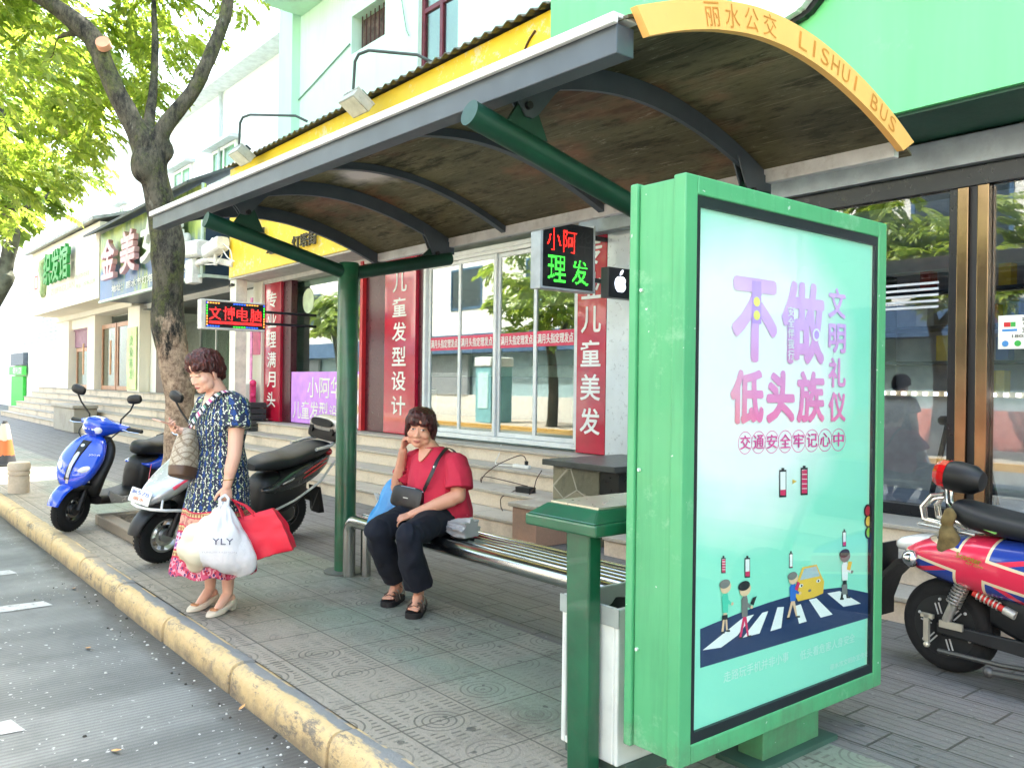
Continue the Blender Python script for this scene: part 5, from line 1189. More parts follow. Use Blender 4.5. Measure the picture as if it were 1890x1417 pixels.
def loftz(mb, secs, p=2.4, n=22, mi=0):
    """sections (z, x centre, half width in y, half depth in x)"""
    return mb.rings([se((x, 0, z), (0, 1, 0), (1, 0, 0), max(a, .003), max(b, .003), n, p) for z, x, a, b in dens(secs)], mi)
def wheel(par, x, R_, w, y=0.0, rimm=RIM, z=None, spokes=5, name='wheel', tread=True):
    z = R_ if z is None else z
    mb = MB(); prof = []
    for k in range(13):
        a = -1.9 + 3.8 * k / 12; prof.append((R_ - w * .42 + w * .42 * math.cos(a), w * .5 * math.sin(a)))
    prof = [(R_ - w * .95, prof[0][1] * .9)] + prof + [(R_ - w * .95, prof[-1][1] * .9)]
    mb.lathe(prof + [prof[0]], (x, y, z), (0, 1, 0), 44, caps=(False, False))
    for k in range(44 if tread else 0):
        a = 2 * math.pi * k / 44
        for s in (-1, 1):
            m = Matrix.Translation((x, y, z)) @ Matrix.Rotation(a, 4, 'Y') @ Matrix.Translation((R_ - .0105, s * w * .2, 0)) @ Matrix.Rotation(s * .5, 4, 'X')
            mb.box((-.004, -w * .16, -.006), (.006, w * .16, .006), mat=m)
    t = mb.build(name, RUB, par, world=False)
    mb = MB(); r = R_ - w * .9
    mb.lathe([(r - .02, -w * .4), (r + .012, -w * .42), (r + .012, w * .42), (r - .02, w * .4), (r - .02, -w * .4)], (x, y, z), (0, 1, 0), 32, caps=(False, False))
    mb.lathe([(.001, -w * .55), (.05, -w * .5), (.055, w * .5), (.001, w * .55)], (x, y, z), (0, 1, 0), 18)
    for k in range(spokes):
        a = 2 * math.pi * k / spokes + .3; m = Matrix.Translation((x, y, z)) @ Matrix.Rotation(a, 4, 'Y')
        mb.box((.04, -w * .18, -.016), (r, w * .18, .016), mat=m)
    mb.build('rim', rimm, t, world=False); 
    mb = MB(); mb.lathe([(.055, .0), (r * .62, .0), (r * .62, .004), (.055, .004)], (x, y + w * .3, z), (0, 1, 0), 26, caps=(False, False)); mb.build('brake_disc', CHROME, t, world=False)
    return t
def mirror(par, s, base, head, mat=PLA):
    mb = MB(); b = V(base); h = V(head); mid = (b + h) / 2 + V((0, s * .03, .02))
    mb.tube([b, b + V((0, 0, .05)), mid, h - V((0, 0, .04))], .008, 8); m = mb.build('mirror', PLA, par, world=False)
    mb = MB(); mb.rings([se(h + V((dx, 0, 0)), (0, 1, .25 * s), (0, -.25 * s, 1), a, b_, 20, 2.6) for dx, a, b_ in ((-.018, .06, .036), (-.012, .072, .045), (.012, .066, .042), (.03, .03, .02))])
    mb.build('mirror_head', mat, m, world=False)
    mb = MB(); mb.rings([se(h + V((dx, 0, 0)), (0, 1, .25 * s), (0, -.25 * s, 1), .06, .037, 20, 2.6) for dx in (-.021, -.0185)]); mb.build('mirror_glass', CHROME, m, world=False)
def scooter(label, loc, yaw, body, panel, blue, lean=0, sz_=1.0):
    t = thing('motor_scooter', label, 'scooter', loc, yaw, 'scooters parked by the kerb')
    t.rotation_euler = (R(lean), 0, yaw); t.scale = (1, 1, sz_)          # leaning on its side stand
    WB_ = 1.22 if blue else 1.30; RW = .215 if blue else .235
    def B(mb, name, m, par=t, **k): return mb.build(name, m, par, world=False, **k)
    wheel(t, WB_, RW, .10 if blue else .10, rimm=RIM if not blue else M((60, 62, 64), .4, .6)); wheel(t, 0, RW, .115, rimm=DGR)
    f = MB(); 
    for s in (-1, 1): f.tube([(WB_, s * .075, RW), (WB_ - .08, s * .07, RW + .24), (WB_ - .14, s * .06, RW + .42)], [.026, .024, .022], 10)
    B(f, 'fork', PLA)
    # fender
    mb = MB(); rs = []
    span = (14, 130) if blue else (8, 120)
    for k in range(17):
        a = R(span[0] + (span[1] - span[0]) * k / 16); rr_ = RW + .028; tp = math.sin(math.pi * min(1, .12 + .88 * k / 16)) ** .5
        c = V((WB_ + .01 + math.cos(a) * rr_, 0, RW + math.sin(a) * rr_)); rad = V((math.cos(a), 0, math.sin(a))); hw = .07 * (.45 + .55 * tp)
        rs.append([c + V((0, hw * math.sin(b), 0)) + rad * (.035 * (math.cos(b) - .4)) for b in [-1.5 + 3.0 * j / 10 for j in range(11)]] + [c + V((0, (hw - .006) * math.sin(b), 0)) + rad * (.035 * (math.cos(b) - .4) - .008) for b in [1.5 - 3.0 * j / 10 for j in range(11)]])
    mb.rings(rs); B(mb, 'front_fender', body if blue else PLA)
    # front apron
    mb = MB()
    if blue: loftz(mb, [(.40, WB_ + .03, .02, .03), (.44, WB_ + .035, .10, .07), (.52, WB_ + .02, .165, .09), (.62, WB_ - .02, .20, .10), (.72, WB_ - .07, .205, .09), (.82, WB_ - .13, .17, .07), (.88, WB_ - .17, .12, .055), (.91, WB_ - .18, .07, .04)], 2.2)
    else: loftz(mb, [(.50, WB_ + .17, .02, .03), (.52, WB_ + .15, .07, .09), (.58, WB_ + .08, .12, .13), (.66, WB_ - .0, .16, .13), (.75, WB_ - .08, .17, .10), (.84, WB_ - .14, .14, .07), (.90, WB_ - .17, .09, .05)], 2.2)
    ap = B(mb, 'front_apron', body if blue else SIL)
    mb = MB(); loftz(mb, [(.33, WB_ - .18, .12, .05), (.40, WB_ - .13, .17, .07), (.52, WB_ - .13, .20, .07), (.70, WB_ - .20, .21, .06), (.82, WB_ - .25, .17, .05), (.90, WB_ - .26, .10, .04)], 2.6); B(mb, 'leg_shield', PLA)
    if not blue:
        mb = MB(); loftz(mb, [(.40, WB_ + .06, .05, .05), (.46, WB_ + .08, .10, .08), (.53, WB_ + .10, .11, .085)], 2.4); B(mb, 'lower_nose', PLA)
        for s in (-1, 1):
            mb = MB(); mb.rings([se((WB_ + .12 - .02 * k, s * (.085 + .022 * k), .585 + .028 * k), (.5, 0, 0), (0, 0, 1), .006, .012 + .006 * (1 if k in (2, 3) else 0), 8) for k in range(7)]); B(mb, 'red_flash', M((214, 60, 90), .3), ap)
    for s in (-1, 1):
        mb = MB()
        m_ = Matrix.Rotation(s * -.85, 3, 'Z') @ Matrix.Rotation(-.35, 3, 'Y') @ Matrix.Rotation(s * .35, 3, 'X')
        if blue: mb.ball((WB_ + .052, s * .128, .615), (.022, .058, .030), 16, 10, mat=Matrix.Rotation(s * .75, 3, 'Z') @ Matrix.Rotation(s * .35, 3, 'X'))
        else: mb.ball((WB_ + .08, s * .10, .66), (.02, .05, .02), 14, 8, mat=Matrix.Rotation(s * .9, 3, 'Z'))
        B(mb, 'turn_signal', LENS, ap)
    if blue:
        mb = MB(); rs = []
        for z_, x_, w_ in ((.46, WB_ + .098, .024), (.52, WB_ + .112, .03), (.62, WB_ + .086, .03), (.72, WB_ + .028, .036), (.80, WB_ - .036, .045), (.86, WB_ - .092, .05)): rs.append([(x_ - .012, -w_, z_), (x_ + .004, -w_ * .8, z_), (x_ + .004, w_ * .8, z_), (x_ - .012, w_, z_)])
        mb.rings(rs); cs_ = B(mb, 'centre_strip', PLA, ap)
        mb = MB(); rs = []
        for z_, x_, w_ in ((.47, WB_ + .108, .012), (.55, WB_ + .112, .016), (.64, WB_ + .088, .016), (.72, WB_ + .038, .02), (.76, WB_ + .005, .012)): rs.append([(x_ - .01, -w_ + .008, z_), (x_ + .004, -w_ + .008, z_), (x_ + .004, w_ + .008, z_), (x_ - .01, w_ + .008, z_)])
        mb.rings(rs); B(mb, 'silver_blade', SIL, cs_)
        mb = MB(); mb.lathe([(.001, 0), (.02, 0), (.018, .006), (.001, .008)], (WB_ - .045, 0, .815), (.75, 0, .6), 16); B(mb, 'badge', CHROME, ap)
        mb = MB(); d = V((-.62, .78, 0)).normalized(); put_text(mb, 'YAMAHA', V((WB_ + .065, .10, .487)), V((-.72, .69, .08)).normalized(), V((.25, .2, .95)).normalized(), .085, .02, 0, .02); put_text(mb, 'JOG-FI', V((WB_ + .01, .115, .74)), V((-.6, .8, 0)).normalized(), V((-.45, -.35, .8)).normalized(), .09, .02, 0, .01)
        B(mb, 'lettering', M((230, 234, 240), .4), ap, smooth=0)
        mb = MB(); loftz(mb, [(.40, WB_ + .02, .08, .06), (.45, WB_ + .0, .15, .09), (.47, WB_, .15, .09)], 2.2); B(mb, 'air_duct', PLA)
    # handlebar
    hz = 1.0 if blue else 1.0; hx = WB_ - .24
    mb = MB()
    mb.rings([se((hx + dx, y, hz + dz), (1, 0, 0), (0, 0, 1), a, b, 18, 2.4) for y, dx, dz, a, b in dens([(-.25, -.07, .0, .025, .025), (-.18, -.05, .0, .04, .04), (-.12, .0, -.01, .085, .065), (-.05, .03, -.01, .115, .095), (.05, .03, -.01, .115, .095), (.12, .0, -.01, .085, .065), (.18, -.05, .0, .04, .04), (.25, -.07, .0, .025, .025)], 3)])
    hb = B(mb, 'handlebar_cover', body if blue else DGR)
    mb = MB()
    for s in (-1, 1): mb.tube([tuple(q) for q in dens([[hx - .03, s * .2, hz - .02], [hx + .06, s * .17, hz - .10], [hx + .03, s * .09, hz - .22], [WB_ - .1, s * .07, RW + .36]], 5)], .006, 6)
    B(mb, 'brake_cable', PLA)
    mb = MB(); mb.tube([(hx - .03, 0, hz - .1), (hx + .0, 0, hz - .22)], .05, 14); B(mb, 'steering_neck', PLA)
    mb = MB(); mb.ball((hx + .098, 0, hz - .03), (.05, .105, .066), 20, 12, mat=Matrix.Rotation(.35, 3, 'Y')); B(mb, 'headlight', LENS, hb)
    for s in (-1, 1):
        mb = MB(); mb.tube([(hx - .06, s * .24, hz), (hx - .085, s * .36, hz - .005)], .019, 12); mb.ball((hx - .087, s * .367, hz - .005), .021, 10, 6); g = B(mb, 'grip', PLA)
        mb = MB(); mb.tube([(hx - .02, s * .22, hz - .01), (hx - .02, s * .3, hz - .02), (hx - .05, s * .37, hz - .02)], .006, 6); B(mb, 'brake_lever', CHROME, g)
        mirror(t, s, (hx - .05, s * .17, hz + .03), (hx - .02, s * (.30 if blue else .34), hz + .30))
    # floor, seat base, tail
    mb = MB(); loftx(mb, [(.28, .33, .16, .05), (.40, .28, .17, .05), (.70, .27, .165, .045), (WB_ - .18, .30, .16, .05)], 4); B(mb, 'floorboard', PLA)
    if blue:
        for s in (-1, 1):
            mb = MB(); mb.rings([se((x_, s * .165, z_), (0, 1, 0), (0, 0, 1), .012, h_, 8, 3) for x_, z_, h_ in ((.36, .30, .015), (.5, .27, .03), (.75, .27, .035), (.9, .31, .05), (.95, .36, .03))]); B(mb, 'silver_side_trim', SIL)
    mb = MB(); loftx(mb, [(-.12, .48, .10, .10), (.0, .48, .14, .16), (.15, .46, .16, .20), (.32, .44, .15, .22), (.40, .42, .12, .18), (.43, .40, .08, .12)], 3); B(mb, 'seat_base', PLA)
    mb = MB(); loftx(mb, [(-.36, .68, .06, .03), (-.28, .64, .11, .07), (-.12, .60, .155, .10), (.08, .57, .175, .10), (.24, .56, .175, .075), (.36, .57, .15, .03), (.40, .58, .10, .01)] if blue else [(-.46, .80, .04, .03), (-.36, .74, .10, .075), (-.2, .68, .15, .11), (.0, .62, .17, .125), (.2, .57, .175, .10), (.36, .53, .16, .05), (.42, .52, .12, .015)], 2.8); sp = B(mb, 'side_panel', body if blue else DGR)
    if not blue:
        for s in (-1, 1):
            mb = MB(); mb.rings([se((.26 - .11 * k, s * (.172 - .004 * k * k), .58 + .034 * k), (0, 1, 0), (0, 0, 1), .006, .006 + .008 * math.sin(math.pi * k / 6), 8) for k in range(7)]); B(mb, 'silver_streak', SIL, sp)
            mb = MB()
            for q in range(2): mb.rings([se((.02 - .075 * k, s * (.178 - .006 * k), .615 + .045 * q + .03 * k), (0, 1, 0), (0, 0, 1), .004, .005 + .006 * math.sin(math.pi * k / 4), 8) for k in range(5)])
            B(mb, 'red_decal', M((200, 40, 44), .3), sp)
    sz = 0.0 if blue else .07
    mb = MB(); loftx(mb, [(-.36, .80 + sz, .05, .02), (-.30, .785 + sz, .12, .055), (-.12, .765 + sz, .15, .075), (.08, .735 + sz, .155, .07), (.22, .725 + sz, .145, .075), (.34, .735 + sz, .12, .075), (.42, .725 + sz, .07, .05), (.44, .715 + sz, .03, .02)] if blue else [(-.40, .875, .08, .03), (-.30, .86, .13, .055), (-.1, .82, .155, .07), (.12, .77, .155, .065), (.28, .755, .14, .07), (.42, .74, .11, .055), (.50, .72, .06, .03)], 2.6); B(mb, 'seat', SEATM)
    mb = MB(); mb.tube([(-.12, .15, .80 + sz), (-.3, .16, .83 + sz), (-.44, .10, .86 + sz), (-.46, 0, .865 + sz), (-.44, -.10, .86 + sz), (-.3, -.16, .83 + sz), (-.12, -.15, .80 + sz)], .016, 10); gr = B(mb, 'grab_rail', PLA if blue else SIL)
    mb = MB(); mb.ball((-.40, 0, .70 + sz * 1.6), (.05, .10, .05), 16, 10); B(mb, 'tail_light', REDL)
    mb = MB(); rs = []
    for k in range(9):
        a = R(70 + 90 * k / 8); c = V((math.cos(a) * (RW + .05), 0, RW + math.sin(a) * (RW + .05)))
        rs.append([c + V((0, s * .075, 0)) for s in (-1, -.5, 0, .5, 1)] + [c * .985 + V((0, s * .072, 0)) for s in (1, .5, 0, -.5, -1)])
    mb.rings(rs); B(mb, 'rear_fender', PLA)
    mb = MB(); mb.add([(-.34, -.07, .46), (-.34, .07, .46), (-.42, .085, .20), (-.40, .045, .185), (-.425, .0, .175), (-.40, -.045, .185), (-.42, -.085, .20)], [(0, 1, 2, 3, 4, 5, 6)]); mb.add([(-.348, -.07, .46), (-.348, .07, .46), (-.428, .085, .20), (-.408, .045, .185), (-.433, .0, .175), (-.408, -.045, .185), (-.428, -.085, .20)], [(6, 5, 4, 3, 2, 1, 0)]); B(mb, 'mud_flap', PLA, smooth=0)
    mb = MB(); loftx(mb, [(-.06, .24, .05, .05), (.05, .25, .10, .09), (.25, .28, .12, .09), (.36, .30, .09, .06)], 3); B(mb, 'engine', M((48, 50, 52), .5, .3))
    mb = MB(); mb.cyl((-.28, -.13, .30), (.10, -.13, .24), .05, .045, 16); B(mb, 'exhaust', M((60, 60, 62), .4, .6))
    mb = MB(); mb.tube([(.38, .10, .26), (.36, .19, .02), (.39, .21, .005)], .011, 8); B(mb, 'kickstand', PLA)
    if not blue:
        mb = MB(); mb.rings([se((x_, 0, z_), (0, 1, 0), (0, 0, 1), a, b, 22, 4) for x_, z_, a, b in dens([(-.64, .99, .12, .04), (-.62, .99, .16, .055), (-.48, .985, .18, .06), (-.36, .98, .175, .055), (-.345, .98, .15, .04)])]); bx = B(mb, 'top_box', PLA)
        mb = MB(); mb.rings([se((x_, 0, z_), (0, 1, 0), (0, 0, 1), a, b, 22, 3.2) for x_, z_, a, b in dens([(-.64, 1.07, .10, .03), (-.62, 1.075, .155, .055), (-.48, 1.085, .178, .075), (-.36, 1.075, .17, .06), (-.34, 1.07, .14, .04)])]); ld = B(mb, 'lid', M((176, 174, 168), .3, .3, var=.08), bx)
        mb = MB(); mb.rings([se((x_, 0, 1.10), (0, 1, 0), (0, 0, 1), a, .04, 18, 3) for x_, a in ((-.345, .11), (-.325, .13), (-.312, .12))]); B(mb, 'back_pad', SEATM, ld)
        for s in (-1, 1):
            mb = MB(); mb.rings([se((x_, s * .12, 1.02), (0, 1, 0), (0, 0, 1), .018, .035, 12, 3) for x_ in (-.345, -.325)]); B(mb, 'latch', PLA, bx)
        mb = MB(); mb.tube([(-.42, -.13, .93), (-.43, .13, .93)], .012, 8); mb.tube([(-.44, .11, .945), (-.36, .19, .945)], .013, 8); B(mb, 'rack', M((140, 200, 196), .4), gr)
        # plate and guard in front
        mb = MB(); mt = Matrix.Translation((WB_ + .24, 0, .575)) @ Matrix.Rotation(-.25, 4, 'Y'); mb.box((-.004, -.11, -.055), (.004, .11, .055), mat=mt); pl = B(mb, 'licence_plate', M((236, 236, 230), .4, var=.04), smooth=0, bevel=.003)
        mb = MB(); put_text(mb, '浙K', mt @ V((.0055, -.095, .012)), Y, mt.to_3x3() @ Z, .06, .03, 0, .01); put_text(mb, '578', mt @ V((.0055, -.03, .012)), Y, mt.to_3x3() @ Z, .12, .03, 0, .01); put_text(mb, '丽水', mt @ V((.0055, -.06, -.035)), Y, mt.to_3x3() @ Z, .12, .03, 1, .01); B(mb, 'lettering', [M((130, 150, 210), .5), M((220, 150, 120), .5)], pl, smooth=0)
        mb = MB(); mb.tube([(WB_ - .02, -.16, .47), (WB_ + .14, -.16, .49), (WB_ + .22, -.10, .495), (WB_ + .25, 0, .495), (WB_ + .22, .10, .495), (WB_ + .14, .16, .49), (WB_ - .02, .16, .47)], .012, 10)
        for s in (-1, 1): mb.tube([(WB_ + .16, s * .14, .49), (WB_ + .13, s * .11, .56)], .009, 8)
        B(mb, 'front_guard', M((226, 228, 228), .35), smooth=60)
        for s in (-1, 1):
            mb = MB(); mb.tube([(.36, s * .17, .33), (.1, s * .19, .42), (-.2, s * .18, .56), (-.42, s * .13, .73)], .011, 8); B(mb, 'side_guard', M((206, 208, 206), .3, .4))
    return t
scooter('bright blue motor scooter parked with its front wheel on the kerb left of the tree', (-9.24, 2.70, 0), math.atan2(-1.02, .81), BLU, BLU, True, -8, .96)
scooter('silver and grey motor scooter with a rear top box parked behind the standing woman', (-7.16, 3.20, 0), math.atan2(-1.21, .50), SIL, DGR, False, -9, .93)

# scooter on the right with a red, blue and cream cross pattern
def mat_cross():
    n = N('cross_pattern_paint'); x, y, z = n.xyz()
    a = n.math('ADD', n.math('MULTIPLY', n.math('SUBTRACT', x, .175), .985), n.math('MULTIPLY', n.math('SUBTRACT', z, .565), -.17))
    b = n.math('ADD', n.math('MULTIPLY', n.math('SUBTRACT', x, .175), .17), n.math('MULTIPLY', n.math('SUBTRACT', z, .565), .985))
    aa, bb = n.math('ABSOLUTE', a), n.math('ABSOLUTE', b)
    m = n.math('MINIMUM', n.math('SUBTRACT', aa, .062), n.math('SUBTRACT', bb, .042))
    cream = n.math('MULTIPLY', n.math('GREATER_THAN', m, .0), n.math('LESS_THAN', m, .014))
    out = n.math('GREATER_THAN', m, .014)
    diag = n.math('LESS_THAN', n.math('ABSOLUTE', n.math('SUBTRACT', n.math('MULTIPLY', aa, .42), bb)), .012)
    c = n.mix(out, (.72, .03, .08, 1), n.mix(diag, (.02, .05, .30, 1), (.72, .03, .08, 1)))
    c = n.mix(cream, c, (.78, .66, .45, 1)); return n.done(c, .25, Coat_Weight=.6)
def cross_scooter():
    t = thing('motor_scooter', 'red scooter with blue fields and cream cross lines standing right of the advertising box', 'scooter', (-1.88, 4.33, 0), R(-3))
    def B(mb, name, m, par=t, **k): return mb.build(name, m, par, world=False, **k)
    wh = wheel(t, 0, .228, .13, rimm=M((34, 35, 37), .4, .4), spokes=0, tread=False)
    mb = MB(); mb.lathe([(.03, .0), (.15, .0), (.15, .01), (.03, .012)], (0, -.052, .228), (0, -1, 0), 30); hub = B(mb, 'hub_cover', M((40, 42, 44), .45, .4), wh)
    mb = MB()
    for k in range(6):
        m = Matrix.Translation((0, -.066, .228)) @ Matrix.Rotation(k * math.pi / 3 + .2, 4, 'Y')
        for q in (-.009, .009): mb.box((.06, -.002, q - .003), (.115, .002, q + .003), mat=m)
    for k in range(6):
        a = k * math.pi / 3 + .7; mb.ball((.13 * math.cos(a), -.064, .228 + .13 * math.sin(a)), .008, 8, 5)
    B(mb, 'hub_marks', M((190, 190, 188), .4), hub)
    mb = MB(); loftx(mb, [(-.21, .555, .05, .03), (-.17, .555, .10, .06), (-.07, .56, .15, .095), (.10, .56, .175, .13), (.28, .555, .19, .145), (.5, .545, .185, .15), (.7, .50, .17, .13), (.9, .44, .15, .09)], 2.6, 30); bd = B(mb, 'body', mat_cross())
    mb = MB(); put_text(mb, 'Scooter', V((.115, -.192, .60)), V((.985, 0, -.17)), V((.17, 0, .985)), .115, .028, 0, .02); put_text(mb, '48V 350W', V((.16, -.194, .577)), V((.985, 0, -.17)), V((.17, 0, .985)), .08, .011, 0, .0); B(mb, 'lettering', M((150, 140, 30), .4), bd, smooth=0)
    mb = MB(); mb.ball((-.13, -.14, .545), .042, 18, 12); B(mb, 'chrome_knob', CHROME, bd)
    mb = MB(); loftx(mb, [(-.27, .585, .03, .02), (-.23, .595, .07, .035), (-.14, .61, .09, .045), (-.08, .63, .07, .03)], 2.6); B(mb, 'rear_lamp', LENS)
    mb = MB(); rs = []
    for x_, z_, w_ in ((-.10, .53, .09), (-.22, .50, .10), (-.31, .40, .105), (-.35, .28, .10), (-.345, .20, .09)): rs.append([(x_, -w_, z_ + .0), (x_ - .012, -w_, z_ + .02), (x_ - .012, w_, z_ + .02), (x_, w_, z_)])
    mb.rings(rs); mb.box((-.345, -.10, .38), (-.33, .10, .58)); B(mb, 'rear_fender', PLA, smooth=30)
    mb = MB(); loftx(mb, [(.02, .80, .05, .02), (.05, .80, .10, .05), (.14, .775, .14, .06), (.3, .755, .155, .055), (.55, .74, .15, .05), (.9, .74, .13, .05)], 2.8); st = B(mb, 'seat', SEATM)
    mb = MB(); mb.rings([se((.20 + .022 * k, -.143 - .002 * k, .755 - .006 * k), (0, 0, 1), (1, 0, 0), .012, .012, 8, 3) for k in range(4)]); B(mb, 'green_tag', M((120, 180, 90), .4), st)
    # lamp on a bent chrome stalk
    mb = MB(); mb.lathe([(.03, .0), (.055, .012), (.072, .04), (.072, .10), (.06, .14)][::-1], (-.07, 0, .965), (1, 0, -.12), 22); mb.lathe([(.072, 0), (.078, .03), (.07, .11), (.045, .15), (.001, .155)], (-.005, 0, .96), (1, 0, -.12), 22); lm = B(mb, 'lamp', PLA)
    mb = MB(); mb.lathe([(.001, -.012), (.03, -.008), (.055, .0), (.075, .03), (.075, .062), (.05, .064)], (-.075, 0, .967), (1, 0, -.12), 12); B(mb, 'red_lens', REDL, lm, smooth=15)
    mb = MB()
    for s in (-1, 1): mb.tube([(-.02, s * .02, .90), (-.015, s * .022, .83), (.02, s * .022, .79), (.06, s * .022, .78)], .009, 8)
    B(mb, 'lamp_stalk', CHROME)
    mb = MB()
    for q, (w_, h_) in enumerate(((.085, .0), (.05, -.02))):
        mb.tube([(.05, -w_, .70), (-.02, -w_, .73), (-.10, -w_, .74), (-.11, -w_, .80), (-.07, -w_ * .8, .86 + h_), (-.03, 0, .87 + h_), (-.07, w_ * .8, .86 + h_), (-.11, w_, .80), (-.10, w_, .74), (.05, w_, .70)], .009, 8)
    mb.tube([(-.12, -.09, .715), (.16, -.10, .70)], .009, 8); mb.tube([(-.12, .09, .715), (.16, .10, .70)], .009, 8); mb.tube([(-.12, -.09, .715), (-.12, .09, .715)], .009, 8)
    B(mb, 'rear_rack', M((214, 210, 200), .25, .8, rvar=.03))
    mb = MB()
    for sy in (-.10,):
        pts = []
        for k in range(90): a = 2 * math.pi * k / 11; f = k / 89; c = V((.06 + .055 * f, sy, .355 + .125 * f)); pts.append(c + V((.032 * math.cos(a) * .92, .032 * math.sin(a), -.032 * math.cos(a) * .4)))
        mb.tube(pts, .0055, 6)
    mb.cyl((.05, -.10, .32), (.12, -.10, .50), .012, n=10); mb.cyl((.03, -.10, .27), (.062, -.10, .355), .022, n=12); B(mb, 'shock_absorber', M((190, 186, 176), .3, .7, rvar=.03))
    mb = MB(); mb.tube([(.16, -.11, .43), (.25, -.115, .40), (.34, -.12, .37)], .016, 10); dm = B(mb, 'damper', M((206, 52, 46), .35))
    mb = MB()
    for k in range(6): mb.cyl((.18 + .018 * k, -.112, .424 - .006 * k), (.186 + .018 * k, -.112, .422 - .006 * k), .022, n=12)
    mb.cyl((.30, -.118, .383), (.35, -.12, .366), .02, n=12); B(mb, 'damper_rings', M((220, 216, 206), .35, .5, rvar=.03), dm)
    mb = MB(); mb.add([(-.02, -.10, .20), (.6, -.10, .17), (.6, -.10, .25), (-.02, -.10, .25), (-.02, -.075, .20), (.6, -.075, .17), (.6, -.075, .25), (-.02, -.075, .25)], [(0, 1, 2, 3), (7, 6, 5, 4), (4, 5, 1, 0), (6, 7, 3, 2), (1, 5, 6, 2), (4, 0, 3, 7)]); sa = B(mb, 'swing_arm', M((44, 46, 48), .45, .3), smooth=0, bevel=.006)
    mb = MB(); mb.box((.0, -.115, .235), (.11, -.101, .268)); mb.box((-.075, -.118, .15), (-.05, -.10, .28)); mb.box((-.09, -.118, .265), (-.03, -.10, .285)); mb.ball((-.06, -.112, .135), .016, 10, 6); B(mb, 'axle_plate', M((206, 200, 182), .35, .5, dirt=.4, rvar=.03), sa, smooth=0)
    mb = MB(); mb.tube([(.0, -.115, .12), (.3, -.13, .13), (.6, -.14, .16)], .012, 8); mb.tube([(.26, -.15, .09), (.7, -.15, .13)], .018, 8); mb.ball((.25, -.15, .09), .026, 10, 8); B(mb, 'side_stand', M((84, 84, 82), .4, .5))
    mb = MB(); loftx(mb, [(.22, .36, .08, .08), (.4, .34, .12, .11), (.8, .32, .12, .12), (1.1, .3, .1, .1)], 4); B(mb, 'battery_box', PLA)
    wheel(t, 1.25, .228, .12, rimm=PLA)
    mb = MB(); mb.tube([(1.25, .08, .23), (1.05, .05, .75), (.98, 0, 1.0)], .025, 10); mb.tube([(.97, -.3, 1.02), (.98, 0, 1.0), (.97, .3, 1.02)], .018, 10); B(mb, 'handlebar', PLA)
cross_scooter()
p = at(1770, 965, 'y', 4.25)
t = thing('cloth_pouch', 'olive cloth pouch hanging from the rear rack of the red scooter', 'pouch', (-1.84, 4.22, .60))
mb = MB(); mb.rings([se((-1.835 + dx, 4.20, z_), (1, 0, 0), (0, 1, 0), a, b, 14, 3) for z_, dx, a, b in dens([(.595, .0, .035, .02), (.605, .0, .05, .03), (.66, .0, .052, .032), (.70, -.005, .042, .026), (.73, -.01, .025, .016), (.76, -.005, .03, .02), (.80, .0, .026, .014), (.815, 0, .012, .008)])])
for i, v in enumerate(mb.v): d = mnoise.noise(V(v) * 30) * .006; mb.v[i] = (v[0] + d, v[1] + d, v[2] + d)
mb.build('bag', M((112, 96, 58), .9, var=.3, vs=20, bump=.4), t, smooth=60)
# ------------------------------------------------------------------ people
def mat_skin(c, name='skin'):
    n = N(name); a = n.n('Attribute', attribute_name='paint')
    base = n.mix(n.noise(14, 4), tuple(v * .93 for v in lin(c)[:3]) + (1,), lin(c))
    base = n.mix(n.math('MULTIPLY', n.noise(34, 3), .18), base, lin((222, 140, 120)))
    cc = n.mix(a.outputs['Alpha'], base, a.outputs['Color'])
    return n.done(cc, .48, 0, n.bump(n.noise(260, 3), .06, .002), Subsurface_Weight=.12, Subsurface_Radius=(.012, .004, .002))
def cap(mb, a, b, r0, r1, n=14):
    a, b = V(a), V(b); mb.cyl(a, b, r0, r1, n); mb.ball(a, r0, n, 8); mb.ball(b, r1, n, 8)
def unpaint(o):
    o.data.color_attributes.new('paint', 'FLOAT_COLOR', 'POINT'); o.data.attributes['paint'].data.foreach_set('color', [0.0] * (4 * len(o.data.vertices)))
def chain(mb, pts, rad):
    for i in range(len(pts) - 1): cap(mb, pts[i], pts[i + 1], rad[i], rad[i + 1])
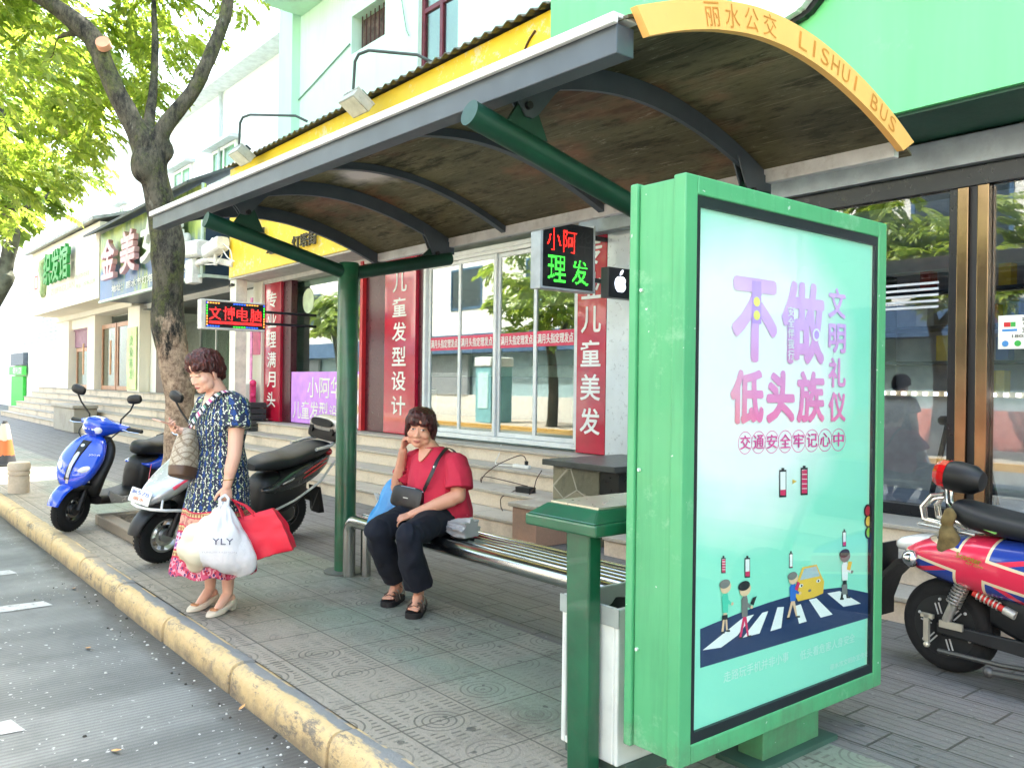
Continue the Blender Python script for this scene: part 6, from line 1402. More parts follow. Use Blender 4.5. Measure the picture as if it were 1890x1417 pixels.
def hand(mb, wrist, d, nrm, side, curl=.5, thumb=.6, s=1.0, spread=.05):
    """wrist, direction of the fingers, back-of-hand normal, side +1 / -1: on which side of the palm the thumb sits"""
    w_ = V(wrist); d = V(d).normalized(); nrm = V(nrm); nrm = (nrm - d * nrm.dot(d)).normalized(); sd = d.cross(nrm) * side
    m = Matrix((d, sd, nrm)).transposed()
    mb.ball(w_ + d * .045 * s, (.05 * s, .037 * s, .016 * s), 14, 9, mat=m); mb.ball(w_ + d * .018 * s, (.03 * s, .026 * s, .017 * s), 12, 8, mat=m)
    for i, ln in enumerate((.066, .074, .070, .054)):
        o = (.030 - .0205 * i) * s; p = w_ + d * (.078 - .004 * abs(i - 1.2)) * s + sd * o
        ang = spread * (1.5 - i); v = (d + sd * ang).normalized(); c = curl * (1 + .12 * i); r = (.0085 if i < 3 else .0075) * s
        q0 = w_ + d * .05 * s + sd * o * .9; cap(mb, q0, p, r * 1.05, r * 1.08, 10)
        for k, f in enumerate((.45, .31, .24)):
            ax = v.cross(nrm); rot = Matrix.Rotation(-c * (.8 if k == 0 else 1.0) if ax.length else 0, 3, ax.normalized()); v = rot @ v
            q = p + v * ln * f * s; cap(mb, p, q, r * (1 - .07 * k), r * (.93 - .08 * k), 10); p = q
    b = w_ + d * .022 * s + sd * .026 * s; v = (d * .75 + sd * .7 - nrm * .35).normalized()
    p = b
    for k, f in enumerate((.040, .032, .026)):
        v = (v + d * .25 * thumb - nrm * .22 * thumb - sd * .18 * k * thumb).normalized(); q = p + v * f * s; cap(mb, p, q, (.0125 - .0018 * k) * s, (.0112 - .0018 * k) * s, 10); p = q
def head(mb, T, full=.0):
    """a head with brow, eyes, nose, lips, chin and ears; x forward, y left, z up, origin between the ears"""
    def bl(c, r, rot=None): mb.ball(T @ V(c), r, 18, 12, mat=T.to_3x3() @ (rot or Matrix.Identity(3)))
    bl((-.012, 0, .035), (.095, .074, .082)); bl((.022, 0, -.025), (.066, .062 + full, .082)); bl((.040, 0, -.072), (.040, .042 + full, .036)); bl((.063, 0, -.092), (.021, .024, .016))
    for s in (1, -1):
        bl((.050, s * .036, -.030), (.032, .028 + full, .030)); bl((.030, s * .046, -.062), (.036, .020 + full, .032))
        bl((.076, s * .031, .004), (.010, .016, .008)); bl((.074, s * .030, .023), (.014, .022, .007)); bl((.087, s * .011, -.038), (.010, .009, .008))
        bl((-.008, s * (.074 + full * .5), -.008), (.020, .007, .032), Matrix.Rotation(s * .3, 3, 'Z')); bl((-.004, s * (.074 + full * .5), -.034), (.010, .008, .010))
    a, b = T @ V((.079, 0, .010)), T @ V((.095, 0, -.035)); mb.cyl(a, b, .007, .0105, 12); mb.ball(b, .0118, 12, 8)
    bl((.081, 0, -.064), (.011, .021, .0065)); bl((.079, 0, -.073), (.010, .017, .006)); bl((.068, 0, .055), (.030, .050, .030))
def crease(o, amp, fr, stretch=(1, 1, .5), seed=0):
    for v in o.data.vertices:
        q = V((v.co.x * fr * stretch[0] + seed, v.co.y * fr * stretch[1], v.co.z * fr * stretch[2])); k = mnoise.noise(q + mnoise.noise_vector(q * .6) * 1.2)
        v.co += v.normal * amp * (.45 - abs(k) * 2.0)
    o.data.update()
def paint_head(o, T, lips, brow, eyes=True, look=0.0, extra=None):
    me = o.data; at_ = me.color_attributes.new('paint', 'FLOAT_COLOR', 'POINT'); Ti = T.inverted()
    for i, v in enumerate(me.vertices):
        p = Ti @ v.co; c = (0, 0, 0, 0)
        if -.12 < p.z < .1 and p.x > .04 and abs(p.y) < .07:
            if ((p.z + .0685) / .0085) ** 2 + (p.y / .021) ** 2 < 1 and p.x > .076: c = lin(lips)[:3] + (.75,)
            if abs(p.z + .0682) < .0016 and abs(p.y) < .02 and p.x > .07: c = lin((110, 50, 50))[:3] + (.9,)
            for s in (1, -1):
                y = p.y - s * .031
                if abs(p.z - (.0235 + .06 * (.02 - abs(y)) * .25)) < .0034 and abs(y) < .019: c = lin(brow)[:3] + (.8,)
                if eyes:
                    if (y / .0145) ** 2 + ((p.z - .004) / .0052) ** 2 < 1: c = (.62, .58, .55, .9)
                    if (y - look) ** 2 + (p.z - .004) ** 2 < .0054 ** 2: c = (.02, .014, .01, .95)
                    if abs(p.z - .0092 + abs(y) * .12) < .0018 and abs(y) < .016: c = (.03, .02, .018, .9)
                else:
                    if abs(p.z - .0005 + abs(y) * .1) < .0022 and abs(y) < .016: c = (.03, .02, .018, .9)
        if extra and c[3] == 0: c = extra(v.co) or c
        at_.data[i].color = c
def hair_mesh(balls, T, vox=.0055, amp=.008, fr=60.0):
    mb = MB()
    for c, r in balls: mb.ball(T @ V(c), r, 18, 12, mat=T.to_3x3())
    return mb
def ruffle(o, T, amp, fr):
    Ti = T.inverted()
    for v in o.data.vertices:
        p = Ti @ v.co; d = (p - V((-.01, 0, .02))).normalized()
        k = mnoise.noise(V((p.x * fr, p.y * fr, p.z * fr * .45))) + .5 * mnoise.noise(V((p.x * fr * 2.3, p.y * fr * 2.3, p.z * fr)))
        v.co = T @ (p + d * amp * k)
    o.data.update()
def mat_hair(c1, c2):
    n = N('hair'); m = n.n('Mapping', {0: n.co(), 3: (90, 90, 18)}).outputs[0]; k = n.noise(1.0, 5, .7, m)
    return n.done(n.mix(n.ramp(k, .35, .65), lin(c1), lin(c2)), .42, 0, n.bump(k, .9, .006))
def ribbon(mb, pts, nrms, w, th=.003, mi=0):
    rs = []
    for i, p in enumerate(pts):
        p = V(p); t = (V(pts[min(i + 1, len(pts) - 1)]) - V(pts[max(i - 1, 0)])).normalized(); n_ = V(nrms[i]).normalized(); s = t.cross(n_).normalized()
        rs.append([p + s * w / 2, p + s * w / 2 + n_ * th, p - s * w / 2 + n_ * th, p - s * w / 2])
    mb.rings(rs, mi)
SK1 = mat_skin((224, 178, 154)); SK2 = mat_skin((208, 156, 130), 'tanned_skin')

# --- woman standing at the kerb
o1 = V((-5.1, 1.88, 0)); w1 = thing('person', 'woman in a long blue patterned dress standing at the kerb looking at her phone', 'person', o1, R(-80))
T1 = Matrix.Translation((.085, -.035, 1.425)) @ Matrix.Rotation(R(4), 4, 'Z') @ Matrix.Rotation(R(19), 4, 'Y')
b = MB(); head(b, T1, .007)
chain(b, [(-.01, 0, 1.22), (.015, -.01, 1.31), (.055, -.025, 1.38)], [.075, .052, .052])
b.ball((.0, 0, 1.20), (.09, .15, .10)); b.ball((0, 0, 1.05), (.10, .14, .16)); b.ball((0, 0, .86), (.12, .155, .15))
LA = [(-.015, .165, 1.245), (.03, .205, .955), (.07, .195, .765)]; RA = [(-.01, -.165, 1.24), (.04, -.215, .985), (.215, -.065, 1.075)]
chain(b, LA, [.052, .041, .026]); chain(b, [(.035, .205, .93), (.055, .20, .85)], [.041, .036]); chain(b, RA, [.052, .041, .026])
hand(b, LA[2], (.10, .04, -1), (.3, .95, 0), 1, .85, .9, .93); hand(b, RA[2], (.9, .28, .18), (.15, -.5, -.85), -1, .75, .9, .93)
for s, f0, fa in ((1, .015, .38), (-1, .03, .30)):
    hp, kn, an = (0, s * .09, .84), (.02, s * .088 - .01, .45), (f0 - .03, s * .088 - .012, .105)
    chain(b, [hp, kn], [.085, .056]); chain(b, [kn, (f0 - .03, s * .088 - .012, .33), an], [.052, .05, .031])
    fd = V((math.cos(fa), math.sin(fa), 0)); a0 = V(an)
    cap(b, a0 + V((0, 0, -.03)) - fd * .03, a0 + V((0, 0, -.055)) - fd * .04, .026, .022); cap(b, a0 + V((0, 0, -.02)) + fd * .02, a0 + fd * .115 + V((0, 0, -.085)), .032, .018)
body = b.build('body', SK1, w1, world=False); remesh(body, .0038, 8)
paint_head(body, T1, (196, 96, 96), (52, 36, 32), eyes=False)
HAIRB = [((.0, 0, .098), (.088, .078, .052)), ((-.03, 0, .055), (.095, .088, .080)), ((-.055, 0, .01), (.075, .084, .075)), ((-.01, 0, .085), (.085, .080, .052)), ((.045, .0, .090), (.055, .072, .046)), ((.074, .03, .060), (.026, .042, .034)), ((.076, -.022, .060), (.026, .042, .034)), ((.03, .064, .055), (.04, .026, .045)), ((.03, -.064, .055), (.04, .026, .045)), ((-.012, .072, .035), (.042, .022, .050)), ((-.012, -.072, .035), (.042, .022, .050)), ((-.085, 0, .04), (.042, .062, .06)), ((-.07, 0, -.045), (.040, .055, .034))]
h = hair_mesh(HAIRB, T1).build('hair', mat_hair((14, 6, 6), (92, 34, 24)), w1, world=False); remesh(h, .005, 3); ruffle(h, T1, .009, 75)
def mat_dress():
    n = N('patterned_dress'); x, y, z = n.xyz()
    th = n.math('ARCTAN2', y, x); u = n.math('MULTIPLY', th, 3.4)          # 21 columns of sprigs round the body
    cell = .062; row = n.math('FLOOR', n.math('DIVIDE', z, cell)); fz = n.math('SUBTRACT', n.math('FRACT', n.math('DIVIDE', z, cell)), .5)
    off = n.math('MULTIPLY', n.math('MODULO', row, 2.0), .0)
    fu = n.math('SUBTRACT', n.math('FRACT', u), .5); au = n.math('ABSOLUTE', fu)
    wob = n.math('MULTIPLY_ADD', n.math('SINE', n.math('MULTIPLY', z, 2 * math.pi / cell)), .09, .28)
    band = n.math('LESS_THAN', n.math('ABSOLUTE', n.math('SUBTRACT', au, wob)), .135)
    vv = n.n('TexVoronoi', {'Vector': n.n('CombineXYZ', {0: n.math('MULTIPLY', u, 6.5), 1: n.math('MULTIPLY', z, 92.0), 2: 0.0}).outputs[0], 'Scale': 1.0})
    leaf = n.math('LESS_THAN', vv.outputs[0], .47)
    sprig = n.math('MULTIPLY', band, leaf)
    fir = n.math('LESS_THAN', au, n.math('MULTIPLY_ADD', fz, -.22, .13))
    c = n.mix(fir, (.006, .012, .038, 1), (.004, .042, .185, 1))
    c = n.mix(n.math('GREATER_THAN', n.noise(40, 3), .56), c, (.005, .018, .055, 1))
    pick = n.n('SeparateColor', {0: vv.outputs[1]}).outputs[0]
    c = n.mix(sprig, c, n.mix(n.math('GREATER_THAN', pick, .36), (.22, .34, .16, 1), (.66, .68, .54, 1)))
    # border bands towards the hem
    zz = n.math('ADD', z, n.math('MULTIPLY', n.math('SINE', n.math('MULTIPLY', th, 5.0)), .006))
    v2 = n.n('TexVoronoi', {'Vector': n.n('CombineXYZ', {0: n.math('MULTIPLY', th, 15.0), 1: n.math('MULTIPLY', z, 46.0), 2: 0.0}).outputs[0], 'Scale': 1.0})
    p2 = n.n('SeparateColor', {0: v2.outputs[1]}).outputs
    def band_(lo, hi, colr):
        nonlocal c
        m = n.math('MULTIPLY', n.math('GREATER_THAN', zz, lo), n.math('LESS_THAN', zz, hi)); c = n.mix(m, c, colr)
    spot = n.math('LESS_THAN', v2.outputs[0], .42)
    zig = n.math('GREATER_THAN', n.math('ADD', n.math('PINGPONG', n.math('MULTIPLY', th, 10.0), .5), n.math('MULTIPLY', n.math('FRACT', n.math('DIVIDE', z, .03)), .5)), .5)
    pinkp = n.mix(spot, n.mix(n.math('GREATER_THAN', p2[1], .5), (.55, .07, .15, 1), (.70, .34, .40, 1)), n.mix(n.math('GREATER_THAN', p2[0], .55), (.40, .01, .04, 1), (.07, .03, .14, 1)))
    lilac = n.mix(spot, n.mix(n.math('GREATER_THAN', p2[1], .5), (.40, .10, .32, 1), (.66, .48, .60, 1)), n.mix(n.math('GREATER_THAN', p2[0], .5), (.05, .04, .24, 1), (.50, .03, .10, 1)))
    gold = n.mix(zig, (.55, .44, .20, 1), (.30, .12, .06, 1))
    beige = n.mix(n.math('GREATER_THAN', p2[0], .5), (.58, .30, .22, 1), (.38, .14, .12, 1))
    RED_ = (.50, .015, .06, 1)
    for lo, hi, colr in ((-1, .325, pinkp), (.325, .335, RED_), (.335, .365, gold), (.365, .375, RED_), (.375, .475, lilac), (.475, .485, RED_), (.485, .515, gold), (.515, .525, RED_), (.525, .575, beige), (.575, .583, RED_), (.583, .605, gold), (.605, .613, RED_)): band_(lo, hi, colr)
    return n.done(c, .75, 0, n.bump(n.noise(150, 3), .1, .002))
mb = MB(); rs = []
prof = [(.235, .02, -.03, .262, .235), (.24, .02, -.03, .268, .240), (.40, .015, -.025, .238, .215), (.60, .01, -.015, .205, .19), (.78, .005, 0, .182, .165), (.90, .0, 0, .168, .145), (.985, 0, 0, .155, .128), (1.06, .0, 0, .166, .140), (1.15, .0, 0, .180, .138), (1.215, -.008, 0, .180, .118), (1.265, -.012, 0, .150, .092), (1.30, -.012, 0, .095, .066), (1.318, -.01, 0, .062, .055)]
for z, cx, cy, a, bb in dens(prof, 5):
    r = []
    for k in range(96):
        t = 2 * math.pi * k / 96; tz = max(0, min(1, (1.0 - z) / .75)); fo = 1 + tz * (.045 * math.sin(8 * t + 1.2 * math.sin(3 * t)) + .02 * math.sin(17 * t + z * 3)) + (.012 * math.sin(23 * t) * max(0, 1 - abs(z - .95) / .12))
        r.append((cx + bb * math.cos(t) * fo, cy + a * math.sin(t) * fo, z + (.012 * math.sin(8 * t) if z < .3 else 0)))
    rs.append(r)
mb.rings(rs)
for s in (1, -1):
    p = [(-.012, s * .12, 1.255), (-.008, s * .172, 1.235), (.004, s * .198, 1.17), (.016, s * .212, 1.10)]; mb.tube(p, [.060, .070, .072, .078], 20)
dr = mb.build('dress', mat_dress(), w1, world=False); remesh(dr, .0055, 3)
mb = MB(); mb.rings([[(.092 + q, -.002 + .045 * math.cos(2 * math.pi * k / 20) * (1.2 if math.sin(2 * math.pi * k / 20) > 0 else .75), 1.262 + .052 * math.sin(2 * math.pi * k / 20)) for k in range(20)] for q in (-.03, .0)]); 
mb = MB()
def nk(y, z): return (-.012 + .074 + .010 + (1.318 - z) * .52, y, z)
mb.prism([(-.042, 1.318), (-.030, 1.27), (-.010, 1.225), (.0, 1.215), (.010, 1.225), (.030, 1.27), (.042, 1.318)][::-1], (.0, 0, 0), (0, 1, 0), (0, 0, 1), -.001) if False else None
pts = [(-.045, 1.312), (-.034, 1.28), (-.016, 1.235), (0, 1.215), (.016, 1.235), (.034, 1.28), (.045, 1.312)]
mb.add([nk(y, z) for y, z in pts] + [(.03, y, z) for y, z in pts], [(0, 1, 2, 3, 4, 5, 6)[::-1]] + [(k, k + 1, k + 8, k + 7) for k in range(6)])
unpaint(mb.build('neckline', SK1, w1, world=False, smooth=30))
SHOE = M((226, 212, 190), .35, var=.05, coat=.3)
for s, f0, fa in ((1, .015, .38), (-1, .03, .30)):
    an = V((f0 - .03, s * .088 - .012, .105)); fd = V((math.cos(fa), math.sin(fa), 0)); sd = V((-fd.y, fd.x, 0)); mb = MB(); rs = []
    for t_, hw, zt, zb in ((-.055, .018, .066, .040), (-.05, .028, .070, .036), (-.02, .034, .062, .032), (.03, .037, .046, .018), (.08, .042, .036, .006), (.125, .040, .032, .004), (.155, .030, .026, .004), (.178, .016, .018, .004), (.186, .004, .012, .006)):
        c = V((an.x, an.y, 0)) + fd * t_; rs.append([c + sd * hw * .9 + Z * zb, c + sd * hw + Z * (zb + (zt - zb) * .5), c + sd * hw * .85 + Z * zt, c - sd * hw * .85 + Z * zt, c - sd * hw + Z * (zb + (zt - zb) * .5), c - sd * hw * .9 + Z * zb])
    mb.rings(rs); mb.rings([[V((an.x, an.y, 0)) + fd * a_ + sd * b_ + Z * zz for a_, b_ in q] for zz, q in ((.0, [(-.05, -.02), (-.015, -.02), (-.015, .02), (-.05, .02)]), (.045, [(-.055, -.026), (-.01, -.026), (-.01, .026), (-.055, .026)]))])
    sh_ = mb.build('shoe', SHOE, w1, world=False, smooth=50)
    mb = MB(); c = V((an.x, an.y, 0)) + fd * .125 + Z * .038; mb.rings([se(c + Z * q, fd, sd, .016, .024, 12, 4) for q in (-.006, .004)]); mb.build('buckle', M((206, 150, 110), .3, .5), sh_, world=False)
mb = MB(); p = V(LA[2]) + V((-.008, .002, .035)); mb.tube([p + V((.030 * math.cos(k * .52), .030 * math.sin(k * .52), .004 * math.sin(k * .52))) for k in range(12)], .0025, 6, closed=True); mb.build('bracelet', M((220, 170, 80), .25, .9, rvar=.03), w1, world=False)
W1 = wm(w1)
def w1p(p): return W1 @ V(p)
# phone, handbag, shopping bags
t = thing('mobile_phone', 'flat pale phone held in the standing woman\'s raised hand', 'phone', w1p((.32, -.03, 1.08)))
mt = W1 @ Matrix.Translation((.325, -.035, 1.128)) @ Matrix.Rotation(R(15), 4, 'Z') @ Matrix.Rotation(R(-16), 4, 'Y') @ Matrix.Rotation(R(-10), 4, 'X')
mb = MB(); mb.box((-.075, -.037, -.004), (.075, .037, .004), mat=mt); mb.build('case', M((226, 170, 150), .35), t, smooth=0, bevel=.003)
mb = MB(); mb.box((-.07, -.033, .0042), (.07, .033, .0048), mat=mt); mb.build('screen', M((20, 22, 26), .08), t, smooth=0)
def mat_check():
    n = N('checked_canvas'); x, y, z = n.xyz()
    a = n.math('GREATER_THAN', n.math('SINE', n.math('MULTIPLY', n.math('ADD', x, z), 2 * math.pi / .05)), .72); b_ = n.math('GREATER_THAN', n.math('SINE', n.math('MULTIPLY', n.math('SUBTRACT', x, z), 2 * math.pi / .05)), .72)
    c = n.mix(n.math('MAXIMUM', a, b_), (.42, .36, .27, 1), (.22, .165, .105, 1)); c = n.mix(n.math('GREATER_THAN', n.noise(120, 2), .56), c, (.33, .27, .19, 1)); return n.done(c, .5)
t = thing('handbag', 'beige checked bucket handbag hanging in front of the standing woman', 'handbag', w1p((.18, -.07, .8)))
mtb = W1 @ Matrix.Translation((.20, -.045, .80)) @ Matrix.Rotation(R(35), 4, 'Z') @ Matrix.Rotation(R(-13), 4, 'Y')
def br(z, a, bb, dx=0, p=3.2): return [mtb @ v for v in se((dx, 0, z), (1, 0, 0), (0, 1, 0), a, bb, 24, p)]
mb = MB(); mb.rings([br(*q) for q in dens([(.062, .135, .070, 0), (.14, .124, .066, 0), (.22, .10, .056, .005), (.28, .070, .040, .01), (.29, .060, .032, .01)])]); mb.build('body', mat_check(), t)
LEA = M((84, 60, 42), .45, var=.15)
mb = MB(); mb.rings([br(*q) for q in ((0, .120, .060), (.008, .133, .068), (.058, .138, .072), (.0615, .136, .071))]); mb.build('leather_base', LEA, t)
mb = MB(); mb.tube([mtb @ V(p) for p in ((-.045, 0, .28), (-.04, .03, .34), (.0, .035, .37), (.045, .03, .34), (.06, 0, .28))], .005, 8); mb.tube([mtb @ V(p) for p in ((.0, .066, .06), (.0, .062, .16), (.006, .045, .25))], .006, 6); mb.build('leather_handle', LEA, t)
mb = MB()
sp = [(.185, -.055, 1.075), (.165, -.03, 1.13), (.150, .02, 1.185), (.125, .06, 1.24), (.075, .085, 1.295), (.02, .10, 1.315), (-.05, .10, 1.30), (-.115, .07, 1.22), (-.14, .0, 1.10), (-.12, -.12, 1.0), (-.02, -.20, .98), (.10, -.17, 1.02)]
nr = [(1, 0, .2), (1, .1, .2), (1, .1, .3), (.9, .2, .5), (.6, .2, .9), (.1, .2, 1), (-.5, .2, .8), (-1, 0, .2), (-1, 0, 0), (-.7, -.7, 0), (0, -1, 0), (.7, -.7, 0)]
def catm(P, k=5): return [V(q) for q in dens([list(p) for p in P], k)]
sp2, nr2 = catm(sp), catm(nr)
for i in range(len(sp2) - 1):
    ribbon(mb, [W1 @ sp2[i], W1 @ sp2[i + 1]], [W1.to_3x3() @ nr2[i], W1.to_3x3() @ nr2[i + 1]], .034, .004, (0, 1, 2, 1, 0, 1, 3)[i % 7])
mb.build('woven_strap', [M((28, 26, 30), .7), M((226, 220, 224), .7), M((196, 80, 130), .7), M((90, 140, 120), .7)], t, smooth=0)
t = thing('plastic_bag', 'white plastic shopping bag with dark letters in the standing woman\'s hand', 'bag', w1p((.16, .28, .3)))
C0 = W1 @ V((.105, .235, .67)); rv = V((.6304, .7762, 0)); nv = V((.7762, -.6304, 0))          # the bag hangs broadside to the street corner
def bag_pt(a, h, dpt): return C0 + rv * a + Z * (-h) + nv * dpt
mb = MB(); rs = []
for h, al, ar, dp in dens([(-.015, -.012, .012, .012), (.0, -.018, .018, .018), (.04, -.05, .05, .04), (.10, -.115, .085, .065), (.18, -.185, .14, .085), (.26, -.215, .175, .09), (.32, -.205, .19, .085), (.365, -.15, .17, .06), (.385, -.08, .10, .025)], 5):
    c = (al + ar) / 2; hw = (ar - al) / 2; r = []
    for k in range(60):
        t_ = 2 * math.pi * k / 60; q = 1 + .05 * math.sin(13 * t_) * max(0, 1 - h / .2) + .07 * mnoise.noise(V((math.cos(t_) * 2.2, math.sin(t_) * 2.2, h * 9)))
        r.append(bag_pt(c + hw * math.cos(t_) * q, h + .03 * math.cos(t_) * (h / .38) ** 3 + .012 * mnoise.noise(V((t_ * 2, h * 20, 1))), .02 + dp * math.sin(t_) * q))
    rs.append(r)
mb.rings(rs)
def mat_film(c):
    n = N('thin_white_film'); k = n.noise(16, 7, .75); d = n.n('BsdfDiffuse', {0: lin(c), 'Normal': n.bump(k, .6, .012)}); tr_ = n.n('BsdfTranslucent', {0: lin(c)}); g = n.n('BsdfGlossy', {0: (1, 1, 1, 1), 'Roughness': .3, 'Normal': n.bump(k, .6, .012)})
    a = n.n('MixShader', {0: .3, 1: d.outputs[0], 2: tr_.outputs[0]}); return n.end(n.n('MixShader', {0: .08, 1: a.outputs[0], 2: g.outputs[0]}).outputs[0])
FILM = mat_film((236, 238, 240)); bb_ = mb.build('film', FILM, t, smooth=60); crease(bb_, .007, 13, (1, 1, .5), 2)
mb = MB(); put_text(mb, 'YLY', bag_pt(-.03, .215, .118), rv, Z, .12, .036, 0, .0); put_text(mb, 'YUNLIYI FASHION', bag_pt(-.09, .262, .122), rv, Z, .20, .010, 1, .0); mb.build('lettering', [M((74, 84, 110), .6), M((200, 200, 206), .6)], t, smooth=0)
mb = MB()
for s in (-1, 1): mb.tube([bag_pt(s * .02, .02, .02), bag_pt(s * .025, -.03, .015), bag_pt(0, -.05, .0)], [.012, .009, .008], 8)
mb.build('handle', FILM, t)
t = thing('plastic_bag', 'lumpy cream filled plastic bag hanging at the left of the white lettered bag', 'bag', w1p((.3, .2, .3)))
mb = MB()
for a, h, d_, r in ((-.17, .19, .0, .075), (-.20, .26, .0, .075), (-.14, .28, .02, .085), (-.16, .34, .0, .06), (-.10, .12, .0, .05), (-.05, .05, -.0, .03)): mb.ball(bag_pt(a, h, d_), (r, r, r * 1.05), 16, 10)
remesh(mb.build('film', mat_film((240, 232, 206)), t), .012, 6)
t = thing('shopping_bag', 'bright red fabric bag hanging behind the white lettered bag', 'bag', w1p((0, .3, .3)))
mr = Matrix.Translation(C0 + nv * -.065) @ Matrix((rv, nv, Z)).transposed().to_4x4() @ Matrix.Rotation(R(-17), 4, 'Y')
REDF = M((214, 24, 52), .55, var=.1, vs=5, bump=.2, bs=160)
mb = MB()
def rq(z, x0, x1, d0, d1, s=.0): return [mr @ V(p) for p in ((x0, d0, z), (x0 + (x1 - x0) * .5, d0 - s, z), (x1, d0, z), (x1 + s, (d0 + d1) / 2, z), (x1, d1, z), (x0 + (x1 - x0) * .5, d1 + s, z), (x0, d1, z), (x0 - s, (d0 + d1) / 2, z))]
mb.rings([rq(-.365, -.03, .29, -.045, .05), rq(-.36, -.034, .294, -.05, .055, .002), rq(-.22, -.02, .28, -.045, .05, -.008), rq(-.13, .0, .255, -.03, .035, -.006), rq(-.105, .02, .24, -.018, .022, -.004)]); rb_ = mb.build('body', REDF, t, smooth=60); bm_ = bmesh.new(); bm_.from_mesh(rb_.data); bmesh.ops.subdivide_edges(bm_, edges=bm_.edges, cuts=5, use_grid_fill=True); bm_.normal_update(); bm_.to_mesh(rb_.data); bm_.free(); rb_.data.update(); crease(rb_, .009, 11, (1, 1, .7), 5); rb_.data.polygons.foreach_set('use_smooth', [True] * len(rb_.data.polygons)); rb_.data.set_sharp_from_angle(angle=R(45))
mb = MB()
for d_ in (-.02, .024): mb.tube([mr @ V((.06, d_, -.12)), mr @ V((.05, d_ * .5, -.05)), mr @ V((.02, 0, .01)), mr @ V((.09, d_ * .5, -.05)), mr @ V((.13, d_, -.12))], .006, 6)
mb.build('handle', REDF, t)

# --- woman sitting on the bench
o2 = V((-4.55, 3.1, 0)); w2 = thing('person', 'woman in a red shirt and dark trousers sitting on the bench, hand at her cheek', 'person', o2, math.atan2(-.97, .25))
T2 = Matrix.Translation((.10, -.075, 1.088)) @ Matrix.Rotation(R(31), 4, 'Z') @ Matrix.Rotation(R(4), 4, 'Y') @ Matrix.Rotation(R(-6), 4, 'X') @ Matrix.Scale(1.05, 4)
b = MB(); head(b, T2, .004)
chain(b, [(.02, 0, .85), (.045, -.035, .95), (.085, -.065, 1.02)], [.085, .062, .056])
b.ball((.035, .02, .82), (.11, .17, .13)); b.ball((.01, .02, .64), (.13, .18, .16)); b.ball((-.01, .0, .55), (.14, .18, .11))
LA = [(.05, .195, .868), (.12, .265, .69), (.315, .06, .575)]; RA = [(.01, -.185, .88), (.055, -.315, .69), (.135, -.192, .945)]
chain(b, LA, [.056, .046, .029]); chain(b, RA, [.056, .046, .028]); chain(b, [(.15, .235, .67), (.22, .16, .63)], [.047, .040]); chain(b, [(.07, -.295, .73), (.095, -.25, .82)], [.047, .040])
hand(b, LA[2], (.75, -.55, -.22), (.35, .1, .9), 1, .35, .5, .98); hand(b, RA[2], (.10, .22, .96), (.45, -.9, .1), -1, .8, .7, 1.02)
LEGS = []
for s, hp, kn, an, toe in ((1, (.02, .10, .53), (.47, .185, .49), (.335, .145, .115), (.53, .25)), (-1, (.02, -.10, .53), (.49, -.055, .49), (.235, -.135, .115), (.41, -.07))):
    chain(b, [hp, kn], [.085, .056]); chain(b, [kn, an], [.054, .032]); a0 = V(an); fd = V((toe[0] - an[0], toe[1] - an[1], 0)).normalized(); LEGS.append((a0, fd))
    cap(b, a0 + V((0, 0, -.03)) - fd * .025, a0 + V((0, 0, -.05)) - fd * .03, .029, .026); cap(b, a0 + V((0, 0, -.02)) + fd * .02, a0 + fd * .10 + V((0, 0, -.058)), .033, .022)
    sd = V((-fd.y, fd.x, 0))
    for k in range(5): q = a0 + fd * (.10 + .004 * (2 - abs(k - (1 if s > 0 else 3)))) + sd * s * (.028 - .0145 * k) + V((0, 0, -.062)); cap(b, q, q + fd * (.045 - .004 * k) + V((0, 0, -.004)), .0105 if k == 0 else .008, .0095 if k == 0 else .007, 10)
body = b.build('body', SK2, w2, world=False); remesh(body, .0038, 8)
paint_head(body, T2, (186, 104, 96), (60, 44, 38), True, .002)
HB2 = [((-.03, 0, .05), (.096, .086, .082)), ((-.055, 0, .0), (.072, .084, .085)), ((.0, 0, .085), (.088, .086, .050)), ((.048, .0, .080), (.052, .074, .042)), ((.076, .028, .054), (.022, .040, .032)), ((.078, -.022, .052), (.022, .040, .032)), ((.078, .0, .054), (.02, .03, .026)), ((.035, .068, .040), (.038, .024, .050)), ((.035, -.068, .040), (.038, .024, .050)), ((-.012, .080, -.005), (.042, .020, .066)), ((-.012, -.080, -.005), (.042, .020, .066)), ((-.07, 0, -.055), (.045, .06, .04))]
h = hair_mesh(HB2, T2).build('hair', mat_hair((16, 6, 7), (84, 26, 24)), w2, world=False); remesh(h, .005, 3); ruffle(h, T2, .006, 55)
# shirt
mb = MB(); rs = []
for z, cx, cy, a, bb in dens([(.515, .0, .02, .225, .165), (.56, .01, .02, .235, .175), (.64, .02, .02, .225, .175), (.74, .035, .02, .208, .160), (.82, .04, .02, .205, .140), (.88, .04, .015, .195, .115), (.925, .04, .005, .155, .092), (.958, .045, -.015, .10, .072), (.975, .05, -.025, .076, .064)], 5):
    r = []
    for k in range(90):
        t_ = 2 * math.pi * k / 90; q = 1 + .05 * mnoise.noise(V((math.cos(t_) * 1.8, math.sin(t_) * 1.8, z * 5))) + .022 * math.sin(9 * t_ + z * 22) * max(0, min(1, (.78 - z) / .2)) + .012 * mnoise.noise(V((t_ * 3, z * 16, 4)))
        r.append((cx + bb * math.cos(t_) * q, cy + a * math.sin(t_) * q, z + (.02 * math.sin(t_ * 2 + 1) if z < .54 else 0)))
    rs.append(r)
mb.rings(rs)
mb.tube([(.04, .12, .895), (.052, .185, .875), (.075, .232, .818), (.105, .262, .755), (.11, .266, .735)], [.062, .078, .083, .087, .088], 22)
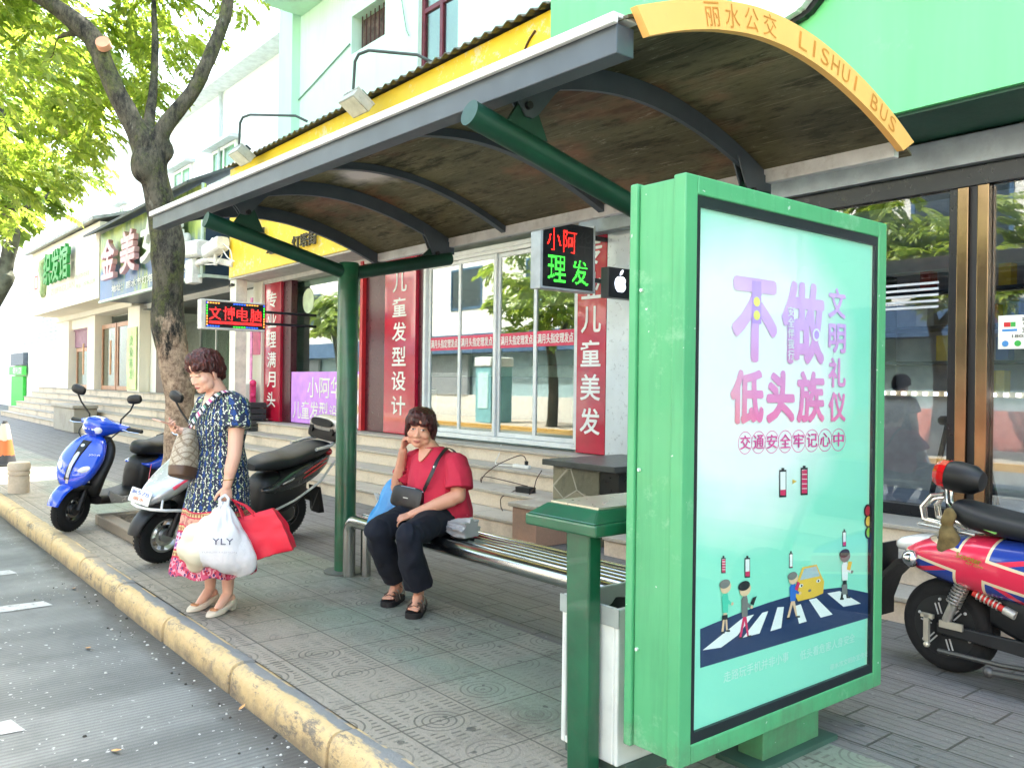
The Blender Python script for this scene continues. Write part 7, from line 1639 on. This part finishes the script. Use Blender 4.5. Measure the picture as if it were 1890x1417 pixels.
mb.tube([(.02, -.13, .895), (.012, -.185, .875), (.02, -.225, .825), (.036, -.27, .765), (.042, -.285, .745)], [.062, .078, .080, .084, .085], 22)
def mat_shirt():
    n = N('red_cotton'); x, y, z = n.xyz(); k = n.noise(7, 5, .6)
    c = n.mix(k, (.46, .012, .045, 1), (.56, .022, .065, 1))
    low = n.ramp(z, .50, .66, (1, 1, 1, 1), (0, 0, 0, 1)); pr = n.math('GREATER_THAN', n.noise(24, 3, .5, n.n('Mapping', {0: n.co(), 3: (1, 1, .6)}).outputs[0]), .685)
    c = n.mix(n.math('MULTIPLY', n.math('MULTIPLY', pr, low), .8), c, (.75, .45, .55, 1)); return n.done(c, .8, 0, n.bump(n.math('ADD', n.noise(9, 4), n.math('MULTIPLY', n.noise(220, 2), .15)), .4, .02))
sh2 = mb.build('shirt', mat_shirt(), w2, world=False); remesh(sh2, .006, 3); crease(sh2, .010, 7, (1, 1, .55), 3)
mb = MB()
def nk2(y, z): return (.045 + .072 + (.975 - z) * .62 + .0, y - .025 + .012, z)
pts = [(-.05, .968), (-.036, .93), (-.015, .895), (0, .885), (.015, .895), (.036, .93), (.05, .968)]
mb.add([nk2(y, z) for y, z in pts] + [(.06, y - .02, z) for y, z in pts], [(0, 1, 2, 3, 4, 5, 6)[::-1]] + [(k, k + 1, k + 8, k + 7) for k in range(6)])
unpaint(mb.build('neckline', SK2, w2, world=False, smooth=30))
# trousers
mb = MB(); mb.ball((-.005, .01, .53), (.165, .20, .10), 22, 12)
for (hp, kn, an) in (((.0, .10, .535), (.47, .185, .485), (.345, .15, .165)), ((.0, -.09, .535), (.49, -.055, .485), (.25, -.13, .17))):
    mb.tube([hp, (V(hp) + V(kn)) / 2 + V((0, 0, .012)), V(kn) + V((-.03, 0, .005))], [.105, .096, .082], 22); mb.ball(kn, .080, 18, 12)
    k_, a_ = V(kn), V(an); mb.tube([k_, k_ * .6 + a_ * .4 + V((.012, 0, 0)), a_], [.078, .082, .088], 22)
tm = mb.build('trousers', None if False else M((8, 16, 32), .9, var=.25, vs=7, bump=.3, bs=180), w2, world=False); remesh(tm, .007, 4)
for v in tm.data.vertices: d = mnoise.noise(v.co * 9 + V((0, 0, v.co.z * 6))) * .008 + mnoise.noise(v.co * 24) * .003; v.co += v.normal * d
tm.data.update(); crease(tm, .007, 9, (1, 1, .4), 9)
for a0, fd in LEGS:
    sd = V((-fd.y, fd.x, 0)); mb = MB(); rs = []
    c0 = V((a0.x, a0.y, 0))
    for t_, hw in ((-.06, .022), (-.05, .036), (.0, .042), (.06, .044), (.11, .050), (.145, .046), (.165, .030), (.172, .012)): c = c0 + fd * t_; rs.append([c + sd * hw + Z * .002, c + sd * hw + Z * .034, c - sd * hw + Z * .034, c - sd * hw + Z * .002])
    mb.rings(rs); s_ = mb.build('sandal', M((18, 18, 20), .6), w2, world=False, smooth=40)
    def strap(pp, w_, m):
        mb = MB(); P = [a0 + fd * f + sd * y + Z * (z - a0.z) for f, y, z in pp]; cc = a0 + fd * pp[len(pp) // 2][0] + Z * (.04 - a0.z); ribbon(mb, P, [(p - cc) for p in P], w_, .004); return mb.build('strap', m, s_, world=False, smooth=50)
    strap([(.085, .046, .03), (.085, .038, .062), (.085, .018, .078), (.085, -.018, .078), (.085, -.038, .062), (.085, -.046, .03)], .022, M((70, 52, 44), .4)); strap([(.112, .048, .03), (.112, .036, .055), (.112, .0, .068), (.112, -.036, .055), (.112, -.048, .03)], .018, M((70, 52, 44), .4))
    strap([(-.02, .044, .04), (.0, .040, .085), (.02, .022, .108), (.028, .0, .112), (.02, -.022, .108), (.0, -.040, .085), (-.02, -.044, .04)], .018, M((150, 140, 132), .3, .5)); strap([(.05, .044, .03), (.055, .034, .08), (.058, 0, .098), (.055, -.034, .08), (.05, -.044, .03)], .010, M((150, 140, 132), .3, .5))
W2 = wm(w2)
t = thing('shoulder_bag', 'small black shoulder bag on the lap of the seated woman', 'handbag', W2 @ V((.24, -.06, .58)))
mt = W2 @ Matrix.Translation((.225, -.055, .66)) @ Matrix.Rotation(R(12), 4, 'Z') @ Matrix.Rotation(R(-14), 4, 'Y') @ Matrix.Rotation(R(-6), 4, 'X')
BLE = M((26, 27, 29), .42, var=.2, vs=14, bump=.2, bs=150)
mb = MB(); mb.rings([[mt @ v for v in se((x_, 0, 0), (0, 1, 0), (0, 0, 1), a, bb, 26, 4.5)] for x_, a, bb in ((-.036, .09, .05), (-.03, .108, .066), (.03, .110, .068), (.038, .095, .055))]); mb.build('body', BLE, t)
mb = MB(); mb.tube([mt @ V(p) for p in ((.02, -.108, .05), (.03, -.05, .062), (.03, .05, .062), (.02, .108, .05))], .004, 6); mb.box((.0385, -.015, -.008), (.040, .02, -.002), mat=mt); mb.build('zip', M((150, 150, 150), .3, .8, rvar=.03), t)
mb = MB(); P = [(.205, .055, .71), (.225, .10, .76), (.205, .125, .83), (.155, .125, .905), (.085, .115, .955), (.03, .105, .968), (-.06, .09, .92), (-.11, .04, .80), (-.12, -.06, .70), (-.05, -.2, .66), (.10, -.2, .67), (.19, -.14, .70)]
NN = [(1, .2, .3), (1, .3, .2), (1, .3, .3), (.9, .2, .5), (.6, .2, .9), (.0, .2, 1), (-.7, .1, .6), (-1, 0, 0), (-1, 0, 0), (-.4, -1, 0), (.5, -1, 0), (.8, -.5, .3)]
P2, N2 = catm(P, 5), catm(NN, 5); ribbon(mb, [W2 @ p for p in P2], [W2.to_3x3() @ q for q in N2], .024, .004); mb.build('strap', BLE, t, smooth=50)
mb = MB(); c = W2 @ V((.19, .127, .86)); mb.ball(c, (.006, .010, .014), 10, 6); mb.build('buckle', CHROME, t)
# bags and umbrella on the bench
def lump(name, label, org, secs, mat, seed, seg=44, amp=.10, tilt=0.0, handle=None):
    t = thing(name, label, 'bag', org); mb = MB(); rs = []
    for h, a, d_, dx in dens(secs, 5):
        r = []
        for k in range(seg):
            t_ = 2 * math.pi * k / seg; q = 1 + amp * mnoise.noise(V((math.cos(t_) * 2 + seed, math.sin(t_) * 2, h * 11))) + .04 * math.sin(11 * t_ + seed) * min(1, h * 4)
            r.append(V(org) + rv * (dx + a * math.cos(t_) * q) + nv * (d_ * math.sin(t_) * q) + Z * (h + .01 * mnoise.noise(V((t_ * 2, h * 14, seed)))))
        rs.append(r)
    mb.rings(rs); mb.build('film', mat, t, smooth=60)
    if handle:
        mb = MB(); mb.tube([V(org) + rv * a + Z * h for a, h in handle], .008, 8); mb.build('handle', mat, t)
    return t
BLUF = mat_film((50, 172, 244))
lump('plastic_bag', 'bright blue plastic bag on the bench beside the seated woman', at(728, 968, 'y', 3.02), [(0.0, .06, .04, -.08), (.01, .11, .06, -.07), (.06, .12, .07, -.05), (.14, .105, .065, -.02), (.22, .09, .05, .0), (.29, .07, .03, .02), (.33, .035, .015, .05)], BLUF, 1.0)
lump('plastic_bag', 'small white plastic bag at the left of the blue bag on the bench', at(700, 965, 'y', 3.12), [(0.0, .03, .03, 0), (.01, .05, .045, 0), (.06, .055, .05, 0), (.11, .035, .03, .0), (.15, .012, .012, -.005)], FILM, 5.0, handle=[(0, .14), (-.02, .18), (-.035, .215), (-.02, .21), (.01, .17)])
t = thing('folded_umbrella', 'folded silver umbrella lying on the bench beside the seated woman', 'umbrella', at(850, 985, 'y', 3.05))
SILF = M((172, 174, 178), .45, .25, var=.08, vs=6)
base = at(815, 990, 'y', 3.0); base.z = .50; tip = at(892, 972, 'y', 3.08); tip.z = .50; ax = (tip - base).normalized(); sdv = ax.cross(Z).normalized()
mb = MB(); rs = []
for f, r0 in dens([(.0, .018), (.03, .03), (.07, .048), (.13, .066), (.19, .078), (.235, .082), (.245, .075)], 4):
    r = []
    for k in range(64):
        t_ = 2 * math.pi * k / 64; q = 1 + .16 * math.sin(8 * t_ + f * 7) * min(1, f * 6) + .08 * math.sin(19 * t_ + f * 30) + .15 * mnoise.noise(V((math.cos(t_) * 2, math.sin(t_) * 2, f * 14)))
        zz = math.sin(t_) * r0 * q * .75; r.append(base + ax * f + sdv * math.cos(t_) * r0 * q + Z * (zz if zz > -.045 else -.045))
    rs.append(r)
mb.rings(rs); mb.build('canopy', SILF, t, smooth=25)
mb = MB(); mb.cyl(base - ax * .05, base + ax * .02, .013, n=14); mb.build('handle', M((180, 140, 110), .35, .3), t)
mb = MB(); h0 = base - ax * .045; mb.tube([h0, h0 + V((0, 0, -.03)), h0 + V((.003, 0, -.07))], .003, 6); mb.lathe([(.003, 0), (.010, -.01), (.012, -.06), (.004, -.075)], h0 + V((.003, 0, -.07)), n=10); mb.build('tassel', M((190, 160, 110), .5), t)
# --- woman in the far doorway
t = thing('person', 'person in a pale green dress standing in the doorway behind the tree trunk', 'person', (-21.4, 6.75, 1.05), R(-60))
mb = MB(); T3 = Matrix.Translation((0.02, 0, 1.48)); head(mb, T3); chain(mb, [(0, 0, 1.2), (0, 0, 1.36), (.01, 0, 1.42)], [.08, .05, .05]); mb.ball((0, 0, 1.1), (.10, .15, .22)); mb.ball((0, 0, .85), (.11, .15, .14))
for s in (1, -1):
    chain(mb, [(0, s * .17, 1.28), (.02, s * .22, 1.02), (.08, s * .2, .80)], [.05, .04, .028]); hand(mb, (.08, s * .2, .80), (.1, 0, -1), (0, s, 0), 1, .4); chain(mb, [(0, s * .09, .82), (0, s * .09, .46), (0, s * .09, .08)], [.08, .052, .034]); cap(mb, (0, s * .09, .05), (.13, s * .10, .03), .035, .024)
bd3 = mb.build('body', SK1, t, world=False); remesh(bd3, .012, 3); unpaint(bd3)
mb = MB(); mb.rings([se((0, 0, z), (1, 0, 0), (0, 1, 0), a, bb, 24, 2) for z, a, bb in dens([(.50, .20, .23), (.7, .17, .2), (.98, .125, .155), (1.18, .135, .18), (1.30, .10, .15), (1.36, .06, .08)])]); mb.build('dress', M((130, 190, 120), .8, var=.3, vs=30), t, world=False)
mb = hair_mesh(HB2, T3); remesh(mb.build('hair', mat_hair((20, 14, 12), (50, 34, 28)), t, world=False), .01, 2)
# ------------------------------------------------------------------ small things
t = thing('traffic_cone', 'worn orange and white traffic cone at the left edge', 'traffic cone', (-15.4, 2.25, 0))
mb = MB(); mb.lathe([(.17, .03), (.14, .16), (.10, .40), (.06, .62), (.035, .68), (.03, .70)], (-15.4, 2.25, 0)); 
def mat_cone():
    n = N('worn_cone'); x, y, z = n.xyz(); k = n.math('MULTIPLY_ADD', n.noise(14, 5), .12, z)
    c = n.mix(n.math('GREATER_THAN', k, .23), (.05, .05, .055, 1), (.62, .17, .05, 1)); c = n.mix(n.math('GREATER_THAN', k, .46), c, (.66, .56, .42, 1)); c = n.mix(n.math('GREATER_THAN', k, .715), c, (.05, .05, .05, 1)); return n.done(c, .6)
mb.build('cone', mat_cone(), t); mb = MB(); mb.box((-15.62, 2.03, 0), (-15.18, 2.47, .03)); mb.build('base', BLACK, t, smooth=0, bevel=.01)
t = thing('stone_bollard', 'low pale stone bollard at the kerb on the left edge', 'bollard', (-11.68, 1.86, 0))
mb = MB(); mb.lathe([(.115, 0), (.115, .20), (.108, .205), (.108, .215), (.122, .22), (.122, .255), (.112, .26), (.112, .27), (.124, .275), (.124, .34), (.11, .365), (.001, .37)], (-11.68, 1.86, 0), n=28); mb.build('post', mat_stone((214, 200, 178), (180, 160, 140)), t)
# wires, strip and power unit on the steps
t = thing('power_strip', 'white power strip on the steps below the sliding doors', 'power strip', (-6.9, 5.75, .51))
p = at(963, 855, 'y', 5.70)
mb = MB(); mt = Matrix.Translation((p.x, 5.70, .505 + .018)) @ Matrix.Rotation(R(8), 4, 'Z'); mb.box((-.11, -.025, -.017), (.11, .025, .017), mat=mt); mb.build('body', WHITE, t, smooth=0, bevel=.004)
mb = MB(); mb.box((.05, -.015, .0175), (.08, .015, .06), mat=mt); mb.build('plug', BLACK, t, smooth=0, bevel=.004)
q = at(970, 898, 'y', 5.30)
t = thing('power_unit', 'black power unit on the step below the white power strip', 'power unit', (q.x, 5.30, .336))
mb = MB(); mt2 = Matrix.Translation((q.x, 5.30, .337 + .027)) @ Matrix.Rotation(R(10), 4, 'Z'); mb.box((-.09, -.05, -.027), (.09, .05, .027), mat=mt2); mb.build('case', BLACK, t, smooth=0, bevel=.006)
def cable(label, pts, r, m, g=None): 
    P = catm(pts, 6); mb = MB(); mb.tube(P, r, 6); tag(mb.build('cable', m, smooth=60), label, 'cable')
DKC = M((58, 34, 26), .6)
cable('thin dark cable looping from the white power strip down to the black power unit', [mt @ V((.065, 0, .06)), mt @ V((.03, -.05, .12)), mt @ V((-.18, -.16, .02)), (p.x - .30, 5.44, .42), (p.x - .30, 5.40, .345), (p.x - .18, 5.36, .42), mt2 @ V((.0, .03, .03))], .005, DKC)
cable('dark cable hanging from the stone pillar to the step beside the black power unit', [at(1000, 868, 'y', 5.5), at(990, 885, 'y', 5.4), at(985, 902, 'y', 5.3), at(972, 918, 'y', 5.2)], .005, DKC)
cable('dark cable dropping from the black power unit to the lowest step', [mt2 @ V((-.09, 0, 0)), mt2 @ V((-.12, -.06, -.03)), (q.x - .13, 5.11, .29), (q.x - .13, 5.10, .21), (q.x - .04, 5.05, .178)], .005, DKC)
cable('white cable running down the steps from the sliding doors to the power strip', [at(925, 820, 'y', 6.12), at(921, 838, 'y', 5.86), (p.x - .5, 5.74, .512), (p.x - .3, 5.68, .512), mt @ V((-.11, 0, 0))], .005, WHITE)
# surveillance cameras by the yellow sign
t = thing('security_camera', 'cluster of white security cameras on a pipe left of the yellow fascia', 'security camera', at(400, 470, 'y', 5.5))
W3 = M((226, 226, 222), .4, dirt=.25); YC = 5.45
def c3(u, v, y=YC): return at(u, v, 'y', y)
mb = MB(); mb.tube([c3(345, 492), c3(388, 478), c3(432, 488, 5.62)], .06, 10); mb.build('pipe', W3, t)
for (u0, v0, u1, v1, r) in ((350, 462, 376, 458, .16), (385, 465, 412, 448, .13)):
    a, b_ = c3(u0, v0), c3(u1, v1); mb = MB(); d = (b_ - a).normalized(); mb.rings([se(a + d * f * (b_ - a).length, d.cross(Y).normalized(), Y, rr_, rr_, 12, 4) for f, rr_ in ((-.1, r * .8), (0, r), (.9, r), (1, r * .85))]); cm = mb.build('camera_body', W3, t, smooth=30)
    mb = MB(); mb.ball(a - d * .06, r * .55, 12, 8); mb.build('lens', BLACK, cm)
    mb = MB(); mb.cyl((a + b_) / 2, (a + b_) / 2 - Z * .32, .035, n=8); mb.build('bracket', W3, cm)
mb = MB(); a = c3(352, 520); mb.box((a.x - .02, YC - .1, a.z - .05), (a.x + .36, YC + .1, a.z + .40)); mb.build('junction_box', W3, t, smooth=0, bevel=.015)
mb = MB(); mb.ball(c3(345, 440), .11, 14, 8); mb.cyl(c3(345, 445), c3(345, 470), .04, n=8); mb.build('dome', W3, t)
mb = MB()
for pts in (((412, 450), (425, 462), (428, 480)), ((408, 455), (420, 475), (432, 482)), ((400, 445), (392, 440), (388, 448)), ((410, 470), (400, 486), (378, 488))): mb.tube(catm([c3(*q) for q in pts], 4), .012, 5)
mb.build('wiring', W3, t)
# folding sign, water heater and things by the left pier
t = thing('advert_board', 'pink edged white board leaning on the pier left of the red 专业理满月头 board', 'board', (-15.3, 5.9, .68))
mb = MB(); mb.box((-15.35, 5.95, .69), (-14.72, 6.0, 1.32)); mb.build('board', M((240, 236, 232), .5), t, smooth=0, bevel=.01)
mb = MB(); mb.box((-14.718, 5.93, 1.0), (-14.65, 6.02, 1.34)); mb.ball((-14.67, 5.97, 1.34), .06, 12, 8); mb.ball((-14.66, 5.97, 1.12), .05, 12, 8); mb.build('pink_edge', M((226, 60, 120), .5), t, smooth=50)
t = thing('plastic_crates', 'stack of dark grey crates between the board and the red sign', 'crates', (-14.3, 5.8, .5))
for k in range(5):
    mb = MB(); mb.box((-14.62, 5.72, .51 + k * .1), (-14.25, 6.05, .60 + k * .1)); mb.build('crate', M((50, 54, 54), .6), t, smooth=0, bevel=.008)
t = thing('wall_notice', 'small pink notice on the white pier under the diode sign', 'notice', (-14.75, 6.09, 1.4))
mb = MB(); mb.box((-14.98, 6.085, 1.85), (-14.66, 6.098, 2.35)); mb.build('sheet', M((226, 80, 130), .5, var=.2), t, smooth=0)
tag(MB().box((-16.15, 6.50, 1.4), (-16.05, 6.56, 3.0)).build('flag_banner', M((232, 130, 190), .5, var=.3), smooth=0), 'narrow pink hanging banner beside the brown shutter', 'banner')
t = thing('pipe_clamp_post', 'white square post with two dark clamps below the yellow fascia end', 'post', (-15.1, 5.7, .68))
mb = MB(); mb.box((-15.0, 5.66, .69), (-14.72, 5.86, 3.165)); mb.build('post', M((238, 234, 218), .6, dirt=.2), t, smooth=0)
mb = MB()
for zz in (2.72, 3.05): mb.box((-15.02, 5.64, zz), (-14.78, 5.657, zz + .04)); mb.cyl((-14.80, 5.63, zz + .02), (-14.80, 5.60, zz + .02), .03, n=8)
mb.build('clamp', M((60, 54, 44), .7), t, smooth=0)
# pillar block left
t = thing('stair_cheek', 'grey stone block standing on the long left steps', 'stone block', (-24, 5.0, 0))
a = at(70, 770, 'y', 5.0); b_ = at(103, 742, 'y', 5.0)
mb = MB(); mb.box((-26.0, 4.95, 0), (-23.6, 5.5, .62)); mb.build('block', mat_stone((176, 170, 158), (150, 144, 132)), t, smooth=0, bevel=.02)
mb = MB(); mb.box((-26.1, 4.9, .622), (-23.5, 5.5, .70)); mb.build('cap', TREAD, t, smooth=0, bevel=.01)
# leaves and litter on the ground
LF = M((196, 150, 96), .8, var=.3, vs=20); LF2 = M((214, 196, 160), .8)
def leaf_(x, y, z, L, a, k):
    mb = MB(); u = V((math.cos(a), math.sin(a), 0)); v = V((-u.y, u.x, 0)); P = [(0, 0, .0), (.3, .16, .006), (.65, .15, .010), (1, 0, .016), (.65, -.15, .008), (.3, -.16, .004)]
    mb.add([V((x, y, z + .003)) + u * L * p + v * L * q + Z * r for p, q, r in P] + [V((x, y, z + .004)) + u * L * .5 + Z * .002], [(0, 1, 6), (1, 2, 6), (2, 3, 6), (3, 4, 6), (4, 5, 6), (5, 0, 6)]); return mb.build('dead_leaf', LF if k else LF2, smooth=60)
g = 'dead leaves on the ground'
for x, y, z, L, a, lab in [(at(158, 1196, 'z', -.14).x, at(158, 1196, 'z', -.14).y, -.137, .07, .2, 'dead leaf on the asphalt nearest the middle of the road'), (at(440, 1312, 'z', -.14).x, at(440, 1312, 'z', -.14).y, -.137, .045, 2.0, 'small dead leaf in the gutter against the kerb'), (at(205, 1386, 'z', -.14).x, at(205, 1386, 'z', -.14).y, -.137, .065, .4, 'dead leaf lowest on the asphalt'), (at(134, 1086, 'z', -.14).x, at(134, 1086, 'z', -.14).y, -.137, .07, .1, 'pale dead leaf on the asphalt near the white dashes'), (at(244, 1008, 'z', 0).x, at(244, 1008, 'z', 0).y, .0, .06, .3, 'dead leaf by the corner of the tree pit'), (at(940, 992, 'z', 0).x, at(940, 992, 'z', 0).y, .0, .06, .9, 'dead leaf at the foot of the steps behind the bench')]:
    tag(leaf_(x, y, z, L, a, 1), lab, 'leaf', g)
mb = MB(); rr = random.Random(12)
for _ in range(110):
    x = rr.uniform(-7, -2.2); y = rr.choice([rr.uniform(.5, 1.5), rr.uniform(1.35, 1.53), rr.uniform(1.4, 1.53)]); s = rr.uniform(.003, .010); mb.ball((x, y, -.138), (s, s * rr.uniform(.6, 1.2), s * .7), 6, 4, rr.randrange(2))
tag(mb.build('grit', [M((60, 58, 52), .9), M((190, 190, 184), .8)], smooth=30), 'scattered grit along the gutter', 'grit', kind='stuff')
